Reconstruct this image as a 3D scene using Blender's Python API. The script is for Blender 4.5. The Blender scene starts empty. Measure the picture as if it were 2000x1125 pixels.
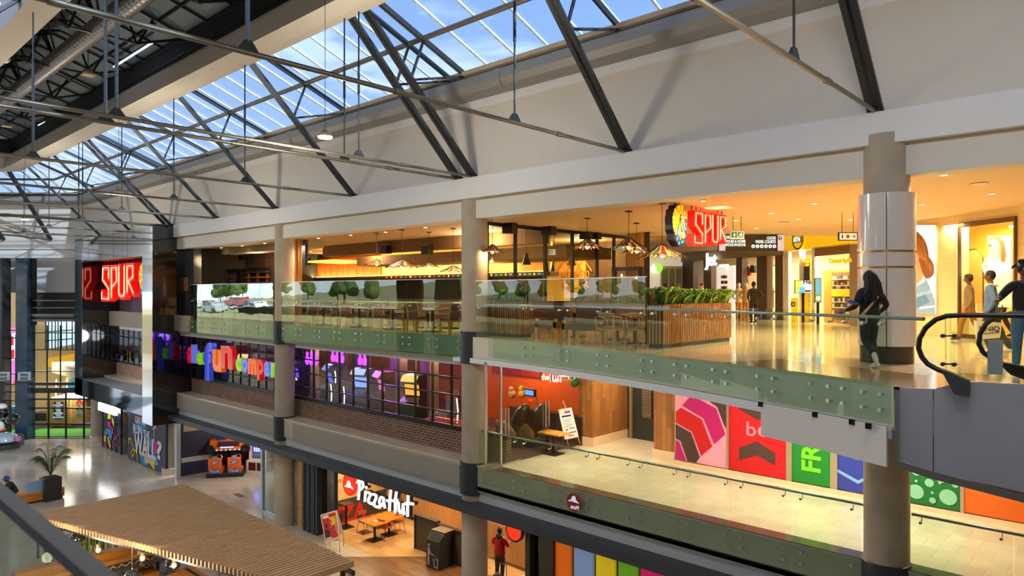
import bpy,bmesh,math,random
from mathutils import Vector,Matrix
random.seed(7)
SC=bpy.context.scene
COL=SC.collection
PI=math.pi
CAMZ=9.65
F=1364.0
TH=math.atan2(1268.0,1364.0)
S_,C_=math.sin(TH),math.cos(TH)
FW=Vector((-S_,C_,0));RT=Vector((C_,S_,0))
UZ,MZ=8.30,4.45
def _dir(px,py):
    d=FW+RT*((px-1000)/F);return Vector((d.x,d.y,-(py-570)/F))
def onY(px,py,Y):
    d=_dir(px,py);t=Y/d.y;return Vector((d.x*t,Y,CAMZ+d.z*t))
def onX(px,py,X):
    d=_dir(px,py);t=X/d.x;return Vector((X,d.y*t,CAMZ+d.z*t))
def onZ(px,py,z):
    d=_dir(px,py);t=(z-CAMZ)/d.z;return Vector((d.x*t,d.y*t,z))
def onW(px,py,w):
    d=_dir(px,py);return Vector((d.x*w,d.y*w,CAMZ+d.z*w))
def XY(px,Y):return onY(px,570,Y).x
def YX(px,X):return onX(px,570,X).y
def lin(c):
    return tuple(((v/255.0)/12.92 if v/255.0<=.04045 else ((v/255.0+.055)/1.055)**2.4)for v in c)
def _nt(name):
    m=bpy.data.materials.new(name);m.use_nodes=True
    nt=m.node_tree;nt.nodes.clear()
    out=nt.nodes.new('ShaderNodeOutputMaterial')
    return m,nt,out
def N(nt,t,**kw):
    n=nt.nodes.new(t)
    for k,v in kw.items():
        if k in n.inputs.keys():n.inputs[k].default_value=v
        else:setattr(n,k,v)
    return n
MATS={}
def mat(name,col,rough=.6,metal=0.,emit=None,es=0.,var=.08,scale=3.,bump=0.,spec=.5,coat=0.):
    if name in MATS:return MATS[name]
    m,nt,out=_nt(name)
    b=N(nt,'ShaderNodeBsdfPrincipled')
    c=lin(col)
    tc=N(nt,'ShaderNodeTexCoord');nz=N(nt,'ShaderNodeTexNoise');nz.inputs['Scale'].default_value=scale
    nz.inputs['Detail'].default_value=4
    nt.links.new(tc.outputs['Object'],nz.inputs['Vector'])
    mx=N(nt,'ShaderNodeMix',data_type='RGBA')
    mx.inputs[6].default_value=(*[max(0,v*(1-var))for v in c],1)
    mx.inputs[7].default_value=(*[min(1,v*(1+var))for v in c],1)
    nt.links.new(nz.outputs['Fac'],mx.inputs[0])
    nt.links.new(mx.outputs[2],b.inputs['Base Color'])
    b.inputs['Roughness'].default_value=rough;b.inputs['Metallic'].default_value=metal
    b.inputs['Specular IOR Level'].default_value=spec
    if coat:b.inputs['Coat Weight'].default_value=coat;b.inputs['Coat Roughness'].default_value=.05
    if emit is not None:
        b.inputs['Emission Color'].default_value=(*lin(emit),1);b.inputs['Emission Strength'].default_value=es
    if bump:
        bp=N(nt,'ShaderNodeBump');bp.inputs['Strength'].default_value=bump;bp.inputs['Distance'].default_value=.02
        nt.links.new(nz.outputs['Fac'],bp.inputs['Height']);nt.links.new(bp.outputs[0],b.inputs['Normal'])
    nt.links.new(b.outputs[0],out.inputs[0]);MATS[name]=m
    return m
def planar(nt,axes):
    tc=N(nt,'ShaderNodeTexCoord');sp=N(nt,'ShaderNodeSeparateXYZ');cb=N(nt,'ShaderNodeCombineXYZ')
    geo=N(nt,'ShaderNodeNewGeometry')
    nt.links.new(geo.outputs['Position'],sp.inputs[0])
    for i,a in enumerate(axes):nt.links.new(sp.outputs['XYZ'.index(a)],cb.inputs[i])
    return cb.outputs[0]
def brickmat(name,c1,c2,cm,axes,bw,bh,mortar=.01,rough=.8,offset=.5,bump=.3,var=.12,spec=.5,freq=2):
    if name in MATS:return MATS[name]
    m,nt,out=_nt(name);b=N(nt,'ShaderNodeBsdfPrincipled')
    vec=planar(nt,axes)
    br=N(nt,'ShaderNodeTexBrick');br.offset=offset;br.offset_frequency=freq
    br.inputs['Color1'].default_value=(*lin(c1),1);br.inputs['Color2'].default_value=(*lin(c2),1)
    br.inputs['Mortar'].default_value=(*lin(cm),1);br.inputs['Scale'].default_value=1
    br.inputs['Mortar Size'].default_value=mortar;br.inputs['Brick Width'].default_value=bw
    br.inputs['Row Height'].default_value=bh;br.inputs['Mortar Smooth'].default_value=.1
    nt.links.new(vec,br.inputs['Vector'])
    nz=N(nt,'ShaderNodeTexNoise');nz.inputs['Scale'].default_value=2.3;nz.inputs['Detail'].default_value=6
    nt.links.new(vec,nz.inputs['Vector'])
    hs=N(nt,'ShaderNodeHueSaturation');mr=N(nt,'ShaderNodeMapRange')
    mr.inputs[3].default_value=1-var*1.5;mr.inputs[4].default_value=1+var*1.5
    nt.links.new(nz.outputs['Fac'],mr.inputs[0]);nt.links.new(mr.outputs[0],hs.inputs['Value'])
    nt.links.new(br.outputs['Color'],hs.inputs['Color']);nt.links.new(hs.outputs[0],b.inputs['Base Color'])
    b.inputs['Roughness'].default_value=rough;b.inputs['Specular IOR Level'].default_value=spec
    if bump:
        bp=N(nt,'ShaderNodeBump');bp.inputs['Strength'].default_value=bump;bp.inputs['Distance'].default_value=.01
        bp.invert=True
        nt.links.new(br.outputs['Fac'],bp.inputs['Height']);nt.links.new(bp.outputs[0],b.inputs['Normal'])
    nt.links.new(b.outputs[0],out.inputs[0]);MATS[name]=m;return m
def woodmat(name,c1,c2,axes='XYZ',rough=.5,sc=(1,12,12)):
    if name in MATS:return MATS[name]
    m,nt,out=_nt(name);b=N(nt,'ShaderNodeBsdfPrincipled')
    tc=N(nt,'ShaderNodeTexCoord');mp=N(nt,'ShaderNodeMapping');mp.inputs['Scale'].default_value=sc
    nz=N(nt,'ShaderNodeTexNoise');nz.inputs['Scale'].default_value=2;nz.inputs['Detail'].default_value=8;nz.inputs['Distortion'].default_value=.6
    nt.links.new(tc.outputs['Object'],mp.inputs[0]);nt.links.new(mp.outputs[0],nz.inputs['Vector'])
    mx=N(nt,'ShaderNodeMix',data_type='RGBA');mx.inputs[6].default_value=(*lin(c1),1);mx.inputs[7].default_value=(*lin(c2),1)
    cr=N(nt,'ShaderNodeMapRange');cr.inputs[1].default_value=.3;cr.inputs[2].default_value=.7
    nt.links.new(nz.outputs['Fac'],cr.inputs[0]);nt.links.new(cr.outputs[0],mx.inputs[0])
    nt.links.new(mx.outputs[2],b.inputs['Base Color']);b.inputs['Roughness'].default_value=rough
    nt.links.new(b.outputs[0],out.inputs[0]);MATS[name]=m;return m
def glassmat(name,tint=(225,240,228),ior=1.5,boost=1.,rough=0.,wav=0.):
    if name in MATS:return MATS[name]
    m,nt,out=_nt(name)
    tr=N(nt,'ShaderNodeBsdfTransparent');tr.inputs[0].default_value=(*lin(tint),1)
    gl=N(nt,'ShaderNodeBsdfGlossy');gl.inputs['Roughness'].default_value=rough
    gl.inputs['Color'].default_value=(.95,1,.97,1)
    ge=N(nt,'ShaderNodeNewGeometry');dt=N(nt,'ShaderNodeVectorMath',operation='DOT_PRODUCT')
    nt.links.new(ge.outputs['Incoming'],dt.inputs[0]);nt.links.new(ge.outputs['Normal'],dt.inputs[1])
    ab=N(nt,'ShaderNodeMath',operation='ABSOLUTE');nt.links.new(dt.outputs['Value'],ab.inputs[0])
    om=N(nt,'ShaderNodeMath',operation='SUBTRACT');om.inputs[0].default_value=1.0;nt.links.new(ab.outputs[0],om.inputs[1])
    pw=N(nt,'ShaderNodeMath',operation='POWER');pw.inputs[1].default_value=5.0;nt.links.new(om.outputs[0],pw.inputs[0])
    f0=((ior-1)/(ior+1))**2
    fr=N(nt,'ShaderNodeMath',operation='MULTIPLY_ADD');fr.inputs[1].default_value=1-f0;fr.inputs[2].default_value=f0
    nt.links.new(pw.outputs[0],fr.inputs[0])
    mu=N(nt,'ShaderNodeMath',operation='MULTIPLY');mu.inputs[1].default_value=boost;mu.use_clamp=True
    mx=N(nt,'ShaderNodeMixShader')
    nt.links.new(fr.outputs[0],mu.inputs[0]);nt.links.new(mu.outputs[0],mx.inputs[0])
    nt.links.new(tr.outputs[0],mx.inputs[1]);nt.links.new(gl.outputs[0],mx.inputs[2]);nt.links.new(mx.outputs[0],out.inputs[0])
    if wav:
        geo=N(nt,'ShaderNodeNewGeometry');nz=N(nt,'ShaderNodeTexNoise');nz.inputs['Scale'].default_value=1.3
        nz.inputs['Detail'].default_value=1
        bp=N(nt,'ShaderNodeBump');bp.inputs['Strength'].default_value=wav;bp.inputs['Distance'].default_value=.02
        nt.links.new(geo.outputs['Position'],nz.inputs['Vector']);nt.links.new(nz.outputs['Fac'],bp.inputs['Height'])
        nt.links.new(bp.outputs[0],gl.inputs['Normal'])
    MATS[name]=m;return m
def emis(name,col,s):
    return mat(name,tuple(int(v*.8)for v in col),.5,emit=col,es=s,var=0)
def chaik(p,k=2,closed=True):
    for _ in range(k):
        q=[];n=len(p)
        for i in range(n if closed else n-1):
            a,b=Vector(p[i]),Vector(p[(i+1)%n]);q+=[a.lerp(b,.25),a.lerp(b,.75)]
        p=q if closed else [Vector(p[0])]+q[1:-1]+[Vector(p[-1])]
    return p
WL={}
class MB:
    def __init__(s):s.v=[];s.f=[];s.m=[];s.cm=0
    def add(s,vs,fs,m=None):
        o=len(s.v);s.v+=[Vector(v)for v in vs]
        for f in fs:s.f.append([i+o for i in f]);s.m.append(s.cm if m is None else m)
        return s
    def box(s,a,b,m=None,R=None,o=None):
        (x0,y0,z0),(x1,y1,z1)=a,b
        vs=[Vector(p)for p in ((x0,y0,z0),(x1,y0,z0),(x1,y1,z0),(x0,y1,z0),(x0,y0,z1),(x1,y0,z1),(x1,y1,z1),(x0,y1,z1))]
        if R is not None:vs=[R@v for v in vs]
        return s.add(vs,[(0,3,2,1),(4,5,6,7),(0,1,5,4),(1,2,6,5),(2,3,7,6),(3,0,4,7)],m)
    def prism(s,pts,z0,z1,m=None,R=None):
        n=len(pts);vs=[Vector((p[0],p[1],z0))for p in pts]+[Vector((p[0],p[1],z1))for p in pts]
        if R is not None:vs=[R@v for v in vs]
        return s.add(vs,[tuple(range(n-1,-1,-1)),tuple(range(n,2*n))]+[(i,(i+1)%n,n+(i+1)%n,n+i)for i in range(n)],m)
    def sweep(s,prof,pA,pB,m=None,cap=True):
        """profile list of points at start and end (3D lists)"""
        n=len(pA);fs=[(i,(i+1)%n,n+(i+1)%n,n+i)for i in range(n)]
        if cap:fs+=[tuple(range(n-1,-1,-1)),tuple(range(n,2*n))]
        return s.add(list(pA)+list(pB),fs,m)
    def bar(s,p,q,w,h,m=None,up=(0,0,1)):
        p,q=Vector(p),Vector(q);d=(q-p).normalized();u=Vector(up)
        if abs(d.dot(u))>.98:u=Vector((1,0,0))
        a=d.cross(u).normalized()*w/2;b=a.cross(d).normalized()*h/2
        vs=[p-a-b,p+a-b,p+a+b,p-a+b,q-a-b,q+a-b,q+a+b,q-a+b]
        return s.add(vs,[(0,3,2,1),(4,5,6,7),(0,1,5,4),(1,2,6,5),(2,3,7,6),(3,0,4,7)],m)
    def tube(s,pts,r,n=10,m=None,cap=True):
        pts=[Vector(p)for p in pts];rings=[];k=len(pts)
        rs=r if isinstance(r,(list,tuple))else [r]*k
        t0=(pts[1]-pts[0]).normalized();u=Vector((0,0,1))if abs(t0.z)<.9 else Vector((1,0,0))
        a=t0.cross(u).normalized()
        vs=[]
        for i,p in enumerate(pts):
            t=(pts[min(i+1,k-1)]-pts[max(i-1,0)]).normalized()
            a=(a-t*a.dot(t)).normalized();b=t.cross(a)
            for j in range(n):
                an=2*PI*j/n;vs.append(p+(a*math.cos(an)+b*math.sin(an))*rs[i])
        fs=[(i*n+j,i*n+(j+1)%n,(i+1)*n+(j+1)%n,(i+1)*n+j)for i in range(k-1)for j in range(n)]
        if cap:fs+=[tuple(range(n-1,-1,-1)),tuple(range((k-1)*n,k*n))]
        return s.add(vs,fs,m)
    def lathe(s,prof,c=(0,0,0),n=20,m=None,R=None,sx=1.,sy=1.):
        c=Vector(c);vs=[]
        for (r,z)in prof:
            for j in range(n):
                a=2*PI*j/n;v=Vector((r*math.cos(a)*sx,r*math.sin(a)*sy,z))
                vs.append((R@v if R is not None else v)+c)
        k=len(prof)
        fs=[(i*n+j,i*n+(j+1)%n,(i+1)*n+(j+1)%n,(i+1)*n+j)for i in range(k-1)for j in range(n)]
        fs+=[tuple(range(n-1,-1,-1)),tuple(range((k-1)*n,k*n))]
        return s.add(vs,fs,m)
    def ball(s,c,r,n=12,m=None,sc=(1,1,1),R=None):
        prof=[(max(1e-4,math.sin(PI*i/8)),-math.cos(PI*i/8))for i in range(9)]
        M=Matrix.Diagonal(Vector((r*sc[0],r*sc[1],r*sc[2])))
        if R is not None:M=R@M
        return s.lathe(prof,c,n,m,M)
    def poly(s,pts,M=None,h=0.,d=.004,m=None):
        """flat shape on a frame M: pts in local xy, between local z h and h+d"""
        ar=sum(pts[i][0]*pts[(i+1)%len(pts)][1]-pts[(i+1)%len(pts)][0]*pts[i][1]for i in range(len(pts)))
        if ar<0:pts=pts[::-1]
        n=len(pts);vs=[Vector((p[0],p[1],h))for p in pts]+[Vector((p[0],p[1],h+d))for p in pts]
        if M is not None:vs=[M@v for v in vs]
        return s.add(vs,[tuple(range(n-1,-1,-1)),tuple(range(n,2*n))]+[(i,(i+1)%n,n+(i+1)%n,n+i)for i in range(n)],m)
    def stroke(s,pts,w,M=None,h=0.,d=.004,m=None):
        for i in range(len(pts)-1):
            a,b=Vector(pts[i]).to_2d(),Vector(pts[i+1]).to_2d()
            t=(b-a).normalized();nn=Vector((-t.y,t.x))*w/2;a2=a-t*w*.45;b2=b+t*w*.45
            s.poly([a2-nn,b2-nn,b2+nn,a2+nn],M,h+i*.0002,d,m)
        return s
    def spoly(s,pts,M=None,h=0.,d=.004,m=None):
        return s.poly(chaik(pts),M,h,d,m)
    def disc(s,c,r,M=None,h=0.,d=.004,m=None,n=28,sx=1.,sy=1.):
        return s.poly([(c[0]+r*sx*math.cos(2*PI*i/n),c[1]+r*sy*math.sin(2*PI*i/n))for i in range(n)],M,h,d,m)
    def ringflat(s,c,r,w,M=None,h=0.,d=.004,m=None,a0=0.,a1=2*PI,n=24):
        for i in range(n):
            a=a0+(a1-a0)*i/n;b=a0+(a1-a0)*(i+1)/n
            s.poly([(c[0]+r*math.cos(a),c[1]+r*math.sin(a)),(c[0]+r*math.cos(b),c[1]+r*math.sin(b)),
                    (c[0]+(r-w)*math.cos(b),c[1]+(r-w)*math.sin(b)),(c[0]+(r-w)*math.cos(a),c[1]+(r-w)*math.sin(a))],M,h,d,m)
        return s
    def mesh(s,me,M=None,m=None):
        vs=[v.co.copy()for v in me.vertices]
        if M is not None:vs=[M@v for v in vs]
        return s.add(vs,[tuple(p.vertices)for p in me.polygons],m)
    def text(s,t,size,M,x=0.,y=0.,ext=.004,off=0.,m=None,align='LEFT',bev=0.,w=1.,shear=0.,rot=0.,h=0.):
        me=textmesh(t,ext,off/size if size else 0,align,bev/size if size else 0,shear,size)
        L=Matrix.Translation((x,y,h+ext))@Matrix.Rotation(rot,4,'Z')@Matrix.Diagonal((size*w,size,1,1))
        return s.mesh(me,M@L,m)
    def xf(s,M):s.v=[M@v for v in s.v];return s
    def build(s,name,mats,parent=None,smooth=False,loc=None):
        me=bpy.data.meshes.new(name)
        if parent is not None:L=WL[parent.name]
        elif loc is not None:L=Vector(loc)
        else:
            xs=[v.x for v in s.v];ys=[v.y for v in s.v];zs=[v.z for v in s.v]
            L=Vector(((min(xs)+max(xs))/2,(min(ys)+max(ys))/2,min(zs)))
        me.from_pydata([v-L for v in s.v],[],s.f)
        if not isinstance(mats,(list,tuple)):mats=[mats]
        for m in mats:me.materials.append(m)
        for p,k in zip(me.polygons,s.m):p.material_index=min(k,len(mats)-1);p.use_smooth=False
        if smooth:
            for p in me.polygons:p.use_smooth=True
            try:me.set_sharp_from_angle(angle=math.radians(40))
            except Exception:pass
        me.update()
        o=bpy.data.objects.new(name,me);COL.objects.link(o)
        if parent is not None:o.parent=parent;WL[o.name]=L
        else:o.location=L;WL[o.name]=L
        return o
_TX={}
def textmesh(t,ext,off,align,bev,shear,size):
    k=(t,ext,round(off,4),align,round(bev,4),shear,size)
    if k not in _TX:
        cu=bpy.data.curves.new('lettering','FONT');cu.body=t;cu.size=1.;cu.extrude=ext;cu.offset=off
        cu.align_x=align;cu.align_y='BOTTOM_BASELINE';cu.shear=shear;cu.resolution_u=3
        if bev:cu.bevel_depth=bev;cu.bevel_resolution=3
        ob=bpy.data.objects.new('lettering',cu)
        me=bpy.data.meshes.new_from_object(ob);bpy.data.objects.remove(ob);bpy.data.curves.remove(cu)
        _TX[k]=me
    return _TX[k]
def frame(o,kind='Y',ang=0.):
    """Y: faces -Y; X: faces +X; W: faces the camera side of the slanted end; A: faces -Y turned by ang about z"""
    o=Vector(o)
    if kind=='Y':x,n=Vector((1,0,0)),Vector((0,-1,0))
    elif kind=='X':x,n=Vector((0,1,0)),Vector((1,0,0))
    elif kind=='W':x,n=RT.copy(),-FW
    else:x=Vector((math.cos(ang),math.sin(ang),0));n=Vector((math.sin(ang),-math.cos(ang),0))
    y=Vector((0,0,1))
    return Matrix(((x.x,y.x,n.x,o.x),(x.y,y.y,n.y,o.y),(x.z,y.z,n.z,o.z),(0,0,0,1)))
def thing(name,label,cat,loc=(0,0,0),group=None):
    o=bpy.data.objects.new(name,None);COL.objects.link(o);o.location=loc;o.empty_display_size=.2
    WL[o.name]=Vector(loc);return tag(o,label,cat,group)
def tag(o,label,cat,group=None):
    o['label']=label;o['category']=cat
    if group:o['group']=group
    return o
def struct(o):o['kind']='structure';return o
def lab(o,l):o['label']=l;return o
def copy_tree(o,loc=None,rz=None,label=None,parent=None,sc=None):
    c=o.copy();COL.objects.link(c)
    if parent is not None:c.parent=parent
    if loc is not None:c.location=loc
    if rz is not None:c.rotation_euler=(0,0,rz)
    if sc is not None:c.scale=(sc,sc,sc)
    if label:c['label']=label
    for ch in o.children:copy_tree(ch,parent=c)
    WL[c.name]=Vector(c.location)
    return c
_MESHOF={}
def inst(src,loc,parent,name=None,M=None):
    """another object sharing src's mesh, at world location loc"""
    c=bpy.data.objects.new(name or src.name.split('.')[0],src.data);COL.objects.link(c)
    c.parent=parent;c.location=Vector(loc)-WL[parent.name]
    if M is not None:c.rotation_euler=M
    return c
ORD=['nearest','second nearest','third nearest','fourth nearest','fifth nearest','sixth nearest','seventh nearest','eighth nearest','ninth nearest','tenth nearest','eleventh nearest','twelfth nearest','farthest']
ORL=['leftmost','second from the left','third from the left','fourth from the left','fifth from the left','sixth from the left','seventh from the left','eighth from the left','ninth from the left','tenth from the left','eleventh from the left','twelfth from the left','thirteenth from the left','fourteenth from the left']
def light(kind,loc,power,col,**kw):
    l=bpy.data.lights.new(kind.lower()+'_light',kind);l.energy=power;l.color=col
    for k,v in kw.items():
        if k!='rot':setattr(l,k,v)
    o=bpy.data.objects.new('lamp_'+kind.lower(),l);COL.objects.link(o);o.location=loc
    if 'rot' in kw:o.rotation_euler=kw['rot']
    return o
cam=bpy.data.cameras.new('camera');co=bpy.data.objects.new('camera',cam);COL.objects.link(co)
co.location=(0,0,CAMZ);co.rotation_euler=(PI/2,0,TH);cam.sensor_width=36;cam.lens=36*F/2000
cam.shift_y=7.5/2000;cam.clip_start=.05;cam.clip_end=500
cam.dof.use_dof=True;cam.dof.focus_distance=22;cam.dof.aperture_fstop=4.
SC.camera=co
SC.view_settings.view_transform='Standard';SC.view_settings.look='None'
SC.view_settings.exposure=0.74;SC.view_settings.gamma=1
SC.cycles.use_denoising=True;SC.cycles.use_adaptive_sampling=True;SC.cycles.adaptive_threshold=.02;SC.cycles.max_bounces=7;SC.cycles.diffuse_bounces=4;SC.cycles.glossy_bounces=4
SC.cycles.transparent_max_bounces=24;SC.cycles.sample_clamp_indirect=6;SC.cycles.caustics_reflective=False
SC.cycles.caustics_refractive=False
w=bpy.data.worlds.new('world');SC.world=w;w.use_nodes=True;nt=w.node_tree;nt.nodes.clear()
out=N(nt,'ShaderNodeOutputWorld');bg=N(nt,'ShaderNodeBackground');tc=N(nt,'ShaderNodeTexCoord')
mp=N(nt,'ShaderNodeMapping');mp.inputs['Scale'].default_value=(1.6,2.2,5.)
nz=N(nt,'ShaderNodeTexNoise');nz.inputs['Scale'].default_value=1.7;nz.inputs['Detail'].default_value=9;nz.inputs['Distortion'].default_value=.5
nt.links.new(tc.outputs['Generated'],mp.inputs[0]);nt.links.new(mp.outputs[0],nz.inputs['Vector'])
cr=N(nt,'ShaderNodeMapRange');cr.inputs[1].default_value=.47;cr.inputs[2].default_value=.60
nt.links.new(nz.outputs['Fac'],cr.inputs[0])
sp=N(nt,'ShaderNodeSeparateXYZ');nt.links.new(tc.outputs['Generated'],sp.inputs[0])
hz=N(nt,'ShaderNodeMapRange');hz.inputs[1].default_value=0.;hz.inputs[2].default_value=.55
hz.inputs[3].default_value=.75;hz.inputs[4].default_value=0.
nt.links.new(sp.outputs['Z'],hz.inputs[0])
mxf=N(nt,'ShaderNodeMath',operation='MAXIMUM');nt.links.new(cr.outputs[0],mxf.inputs[0]);nt.links.new(hz.outputs[0],mxf.inputs[1])
mx=N(nt,'ShaderNodeMix',data_type='RGBA');mx.inputs[6].default_value=(.29,.48,.78,1);mx.inputs[7].default_value=(1.1,1.12,1.15,1)
nt.links.new(mxf.outputs[0],mx.inputs[0]);nt.links.new(mx.outputs[2],bg.inputs[0]);bg.inputs[1].default_value=2.0
nt.links.new(bg.outputs[0],out.inputs[0])
sd=Vector((-1,-.04,-.36)).normalized()
sun=light('SUN',(20,10,30),9.0,(1,.93,.82),angle=math.radians(.8))
sun.rotation_euler=sd.to_track_quat('-Z','Y').to_euler()
WHT=mat('white_plaster',(222,214,202),.8,var=.03)
WHB=mat('white_beam',(228,229,230),.75,var=.03)
CRM=mat('cream_plaster',(226,214,190),.8,var=.03)
BEI=mat('beige_ledge',(158,152,138),.85,var=.08,bump=.2)
GRYP=mat('pale_grey_band',(196,200,198),.7,var=.04)
DST=mat('dark_steel',(52,54,58),.45,.4,var=.15)
BLK=mat('black_metal',(22,23,25),.4,.2,var=.1)
CHR=mat('polished_steel',(206,206,208),.34,1.,var=.03)
GALV=mat('galvanised_tube',(124,119,106),.42,.75,var=.18,scale=8)
GALB=mat('blue_zinc_rod',(120,128,138),.3,.7,var=.1)
CON=mat('raw_concrete',(176,164,144),.85,var=.22,scale=2.4,bump=.25)
DCOL=mat('dark_collar',(52,55,60),.5,.1,var=.12)
GLS=glassmat('clear_glass',(244,250,246),1.5,1.0)
GLG=glassmat('green_balustrade_glass',(240,249,243),1.52,.8,wav=.04)
GLM=glassmat('window_glass',(210,216,216),1.5,1.2,wav=.05)
SKYG=glassmat('tinted_roof_glass',(176,188,202),1.45,.5)
WOOD=woodmat('honey_wood',(190,132,70),(150,96,44))
WOODL=woodmat('pale_oak',(206,168,112),(182,140,86))
BRN=mat('brown_leather',(104,60,44),.5,var=.15,scale=6)
WRM=(1,.72,.40)
RED=mat('red_paint',(214,24,28),.5,var=.03)
# ================================================================== ROOF OF THE ATRIUM
XR=9.0
def xc(Y):return -50.1-.393*(Y-10.25)
LEND=16.
def strip(mb,prof,m=None,closed=True):
    """prof: [(Y, z_rel)]; runs along X and then along the slanted end"""
    A=[Vector((XR,y,CAMZ+z))for y,z in prof];B=[Vector((xc(y),y,CAMZ+z))for y,z in prof]
    Cc=[b-RT*LEND for b in B]
    mb.sweep(None,A,B,m);mb.sweep(None,B,Cc,m)
def strip_line(y,z):
    return [Vector((XR,y,CAMZ+z)),Vector((xc(y),y,CAMZ+z)),Vector((xc(y),y,CAMZ+z))-RT*LEND]
b=MB();strip(b,[(10.6,7.22),(10.25,7.17),(9.68,7.22),(9.88,7.92),(10.0,8.1),(10.6,8.1)])
struct(b.build('trim_1',mat('soffit_white',(234,226,212),.8,var=.04)))
b=MB()
prof=[(4.5,7.22),(4.5,8.1),(5.1,8.1),(5.24,7.22)]
A=[Vector((XR,y,CAMZ+z))for y,z in prof];B=[Vector((-56,y,CAMZ+z))for y,z in prof];b.sweep(None,A,B)
struct(b.build('trim_2',MATS['soffit_white']))
b=MB();strip(b,[(14.62,3.2),(15.3,3.2),(15.3,5.5),(14.62,5.5)]);struct(b.build('wall_facade',WHT))
b=MB();strip(b,[(14.6,5.5),(15.3,5.5),(15.3,6.2),(14.52,5.78)]);struct(b.build('trim_3',WHB))
b=MB();g=[(14.56,5.72),(14.30,5.70),(14.08,5.78),(13.98,5.95),(14.0,6.2),(14.06,6.26),(14.6,6.3)]
strip(b,g)
o=b.build('roof_gutter',mat('gutter_metal',(150,146,140),.5,.2,var=.06));tag(o,'long grey box gutter running below the glass roof','gutter')
for X in [-13.6,-24.9,-36.4]:
    b=MB();b.sweep(None,[Vector((X+.12,y-.03*(i<6),CAMZ+z))for i,(y,z)in enumerate(g)],[Vector((X-.12,y-.03*(i<6),CAMZ+z))for i,(y,z)in enumerate(g)])
    b.build('joint_cover',MATS['gutter_metal'],o)
b=MB();strip(b,[(14.62,6.3),(14.06,6.36),(14.02,6.46),(14.5,6.52),(15.3,6.5),(15.3,6.3)])
struct(b.build('trim_4',mat('roof_kerb',(188,172,148),.7,var=.1)))
def skz(Y):return 6.5+.39*(14.45-Y)
b=MB();strip(b,[(14.45,skz(14.45)),(14.45,skz(14.45)+.02),(10.5,skz(10.5)+.02),(10.5,skz(10.5))])
sky=thing('glass_roof','sloping glass roof above the white facade wall','skylight',(0,12.5,CAMZ+7.3))
b.build('glazing',SKYG,sky)
MUL=mat('white_mullion',(228,226,218),.5,var=.05);
def sect(Y0,Y1,X,w=.07,h=.10,dz=-.05):
    return Vector((X,Y0,CAMZ+skz(Y0)+dz)),Vector((X,Y1,CAMZ+skz(Y1)+dz))
TRX=[-4.0,-9.65,-15.1,-15.75,-21.3,-26.9,-32.4,-37.7,-38.3,-43.4,-48.6]
X=7.42;k=0
first=None
while X>-55:
    p,q=sect(14.40,10.5,X)
    if first is None:
        mb=MB();mb.bar(p,q,.055,.07)
        first=mb.build('mullion',MUL,sky);fx=X
    else:
        inst(first,Vector((X-fx,0,0))+WL[sky.name],sky)
    X-=1.138;k+=1
mb=MB()
for L in (1.1,2.25,3.4,4.55,5.7,6.85,8.0,9.2):
    for Yb in (10.5,):
        a=Vector((xc(14.4),14.4,CAMZ+skz(14.4)-.05))-RT*L;c=Vector((xc(10.5),10.5,CAMZ+skz(10.5)-.05))-RT*L+RT*0
        d=-FW*3.9;mb.bar(a,a+Vector((d.x,d.y,skz(10.5)-skz(14.4))),.08,.1)
mb.build('end_mullions',MUL,sky)
mb=MB();mb.tube([Vector((XR,12.6,CAMZ+7.08)),Vector((xc(12.6),12.6,CAMZ+7.08))],.075,12);mb.tube([Vector((xc(12.6),12.6,CAMZ+7.08)),Vector((xc(12.6),12.6,CAMZ+7.08))-RT*14],.075,12)
mb.build('purlin',mat('purlin_tube',(120,112,102),.45,.4),sky,True)
skn=thing('glass_roof','glass roof strip at the top left corner, behind the near soffit beam','skylight',(0,2.5,CAMZ+7.3))
mb=MB();mb.sweep(None,[Vector((XR,4.6,CAMZ+8.0)),Vector((XR,4.6,CAMZ+8.02)),Vector((XR,.6,CAMZ+6.52)),Vector((XR,.6,CAMZ+6.5))],[Vector((-60,4.6,CAMZ+8.0)),Vector((-60,4.6,CAMZ+8.02)),Vector((-60,.6,CAMZ+6.52)),Vector((-60,.6,CAMZ+6.5))])
mb.build('glazing',SKYG,skn)
mb=MB()
X=7.42
while X>-55:mb.bar((X,4.6,CAMZ+7.93),(X,.6,CAMZ+6.43),.07,.1);X-=1.138
mb.build('mullions',MUL,skn);MB().tube([(XR,2.6,CAMZ+7.0),(-56,2.6,CAMZ+7.0)],.075).build('purlin',DST,skn)
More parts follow.
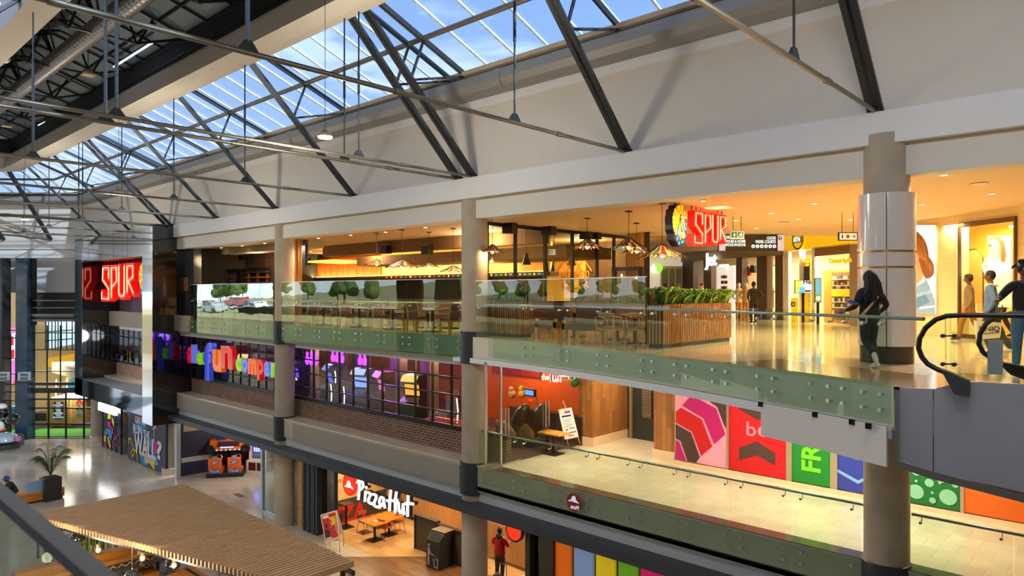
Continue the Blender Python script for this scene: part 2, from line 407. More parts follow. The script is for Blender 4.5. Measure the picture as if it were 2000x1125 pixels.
def truss(X,label):
    t=thing('roof_truss',label,'roof truss',(X,7.5,CAMZ+3.45),'dark steel trusses under the glass roof')
    z0=3.42
    for sgn in (1,-1):
        Yf=7.5+sgn*7.05;Yt=7.5+sgn*3.0
        mb=MB();a=Vector((X,Yf,CAMZ+z0));c=Vector((X,Yt,CAMZ+z0+4.05*1.0))
        for dx in (-.055,.055):mb.bar(a+Vector((dx,0,0)),c+Vector((dx,0,0)),.075,.17,up=(1,0,0))
        n=mb.build('strut',DST,t)
        mb=MB();mb.box((X-.1,Yf-.1*1,CAMZ+z0-.16),(X+.1,Yf+.09,CAMZ+z0+.1));mb.tube([(X-.14,Yf-.03*sgn,CAMZ+z0),(X+.14,Yf-.03*sgn,CAMZ+z0)],.05,8)
        mb.build('foot_bracket',mat('rusty_bracket',(92,76,58),.7,.2),n)
        if sgn>0:
            mb=MB();mb.bar((X,14.4,CAMZ+skz(14.4)-.16),(X,10.6,CAMZ+skz(10.6)-.16),.07,.14);mb.build('rafter',DST,t)
            mb=MB();node=Vector((X,12.15,CAMZ+z0+2.4))
            mb.bar(node,(X,12.6,CAMZ+7.0),.06,.06);mb.bar(node,(X,14.15,CAMZ+6.36),.06,.06);mb.build('brace',DST,t)
    mb=MB();mb.tube([(X,.5,CAMZ+3.45),(X,14.45,CAMZ+3.45)],.042,12)
    for yy in (7.5,11.9,2.4):mb.tube([(X,yy-.09,CAMZ+3.45),(X,yy+.09,CAMZ+3.45)],.056,12)
    mb.build('tie_rod',GALV,t,True)
    for yh in (4.78,10.46):
        mb=MB();mb.tube([(X,yh,CAMZ+3.5),(X,yh,CAMZ+7.2)],.02,8)
        mb.tube([(X,yh,CAMZ+5.1),(X,yh,CAMZ+5.9)],.032,8)
        if yh<5:mb.tube([(X,yh,CAMZ+3.6),(X,yh,CAMZ+5.9)],.034,8)
        h=mb.build('hanger',GALB if yh<5 else DST,t,True)
        mb=MB();M=frame((X-.03,yh,CAMZ+3.47),'X');mb.poly([(-.17,0),(.17,0),(.05,.16),(-.05,.16)],M,0,.06)
        mb.build('hanger_shoe',DST,h)
    return t
dsc=['nearest single dark roof truss, footed above the clad column','dark roof truss with its foot to the right of the middle column','right one of the nearer pair of roof trusses','left one of the nearer pair of roof trusses',
 'single roof truss just left of the nearer pair','second single roof truss left of the nearer pair','third single roof truss left of the nearer pair','right one of the farther pair of roof trusses','left one of the farther pair of roof trusses','roof truss just beyond the farther pair','farthest roof truss, by the turn of the roof']
for X,l in zip(TRX,dsc):truss(X,l)
for i,(r,nm)in enumerate([(-30.3,'roof strut over the slanted far end, right of the pair'),(-33.4,'roof strut over the slanted far end at the left edge')]):
    foot=FW*45.9+RT*r;t=thing('roof_strut',nm,'roof truss',(foot.x,foot.y,CAMZ+3.42))
    mb=MB();a=Vector((foot.x,foot.y,CAMZ+3.42));c=a-FW*4.05+Vector((0,0,4.05));mb.bar(a,c,.19,.17,up=RT);mb.build('strut',DST,t)
    mb=MB();a2=a-FW*0.1+Vector((0,0,0));mb.tube([a2,a2-FW*12],.045);mb.build('tie_rod',GALV,t,True)
DKR=mat('dark_roof_deck',(100,114,120),.6,.1,var=.2,scale=1.2)
DKW=mat('dark_lantern_wall',(40,48,50),.7,var=.25,scale=1.5)
b=MB();
pr=[(10.15,8.0),(10.15,9.1),(10.25,9.1),(10.25,8.0)];strip(b,pr)
b.sweep(None,[Vector((XR,y,CAMZ+z))for y,z in [(5.0,8.0),(4.9,8.0),(4.9,9.1),(5.0,9.1)]],[Vector((-56,y,CAMZ+z))for y,z in [(5.0,8.0),(4.9,8.0),(4.9,9.1),(5.0,9.1)]])
struct(b.build('wall_lantern',DKW))  # side walls of the dark roof lantern
b=MB()
for (y0,z0,y1,z1)in ((10.25,9.1,7.6,9.9),(7.6,9.9,4.9,9.1)):
    A=[Vector((XR,y0,CAMZ+z0)),Vector((XR,y1,CAMZ+z1)),Vector((XR,y1,CAMZ+z1+.1)),Vector((XR,y0,CAMZ+z0+.1))]
    B=[Vector((v.x-XR-62,v.y,v.z))for v in A];b.sweep(None,A,B)
struct(b.build('ceiling_lantern',DKR))
b=MB();X=7.
while X>-52:
    b.bar((X,10.2,CAMZ+9.05),(X,7.6,CAMZ+9.85),.05,.08);b.bar((X,7.6,CAMZ+9.85),(X,4.9,CAMZ+9.05),.05,.08);X-=1.9
for y,z in ((9.3,9.3),(8.4,9.6),(6.6,9.55),(5.7,9.3)):b.bar((XR,y,CAMZ+z),(-52,y,CAMZ+z),.05,.07)
struct(b.build('trim_5',mat('dark_purlins',(34,38,42),.5,.3)))
b=MB();strip(b,[(10.12,8.35),(10.12,8.42),(10.2,8.42),(10.2,8.35)]);strip(b,[(10.12,8.85),(10.12,8.95),(10.2,8.95),(10.2,8.85)])
struct(b.build('trim_6',DST))
def ltruss(X,label):
    t=thing('lantern_truss',label,'roof truss',(X,7.5,CAMZ+8.1),'black lattice trusses inside the dark roof lantern')
    mb=MB();zb=CAMZ+8.15
    mb.tube([(X,5.0,CAMZ+9.0),(X,7.6,CAMZ+9.75),(X,10.15,CAMZ+9.0)],.05,8)
    mb.build('top_chord',BLK,t)
    MB().tube([(X,5.0,CAMZ+8.9),(X,6.6,zb+.2),(X,8.6,zb+.2),(X,10.15,CAMZ+8.9)],.045,8).build('bottom_chord',BLK,t)
    mb=MB()
    for (y0,z0,y1,z1)in ((6.6,8.3,6.1,9.3),(6.6,8.3,7.0,9.55),(7.6,8.3,7.1,9.55),(7.6,8.3,8.1,9.55),(8.6,8.3,8.2,9.5),(8.6,8.3,9.1,9.25),(7.0,9.5,7.6,8.3)):
        mb.tube([(X,y0,CAMZ+z0),(X,y1,CAMZ+z1)],.04,6)
    for dx in (-1.6,1.6):
        mb.tube([(X,7.6,CAMZ+8.3),(X+dx,8.4,CAMZ+9.5)],.035,6);mb.tube([(X,7.6,CAMZ+8.3),(X+dx,6.8,CAMZ+9.5)],.035,6)
    mb.build('web',BLK,t)
for i,X in enumerate([-10.5,-15.4,-20.3,-25.2,-30.1,-35.,-40.]):ltruss(X,ORD[i]+' black lattice truss in the dark roof lantern')
mb=MB();prof=[];n=150
pts=[Vector((4-46.*i/300,7.45,CAMZ+8.55))for i in range(301)]
mb.tube(pts,[.30+(.012 if i%2 else 0)for i in range(301)],20)
o=mb.build('ventilation_duct',mat('spiral_duct',(128,122,116),.4,.5,var=.15),smooth=False);tag(o,'ribbed round ventilation duct inside the dark roof lantern','duct')
MB().bar((4,7.45,CAMZ+8.9),(-42,7.45,CAMZ+8.9),.04,.04).build('hanging_rail',GALV,o)
FL=mat('flood_body',(170,150,110),.5,.3)
for i,(px,py,l)in enumerate([(172,147,'square floodlight hanging under the black lattice truss'),(13,247,'square floodlight farther left in the dark lantern'),(2,118,'brass coloured floodlight at the left edge by the near soffit')]):
    p=onZ(px,py,CAMZ+8.15)if i<2 else onZ(px,py,CAMZ+7.4)
    t=thing('floodlight',l,'light',p)
    mb=MB();mb.box(p-Vector((.22,.22,0)),p+Vector((.22,.22,.05)));mb.box(p+Vector((-.12,-.12,.05)),p+Vector((.12,.12,.16)));mb.build('housing',FL,t)
    mb=MB();mb.box(p+Vector((-.18,-.18,-.015)),p+Vector((.18,.18,.0)));mb.build('lens',mat('flood_lens',(200,185,160),.3),t)
    MB().tube([p+Vector((0,0,.15)),p+Vector((0,0,.9))],.015,6).build('stem',BLK,t)
for i,(a,c,l)in enumerate([((222,131),(298,83),'bluish strip light glowing in the dark roof lantern'),((75,245),(155,205),'pale strip light lower left in the dark roof lantern')]):
    pa,pb=onZ(*a,CAMZ+8.9),onZ(*c,CAMZ+8.9)
    t=thing('strip_light',l,'light',pa)
    MB().bar(pa,pb,.07,.04).build('tube',emis('strip_glow',(190,200,245),1.2),t);MB().bar(pa+Vector((0,0,.045)),pb+Vector((0,0,.045)),.1,.05).build('channel',DST,t)
HB=emis('lamp_glow',(255,236,190),14)
for i,(px,py,l)in enumerate([(635,270,'lit round high bay lamp hanging before the nearer pair of struts'),(232,379,'lit high bay lamp hanging second from the right'),(49,424,'farthest lit high bay lamp near the left edge')]):
    p=onY(px,py,8.8);p.z=CAMZ+3.55
    t=thing('high_bay_lamp',l,'lamp',p,'high bay lamps hanging in the atrium')
    mb=MB();mb.lathe([(.05,.16),(.07,.12),(.16,.06),(.17,.0)],p,20);mb.build('shade',FL,t,True)
    mb=MB();mb.lathe([(.15,-.03),(.165,0),(.165,.01),(.01,.02)],p,20);mb.build('diffuser',HB,t,True)
    MB().tube([p+Vector((0,0,.15)),p+Vector((0,0,6.2))],.007,5).build('cable',BLK,t)
    light('POINT',p+Vector((0,0,-.4)),300,(1,.9,.72),shadow_soft_size=.5)
light('POINT',(-2,8.8,CAMZ+3.1),200,(1,.95,.86),shadow_soft_size=1.2)  # extra fill lamp added out of view, no fixture
# ================================================================== FLOORS, FACADE AND COLUMNS
def rel(z):return CAMZ+z
TILE=brickmat('polished_stone_floor',(202,190,172),(190,177,158),(160,148,130),'XYZ',1.2,.6,.004,.14,bump=0,var=.10,spec=.7)
TILEU=brickmat('polished_cream_floor',(222,206,174),(214,197,164),(182,164,132),'XYZ',1.0,1.0,.004,.09,bump=0,var=.08,spec=.8,offset=0.)
PLANK=brickmat('brown_plank_floor',(138,96,58),(104,70,42),(60,40,26),'XYZ',1.2,.2,.003,.35,bump=0,var=.2)
TANT=brickmat('tan_tile_floor',(204,164,110),(188,146,94),(150,116,76),'XYZ',.9,.3,.004,.3,bump=0,var=.14)
DTOP=mat('dark_edge_tile',(70,66,58),.25,var=.15)
b=MB();b.box((-150,-14,-.3),(9,40,0));struct(b.build('floor',TILE))
EP=[onZ(945,657.5,UZ),onZ(1017,665.5,UZ),onZ(1100,673,UZ),onZ(1182,681.5,UZ),onZ(1269,691,UZ),onZ(1335,698.5,UZ),onZ(1411,708,UZ),onZ(1500,719.5,UZ),onZ(1607,733,UZ),onZ(1680,743,UZ),onZ(1747,752,UZ)]
edge=[(-37.1,14.6),(-16.,14.6)]+[(p.x,p.y)for p in EP[1:]]
eX,eY=EP[-1].x,EP[-1].y
plan=edge+[(eX+.05,10.95),(XR,10.95),(XR,42),(-37.1,42)]
b=MB();b.prism(plan,UZ-.05,UZ);o=b.build('floor',TILEU);struct(o)
b=MB();b.prism(plan,UZ-.62,UZ-.052);struct(b.build('ceiling_middle',mat('slab_paint',(214,210,192),.75,var=.06)))
def offs(pts,d):
    out_=[]
    for i,p in enumerate(pts):
        a=Vector(pts[max(i-1,0)]).to_2d();c=Vector(pts[min(i+1,len(pts)-1)]).to_2d();t=(c-a).normalized()
        out_.append((p[0]-t.y*d,p[1]+t.x*d))
    return out_
b=MB();e2=offs(edge[1:],-.06);e3=offs(edge[1:],.35)
for i in range(len(e2)-1):
    b.prism([e2[i],e2[i+1],e3[i+1],e3[i]],UZ-.78,UZ-.63)
struct(b.build('trim_7',WHB))
b=MB()
e2=offs(edge[5:],-.17);e3=offs(edge[5:],-.13)
p0=onZ(1503,719.5,UZ)
e2=[q for q in e2 if q[0]>p0.x-.3];e3=e3[-len(e2):]
for i in range(len(e2)-1):b.prism([e2[i],e2[i+1],e3[i+1],e3[i]],UZ-1.17,UZ-.60)
o=b.build('white_board',mat('white_board',(226,222,216),.6,var=.02));tag(o,'long blank white board hung below the glass balustrade beside the escalator','board')
for k in range(4):
    mb=MB();j=min(k,len(e2)-1);q=Vector(e2[j])if k<len(e2)else Vector(e2[-1]);q=q if k<3 else Vector(e2[-1])+Vector((-.25,.05))
    mb.box((q.x-.04,q.y-.03,UZ-.66),(q.x+.04,q.y+.02,UZ-.58))
    mb.build('fixing_clip',BLK,o)
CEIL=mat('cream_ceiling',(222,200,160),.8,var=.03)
cA,cB=onW(900,570,28.2),onW(3800,570,28.2)
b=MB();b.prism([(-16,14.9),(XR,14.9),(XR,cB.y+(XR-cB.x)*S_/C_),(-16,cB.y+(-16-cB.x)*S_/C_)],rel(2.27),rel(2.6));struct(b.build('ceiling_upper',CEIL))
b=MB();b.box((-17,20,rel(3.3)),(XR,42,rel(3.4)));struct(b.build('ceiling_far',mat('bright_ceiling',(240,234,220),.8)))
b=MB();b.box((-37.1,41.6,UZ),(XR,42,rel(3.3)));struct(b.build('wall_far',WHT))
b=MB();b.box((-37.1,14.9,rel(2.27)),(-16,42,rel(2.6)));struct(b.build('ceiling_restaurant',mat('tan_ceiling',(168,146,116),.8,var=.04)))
b=MB();b.box((-37.15,14.42,rel(2.80)),(XR,15.2,rel(3.42)));struct(b.build('trim_8',WHB))
b=MB();b.box((-37.15,14.60,rel(2.20)),(XR,15.2,rel(2.74)));struct(b.build('trim_9',mat('white_fascia',(220,218,212),.75,var=.03)))
b=MB();b.box((-37.15,14.64,rel(2.74)),(XR,15.2,rel(2.80)));struct(b.build('trim_10',mat('fascia_shadow_gap',(186,166,136),.8)))
def wbox(mb,r0,r1,w0,w1,z0,z1,m=None):
    vs=[]
    for z in (z0,z1):
        for (r,ww)in ((r0,w0),(r1,w0),(r1,w1),(r0,w1)):
            p=FW*ww+RT*r;vs.append(Vector((p.x,p.y,z)))
    return mb.add(vs,[(0,3,2,1),(4,5,6,7),(0,1,5,4),(1,2,6,5),(2,3,7,6),(3,0,4,7)],m)
def rr(px,ww):return (px-1000)/F*ww
b=MB();wbox(b,-48,rr(148,46),46,47,rel(2.80),rel(3.42));struct(b.build('trim_11',WHB))
b=MB();wbox(b,-48,rr(148,46.1),46.1,47,rel(2.24),rel(2.77));struct(b.build('trim_12',MATS['white_fascia']))
b=MB();wbox(b,-48,rr(148,47),47.2,48,rel(-.05),rel(2.3));struct(b.build('wall_end',mat('end_wall_white',(205,205,208),.7,var=.03)))
b=MB();b.prism([(-60,14.6),(XR,14.6),(XR,42),(-60,42)],MZ-.06,MZ-.0);struct(b.build('floor',brickmat('middle_floor_tile',(216,202,176),(208,193,165),(178,162,134),'XYZ',.6,.6,.004,.16,bump=0,var=.1,spec=.7)))
b=MB();b.box((-60,14.62,rel(-5.95)),(XR,42,MZ-.061));struct(b.build('ceiling_ground',mat('slab_under',(190,178,156),.8)))
for x0,x1 in ((-37.1,-26.9),(-25.6,-15.75)):
    b=MB();b.box((x0,14.58,rel(-5.98)),(x1,15.3,rel(-5.33)));struct(b.build('trim_13',BEI))
b=MB();b.box((-37.1,14.68,rel(-6.3)),(XR,15.2,rel(-5.95)));struct(b.build('trim_14',GRYP))
b=MB();b.box((-15.7,14.62,rel(-6.0)),(XR,14.9,rel(-5.82)));struct(b.build('trim_15',BEI))
CANO=mat('canopy_blue_black',(62,66,74),.45,.1,var=.12)
b=MB();b.sweep(None,[Vector((-37.3,y,rel(z)))for y,z in ((14.15,-6.3),(15.3,-6.28),(15.3,-6.75),(14.9,-6.75),(14.9,-6.53),(14.15,-6.53))],[Vector((XR,y,rel(z)))for y,z in ((14.15,-6.3),(15.3,-6.28),(15.3,-6.75),(14.9,-6.75),(14.9,-6.53),(14.15,-6.53))])
struct(b.build('trim_16',CANO))
b=MB();b.box((-37.3,14.9,rel(-6.8)),(XR,42,rel(-6.74)));struct(b.build('ceiling_shops',mat('shop_ceiling',(206,196,176),.8)))
for x0,x1 in ((-37.1,-26.8),(-25.7,-15.7)):
    b=MB();b.box((x0,14.75,rel(-2.26)),(x1,15.3,rel(-2.1)));struct(b.build('trim_17',GRYP))
b=MB();b.box((-37.1,14.62,rel(-2.1)),(-15.75,15.3,rel(-1.95)));struct(b.build('trim_18',BEI))
BRK=brickmat('brown_brick',(120,82,66),(92,66,56),(168,144,120),'XZY',.24,.09,.012,.85,bump=.5,var=.25)
YW=15.32
b=MB();b.box((-37.1,YW,rel(-5.4)),(-14.5,YW+.25,rel(-4.45)));struct(b.build('wall_brick',BRK))
b=MB();b.box((-49,YW,rel(-5.4)),(-38.5,YW+.25,rel(-4.45)));struct(b.build('wall_brick',brickmat('tan_brick',(164,128,104),(142,106,84),(190,168,146),'XZY',.24,.09,.012,.85,bump=.5,var=.2)))
def gridwin(name,xs,zs,Y,frm,gls,th=.045,kind='Y'):
    t=bpy.data.objects.new(name,None);COL.objects.link(t);t.location=(xs[0],Y,zs[0]);WL[t.name]=Vector(t.location);t['kind']='structure'
    mb=MB()
    for x in xs:mb.box((x-th/2,Y-.04,zs[0]),(x+th/2,Y+.04,zs[-1]))
    for z in zs:mb.box((xs[0],Y-.041,z-th/2),(xs[-1],Y+.041,z+th/2))
    mb.build('window_frame',frm,t)
    mb=MB()
    rnd=random.Random(len(xs))
    for i in range(len(xs)-1):
        for j in range(len(zs)-1):
            x0,x1,z0,z1=xs[i]+.02,xs[i+1]-.02,zs[j]+.02,zs[j+1]-.02
            a,c_=rnd.uniform(-.006,.006),rnd.uniform(-.006,.006)
            mb.add([(x0,Y-a,z0),(x1,Y+a,z0),(x1,Y+a+c_,z1),(x0,Y-a+c_,z1)],[(0,1,2,3)])
    mb.build('window_glass',gls,t)
    return t
zs=[rel(-4.45+.1),rel(-3.93),rel(-3.35),rel(-2.78),rel(-2.22)]
wx1=[XY(p,YW)for p in (373,391,411,432,455,470,487,505,520,536,549)]
wx2=[XY(p,YW)for p in (575,591,613,638,663,690,718.5,747,778.5,811.5,845,882,921)]
gridwin('window_1',wx1,zs,YW,BLK,GLM);gridwin('window_2',wx2,zs,YW,BLK,GLM)
wx3=[XY(p,YW)for p in (225,241,251,261.5,272,284,295)]
gridwin('window_3',wx3,zs,YW,BLK,GLM)
b=MB();b.box((-37.1,YW-.06,rel(-4.46)),(-14.5,YW+.1,rel(-4.34)));struct(b.build('trim_19',BLK))
def column(name,x,y,z0,z1,r,m=CON):
    mb=MB();mb.lathe([(r,z0),(r,z1)],(x,y,0),32);return struct(mb.build(name,m,smooth=True))
CY=14.85
cxs=[XY(927,CY),XY(556,CY),XY(1727,CY-.25)]
for i,x in enumerate(cxs):
    y=CY if i<2 else CY-.1
    column('column',x,y,0,rel(3.0),.40)
    for z0,z1 in ((rel(-2.16),rel(-1.2)),(rel(-6.12),rel(-5.15))):
        if i==2 and z0>rel(-3):continue
        struct(MB().lathe([(.415,z0),(.43,z0+.01),(.43,z1-.01),(.415,z1)],(x,y-.02,0),32).build('trim_20',DCOL,smooth=True))
column('column',XY(335,14.9),14.95,0,rel(-6.7),.42);column('column',XY(192,14.9),14.9,0,rel(-6.5),.42)
for x in (XY(335,14.9),XY(192,14.9)):struct(MB().lathe([(.5,0),(.5,.32),(.42,.34)],(x,14.92,0),28).build('trim_21',mat('pale_stone',(206,196,178),.4)))
x,y=cxs[2],CY-.1
clad=thing('column_cladding','glossy white curved cladding around the round concrete column','column cladding',(x,y,UZ))
GW=mat('glossy_white_panel',(214,208,202),.18,var=.01,coat=.5)
def arc_panel(z0,z1,a0,a1,r=.50):
    mb=MB();n=20;vs=[]
    for z in (z0,z1):
        for rr_ in (r,r-.03):
            for i in range(n+1):a=a0+(a1-a0)*i/n;vs.append((x+rr_*math.cos(a),y+rr_*math.sin(a),z))
    k=n+1;fs=[]
    for i in range(n):
        fs+=[(i,i+1,2*k+i+1,2*k+i),(k+i,3*k+i,3*k+i+1,k+i+1),(2*k+i,2*k+i+1,3*k+i+1,3*k+i),(i,k+i,k+i+1,i+1)]
    fs+=[(0,2*k,3*k,k),(n,k+n,3*k+n,2*k+n)]
    return mb.add(vs,fs)
az=math.atan2(-y,-x)
for z0,z1 in ((rel(-1.02),rel(.44)),(rel(.48),rel(.74)),(rel(.78),rel(1.86))):
    for s in (-1,1):
        arc_panel(z0,z1,az+s*.02,az+s*(PI-.02)).build('clad_panel',GW,clad,True)
MB().lathe([(.465,rel(-1.35)),(.465,rel(-1.0))],(x,y,0),32).build('skirt',mat('dark_bronze_base',(58,54,46),.35,.3),clad,True)
MB().lathe([(.47,rel(.43)),(.47,rel(.8))],(x,y,0),32).build('gold_band',mat('gold_inlay',(190,150,80),.3,.7),clad,True)
b=MB();b.box((-60,-5.0,UZ-.5),(XR,.22,UZ));b.box((-60,-5.0,MZ-.5),(XR,.22,MZ));struct(b.build('floor',mat('near_slab',(70,68,62),.8)))
b=MB();b.box((-60,-5.0,rel(2.3)),(XR,.6,rel(2.8)));struct(b.build('ceiling_near',WHT))
for X in (-38,-24,-12,-2):light('AREA',(X,-2.4,rel(2.28)),150,(.96,.97,1),size=1.6)  # fill lamps added behind the camera, both levels, also for reflections
for X in (-30,-12):light('AREA',(X,-2.4,7.78),120,(1,.9,.75),size=1.6)
b=MB();b.box((-60,.35,rel(2.3)),(XR,.6,rel(6.5)));struct(b.build('wall_near',WHT))
b=MB();b.box((XR,-5,0),(XR+.3,42,rel(9.9)));struct(b.build('wall_right',WHT))
b=MB();[b.box((x0,-5.2,0),(x1,-5.0,rel(2.3)))for x0,x1 in ((-36,XR),(-39.5,-37),(-44,-41))];struct(b.build('wall_near_side',mat('near_side_wall',(84,74,60),.8)))
b=MB();b.box((-75,42,0),(XR,42.3,rel(2.6)));struct(b.build('wall_back',CRM))
b=MB();b.box((-75.3,14,0),(-75,42,rel(2.6)));struct(b.build('wall_left',CRM))
b=MB();b.box((-75,15.3,rel(5.4)),(XR,42.3,rel(5.6)));struct(b.build('ceiling_roof',DST))
GRS=mat('dry_grass',(158,146,104),.9,var=.5,scale=.6)
b=MB();b.add([(-140,-14,UZ-2.2),(60,-14,UZ-2.2),(60,-36,UZ-.6),(-140,-36,UZ-.6),(60,-150,UZ+9),(-140,-150,UZ+9)],[(0,1,2,3),(3,2,4,5)]);b.add([(-140,-14,UZ-2.2),(60,-14,UZ-2.2),(60,-14,0),(-140,-14,0)],[(3,2,1,0)])
struct(b.build('ground_outside',GRS))
STUD=CHR
def seg(a,c):
    a,c=Vector((a[0],a[1])),Vector((c[0],c[1]));t=(c-a).normalized();return a,c,t,Vector((-t.y,t.x))
_bolt={}
def balustrade(name,label,pts,zb,ztops,zf,rail=None,railz=None,glass=GLG,railmat=None,standoff=True,group=None):
    """pts: joint points in plan, left to right; inner side is +normal"""
    t=thing(name,label,'balustrade',(pts[0][0],pts[0][1],zb),group)
    for i in range(len(pts)-1):
        a,c,d,n=seg(pts[i],pts[i+1]);a=a+d*.008;c=c-d*.008
        zt=ztops[i]if isinstance(ztops,(list,tuple))else ztops
        mb=MB();o_=-n*.07;th=n*.012
        P=[a+o_,c+o_,c+o_+th,a+o_+th]
        mb.prism([tuple(p)for p in P],zb,zt)
        pane=mb.build('glass_pane',glass,t)
        if zf is not None:
            for e,s in ((a,1),(c,-1)):
                q=e+d*s*.17
                for zz in (zf-.15,zf-.38):
                    mb=MB();p0=q-n*.095
                    if 'b' not in _bolt:
                        mb.tube([(0,0,0),(0,.026,0)],.032,12);mb.tube([(0,.026,0),(0,.10,0)],.010,6)
                        bo=MB();bo.v,bo.f,bo.m=mb.v,mb.f,mb.m
                        me=bpy.data.meshes.new('standoff_bolt');me.from_pydata(bo.v,[],bo.f);me.materials.append(STUD);_bolt['b']=me
                    bb=bpy.data.objects.new('standoff_bolt',_bolt['b']);COL.objects.link(bb);bb.parent=pane
                    bb.location=Vector((p0.x,p0.y,zz))-WL[t.name];bb.rotation_euler=(0,0,math.atan2(d.y,d.x))
                if rail and standoff:
                    mb=MB();g0=q-n*.10;r0=q+n*.02
                    mb.tube([(g0.x,g0.y,railz-.09),(r0.x,r0.y,railz-.09)],.011,6);mb.tube([(g0.x,g0.y,railz-.09),(g0.x+n.x*.03,g0.y+n.y*.03,railz-.09)],.026,10)
                    mb.tube([(r0.x,r0.y,railz-.1),(r0.x,r0.y,railz-.01)],.009,6);mb.build('rail_bracket',CHR,pane)
    if rail:
        q=offs([tuple(p[:2])for p in pts],rail)
        mb=MB();mb.tube([(p[0],p[1],railz)for p in q],.026,12);mb.build('handrail',railmat or CHR,t,True)
    return t
RAILM=mat('satin_green_steel',(150,158,156),.28,.8,var=.04)
def xs_between(x0,x1,n):return [(x0+(x1-x0)*i/n,14.58)for i in range(n+1)]
gl1=glassmat('reflective_glass_left',(214,232,222),1.55,2.2,wav=.12)
GZB=rel(-2.0)
bl=balustrade('glass_balustrade','frameless glass balustrade reflecting daylight, between black pier and first column',xs_between(XY(372,14.5),XY(533,14.5),7),GZB,rel(.35),UZ,.03,rel(-.36),gl1)
b2=balustrade('glass_balustrade','frameless glass balustrade before the tall wooden chairs, between two round columns',xs_between(XY(549,14.5),XY(903,14.5),8),GZB,rel(.39),UZ,.03,rel(-.36),glassmat('reflective_glass_mid',(214,232,222),1.52,1.5,wav=.08))
for t in (bl,b2):
    pass
for x0,x1,nm,zt in ((XY(372,14.5),XY(533,14.5),'trim',.35),(XY(549,14.5),XY(903,14.5),'trim',.39)):
    MB().box((x0,14.505,rel(zt)),(x1,14.525,rel(zt+.018))).build('top_trim',CHR,bl if zt==.35 else b2)
def edge_at(px):
    for i in range(len(edge)-1):
        a,c=Vector(edge[i]),Vector(edge[i+1])
        d=_dir(px,570);d=Vector((d.x,d.y));e=c-a
        den=d.x*e.y-d.y*e.x
        if abs(den)<1e-9:continue
        t=(a.x*e.y-a.y*e.x)/den;u=(a.x*d.y-a.y*d.x)/den
        if -1e-6<=u<=1+1e-6:p=a+e*u;return (p.x,p.y)
    return edge[-1]
jp=[edge_at(p)for p in (936,1035,1105,1182,1268,1335,1411,1500,1607,1671,1747)]
jp[0]=(-14.98,14.6)
b3=balustrade('glass_balustrade','curving frameless glass balustrade with round handrail on the right of the upper floor',jp,UZ-.57,[rel(.32)]*4+[rel(-.30)]*6,UZ,.10,rel(-.38),GLG,RAILM)
e2=offs(jp[:5],-.07)
mb=MB()
for i in range(4):mb.bar((e2[i][0],e2[i][1],rel(.33)),(e2[i+1][0],e2[i+1][1],rel(.33)),.03,.022)
mb.build('top_trim',CHR,b3)
mb=MB();q0=Vector(offs(jp,.10)[-1]);q1=q0+Vector((.35,-.15));mb.tube([(q0.x,q0.y,rel(-.38)),(q1.x,q1.y,rel(-.38))],.028,12);mb.build('handrail_end',RAILM,b3,True)
xm=[XY(p,14.5)for p in (933,1012,1081,1155,1237,1329,1431,1546,1682)]
b4=balustrade('glass_balustrade','straight frameless glass balustrade on the middle level, in front of the coloured hoardings',[(x,14.6)for x in xm],MZ-.62,rel(-4.08),MZ,.07,rel(-4.16),GLG,RAILM)
xm=[XY(p,14.5)for p in (1776,1980,2240)]
b5=balustrade('glass_balustrade','frameless glass balustrade on the middle level to the right of the thick concrete column',[(x,14.6)for x in xm],MZ-.62,rel(-4.08),MZ,.07,rel(-4.16),GLG,RAILM)
b=MB();e2=offs(edge[2:],.02);e3=offs(edge[2:],1.5)
i0=5
for i in range(i0,len(e2)-1):b.prism([e2[i],e2[i+1],e3[i+1],e3[i]],UZ-.01,UZ+.004)
struct(b.build('trim_22',mat('tan_border_tile',(150,126,92),.12,var=.12)))
b=MB();b.box((-14.4,14.6,MZ-.01),(XR,15.0,MZ+.004));struct(b.build('trim_23',mat('dark_border_tile',(92,76,62),.15,var=.12)))
nb=thing('glass_balustrade','out-of-focus near balustrade rail crossing the bottom left corner','balustrade',(-1.5,.3,UZ))
zr=rel(-.41)
MB().box((-6,.322,zr-.02),(-.45,.352,zr)).build('cap_rail',DST,nb)
MB().box((-6,.329,UZ-.5),(-.45,.341,zr-.02)).build('glass_pane',GLG,nb)
PB=mat('polished_black_stone',(12,13,15),.05,var=.2,spec=.9,coat=.6)
PG=mat('dark_grey_stone',(66,70,76),.12,var=.1,spec=.6)
MIR=mat('mirror_panel',(196,198,200),.06,1.,var=.02)
def pier(x0,x1,y0,z0,z1,nm):
    b=MB();b.box((x0,y0,z0),(x1,15.6,z1),0)
    for p in range(6):pass
    o=b.build(nm,PB);struct(o);return o
XA1=-37.15;XA0=XY(278,13.4);XB1=-48.4;XB0=XY(148,13.45)
pier(XA0,XA1,13.42,rel(-6.75),rel(3.3),'pier')
b=MB();b.box((XA0-.01,13.40,rel(-6.75)),(XA1+.01,13.42,rel(3.3)));struct(b.build('trim_24',MIR))
pier(XB0,XB1,13.42,rel(-6.4),rel(3.3),'pier')
b=MB();b.box((XB0,13.40,rel(-6.4)),(XB1+.01,13.42,rel(3.3)));struct(b.build('trim_24',mat('grey_mirror',(130,138,150),.12,.9)))
b=MB()
n=9
for i in range(n):
    a=XB1+(XA0-XB1)*i/n;c=XB1+(XA0-XB1)*(i+1)/n;b.box((a+.01,13.42+(.006 if i%2 else 0),rel(1.84)),(c-.01,13.5,rel(3.3)))
struct(b.build('trim_25',MIR))
b=MB();b.box((XB1,13.5,rel(1.84)),(XA0,15.3,rel(3.3)));struct(b.build('trim_26',mat('maroon_soffit',(60,14,16),.5)))
b=MB();b.box((XB0,13.40,rel(-6.4)),(XA0,15.3,rel(-5.36)))
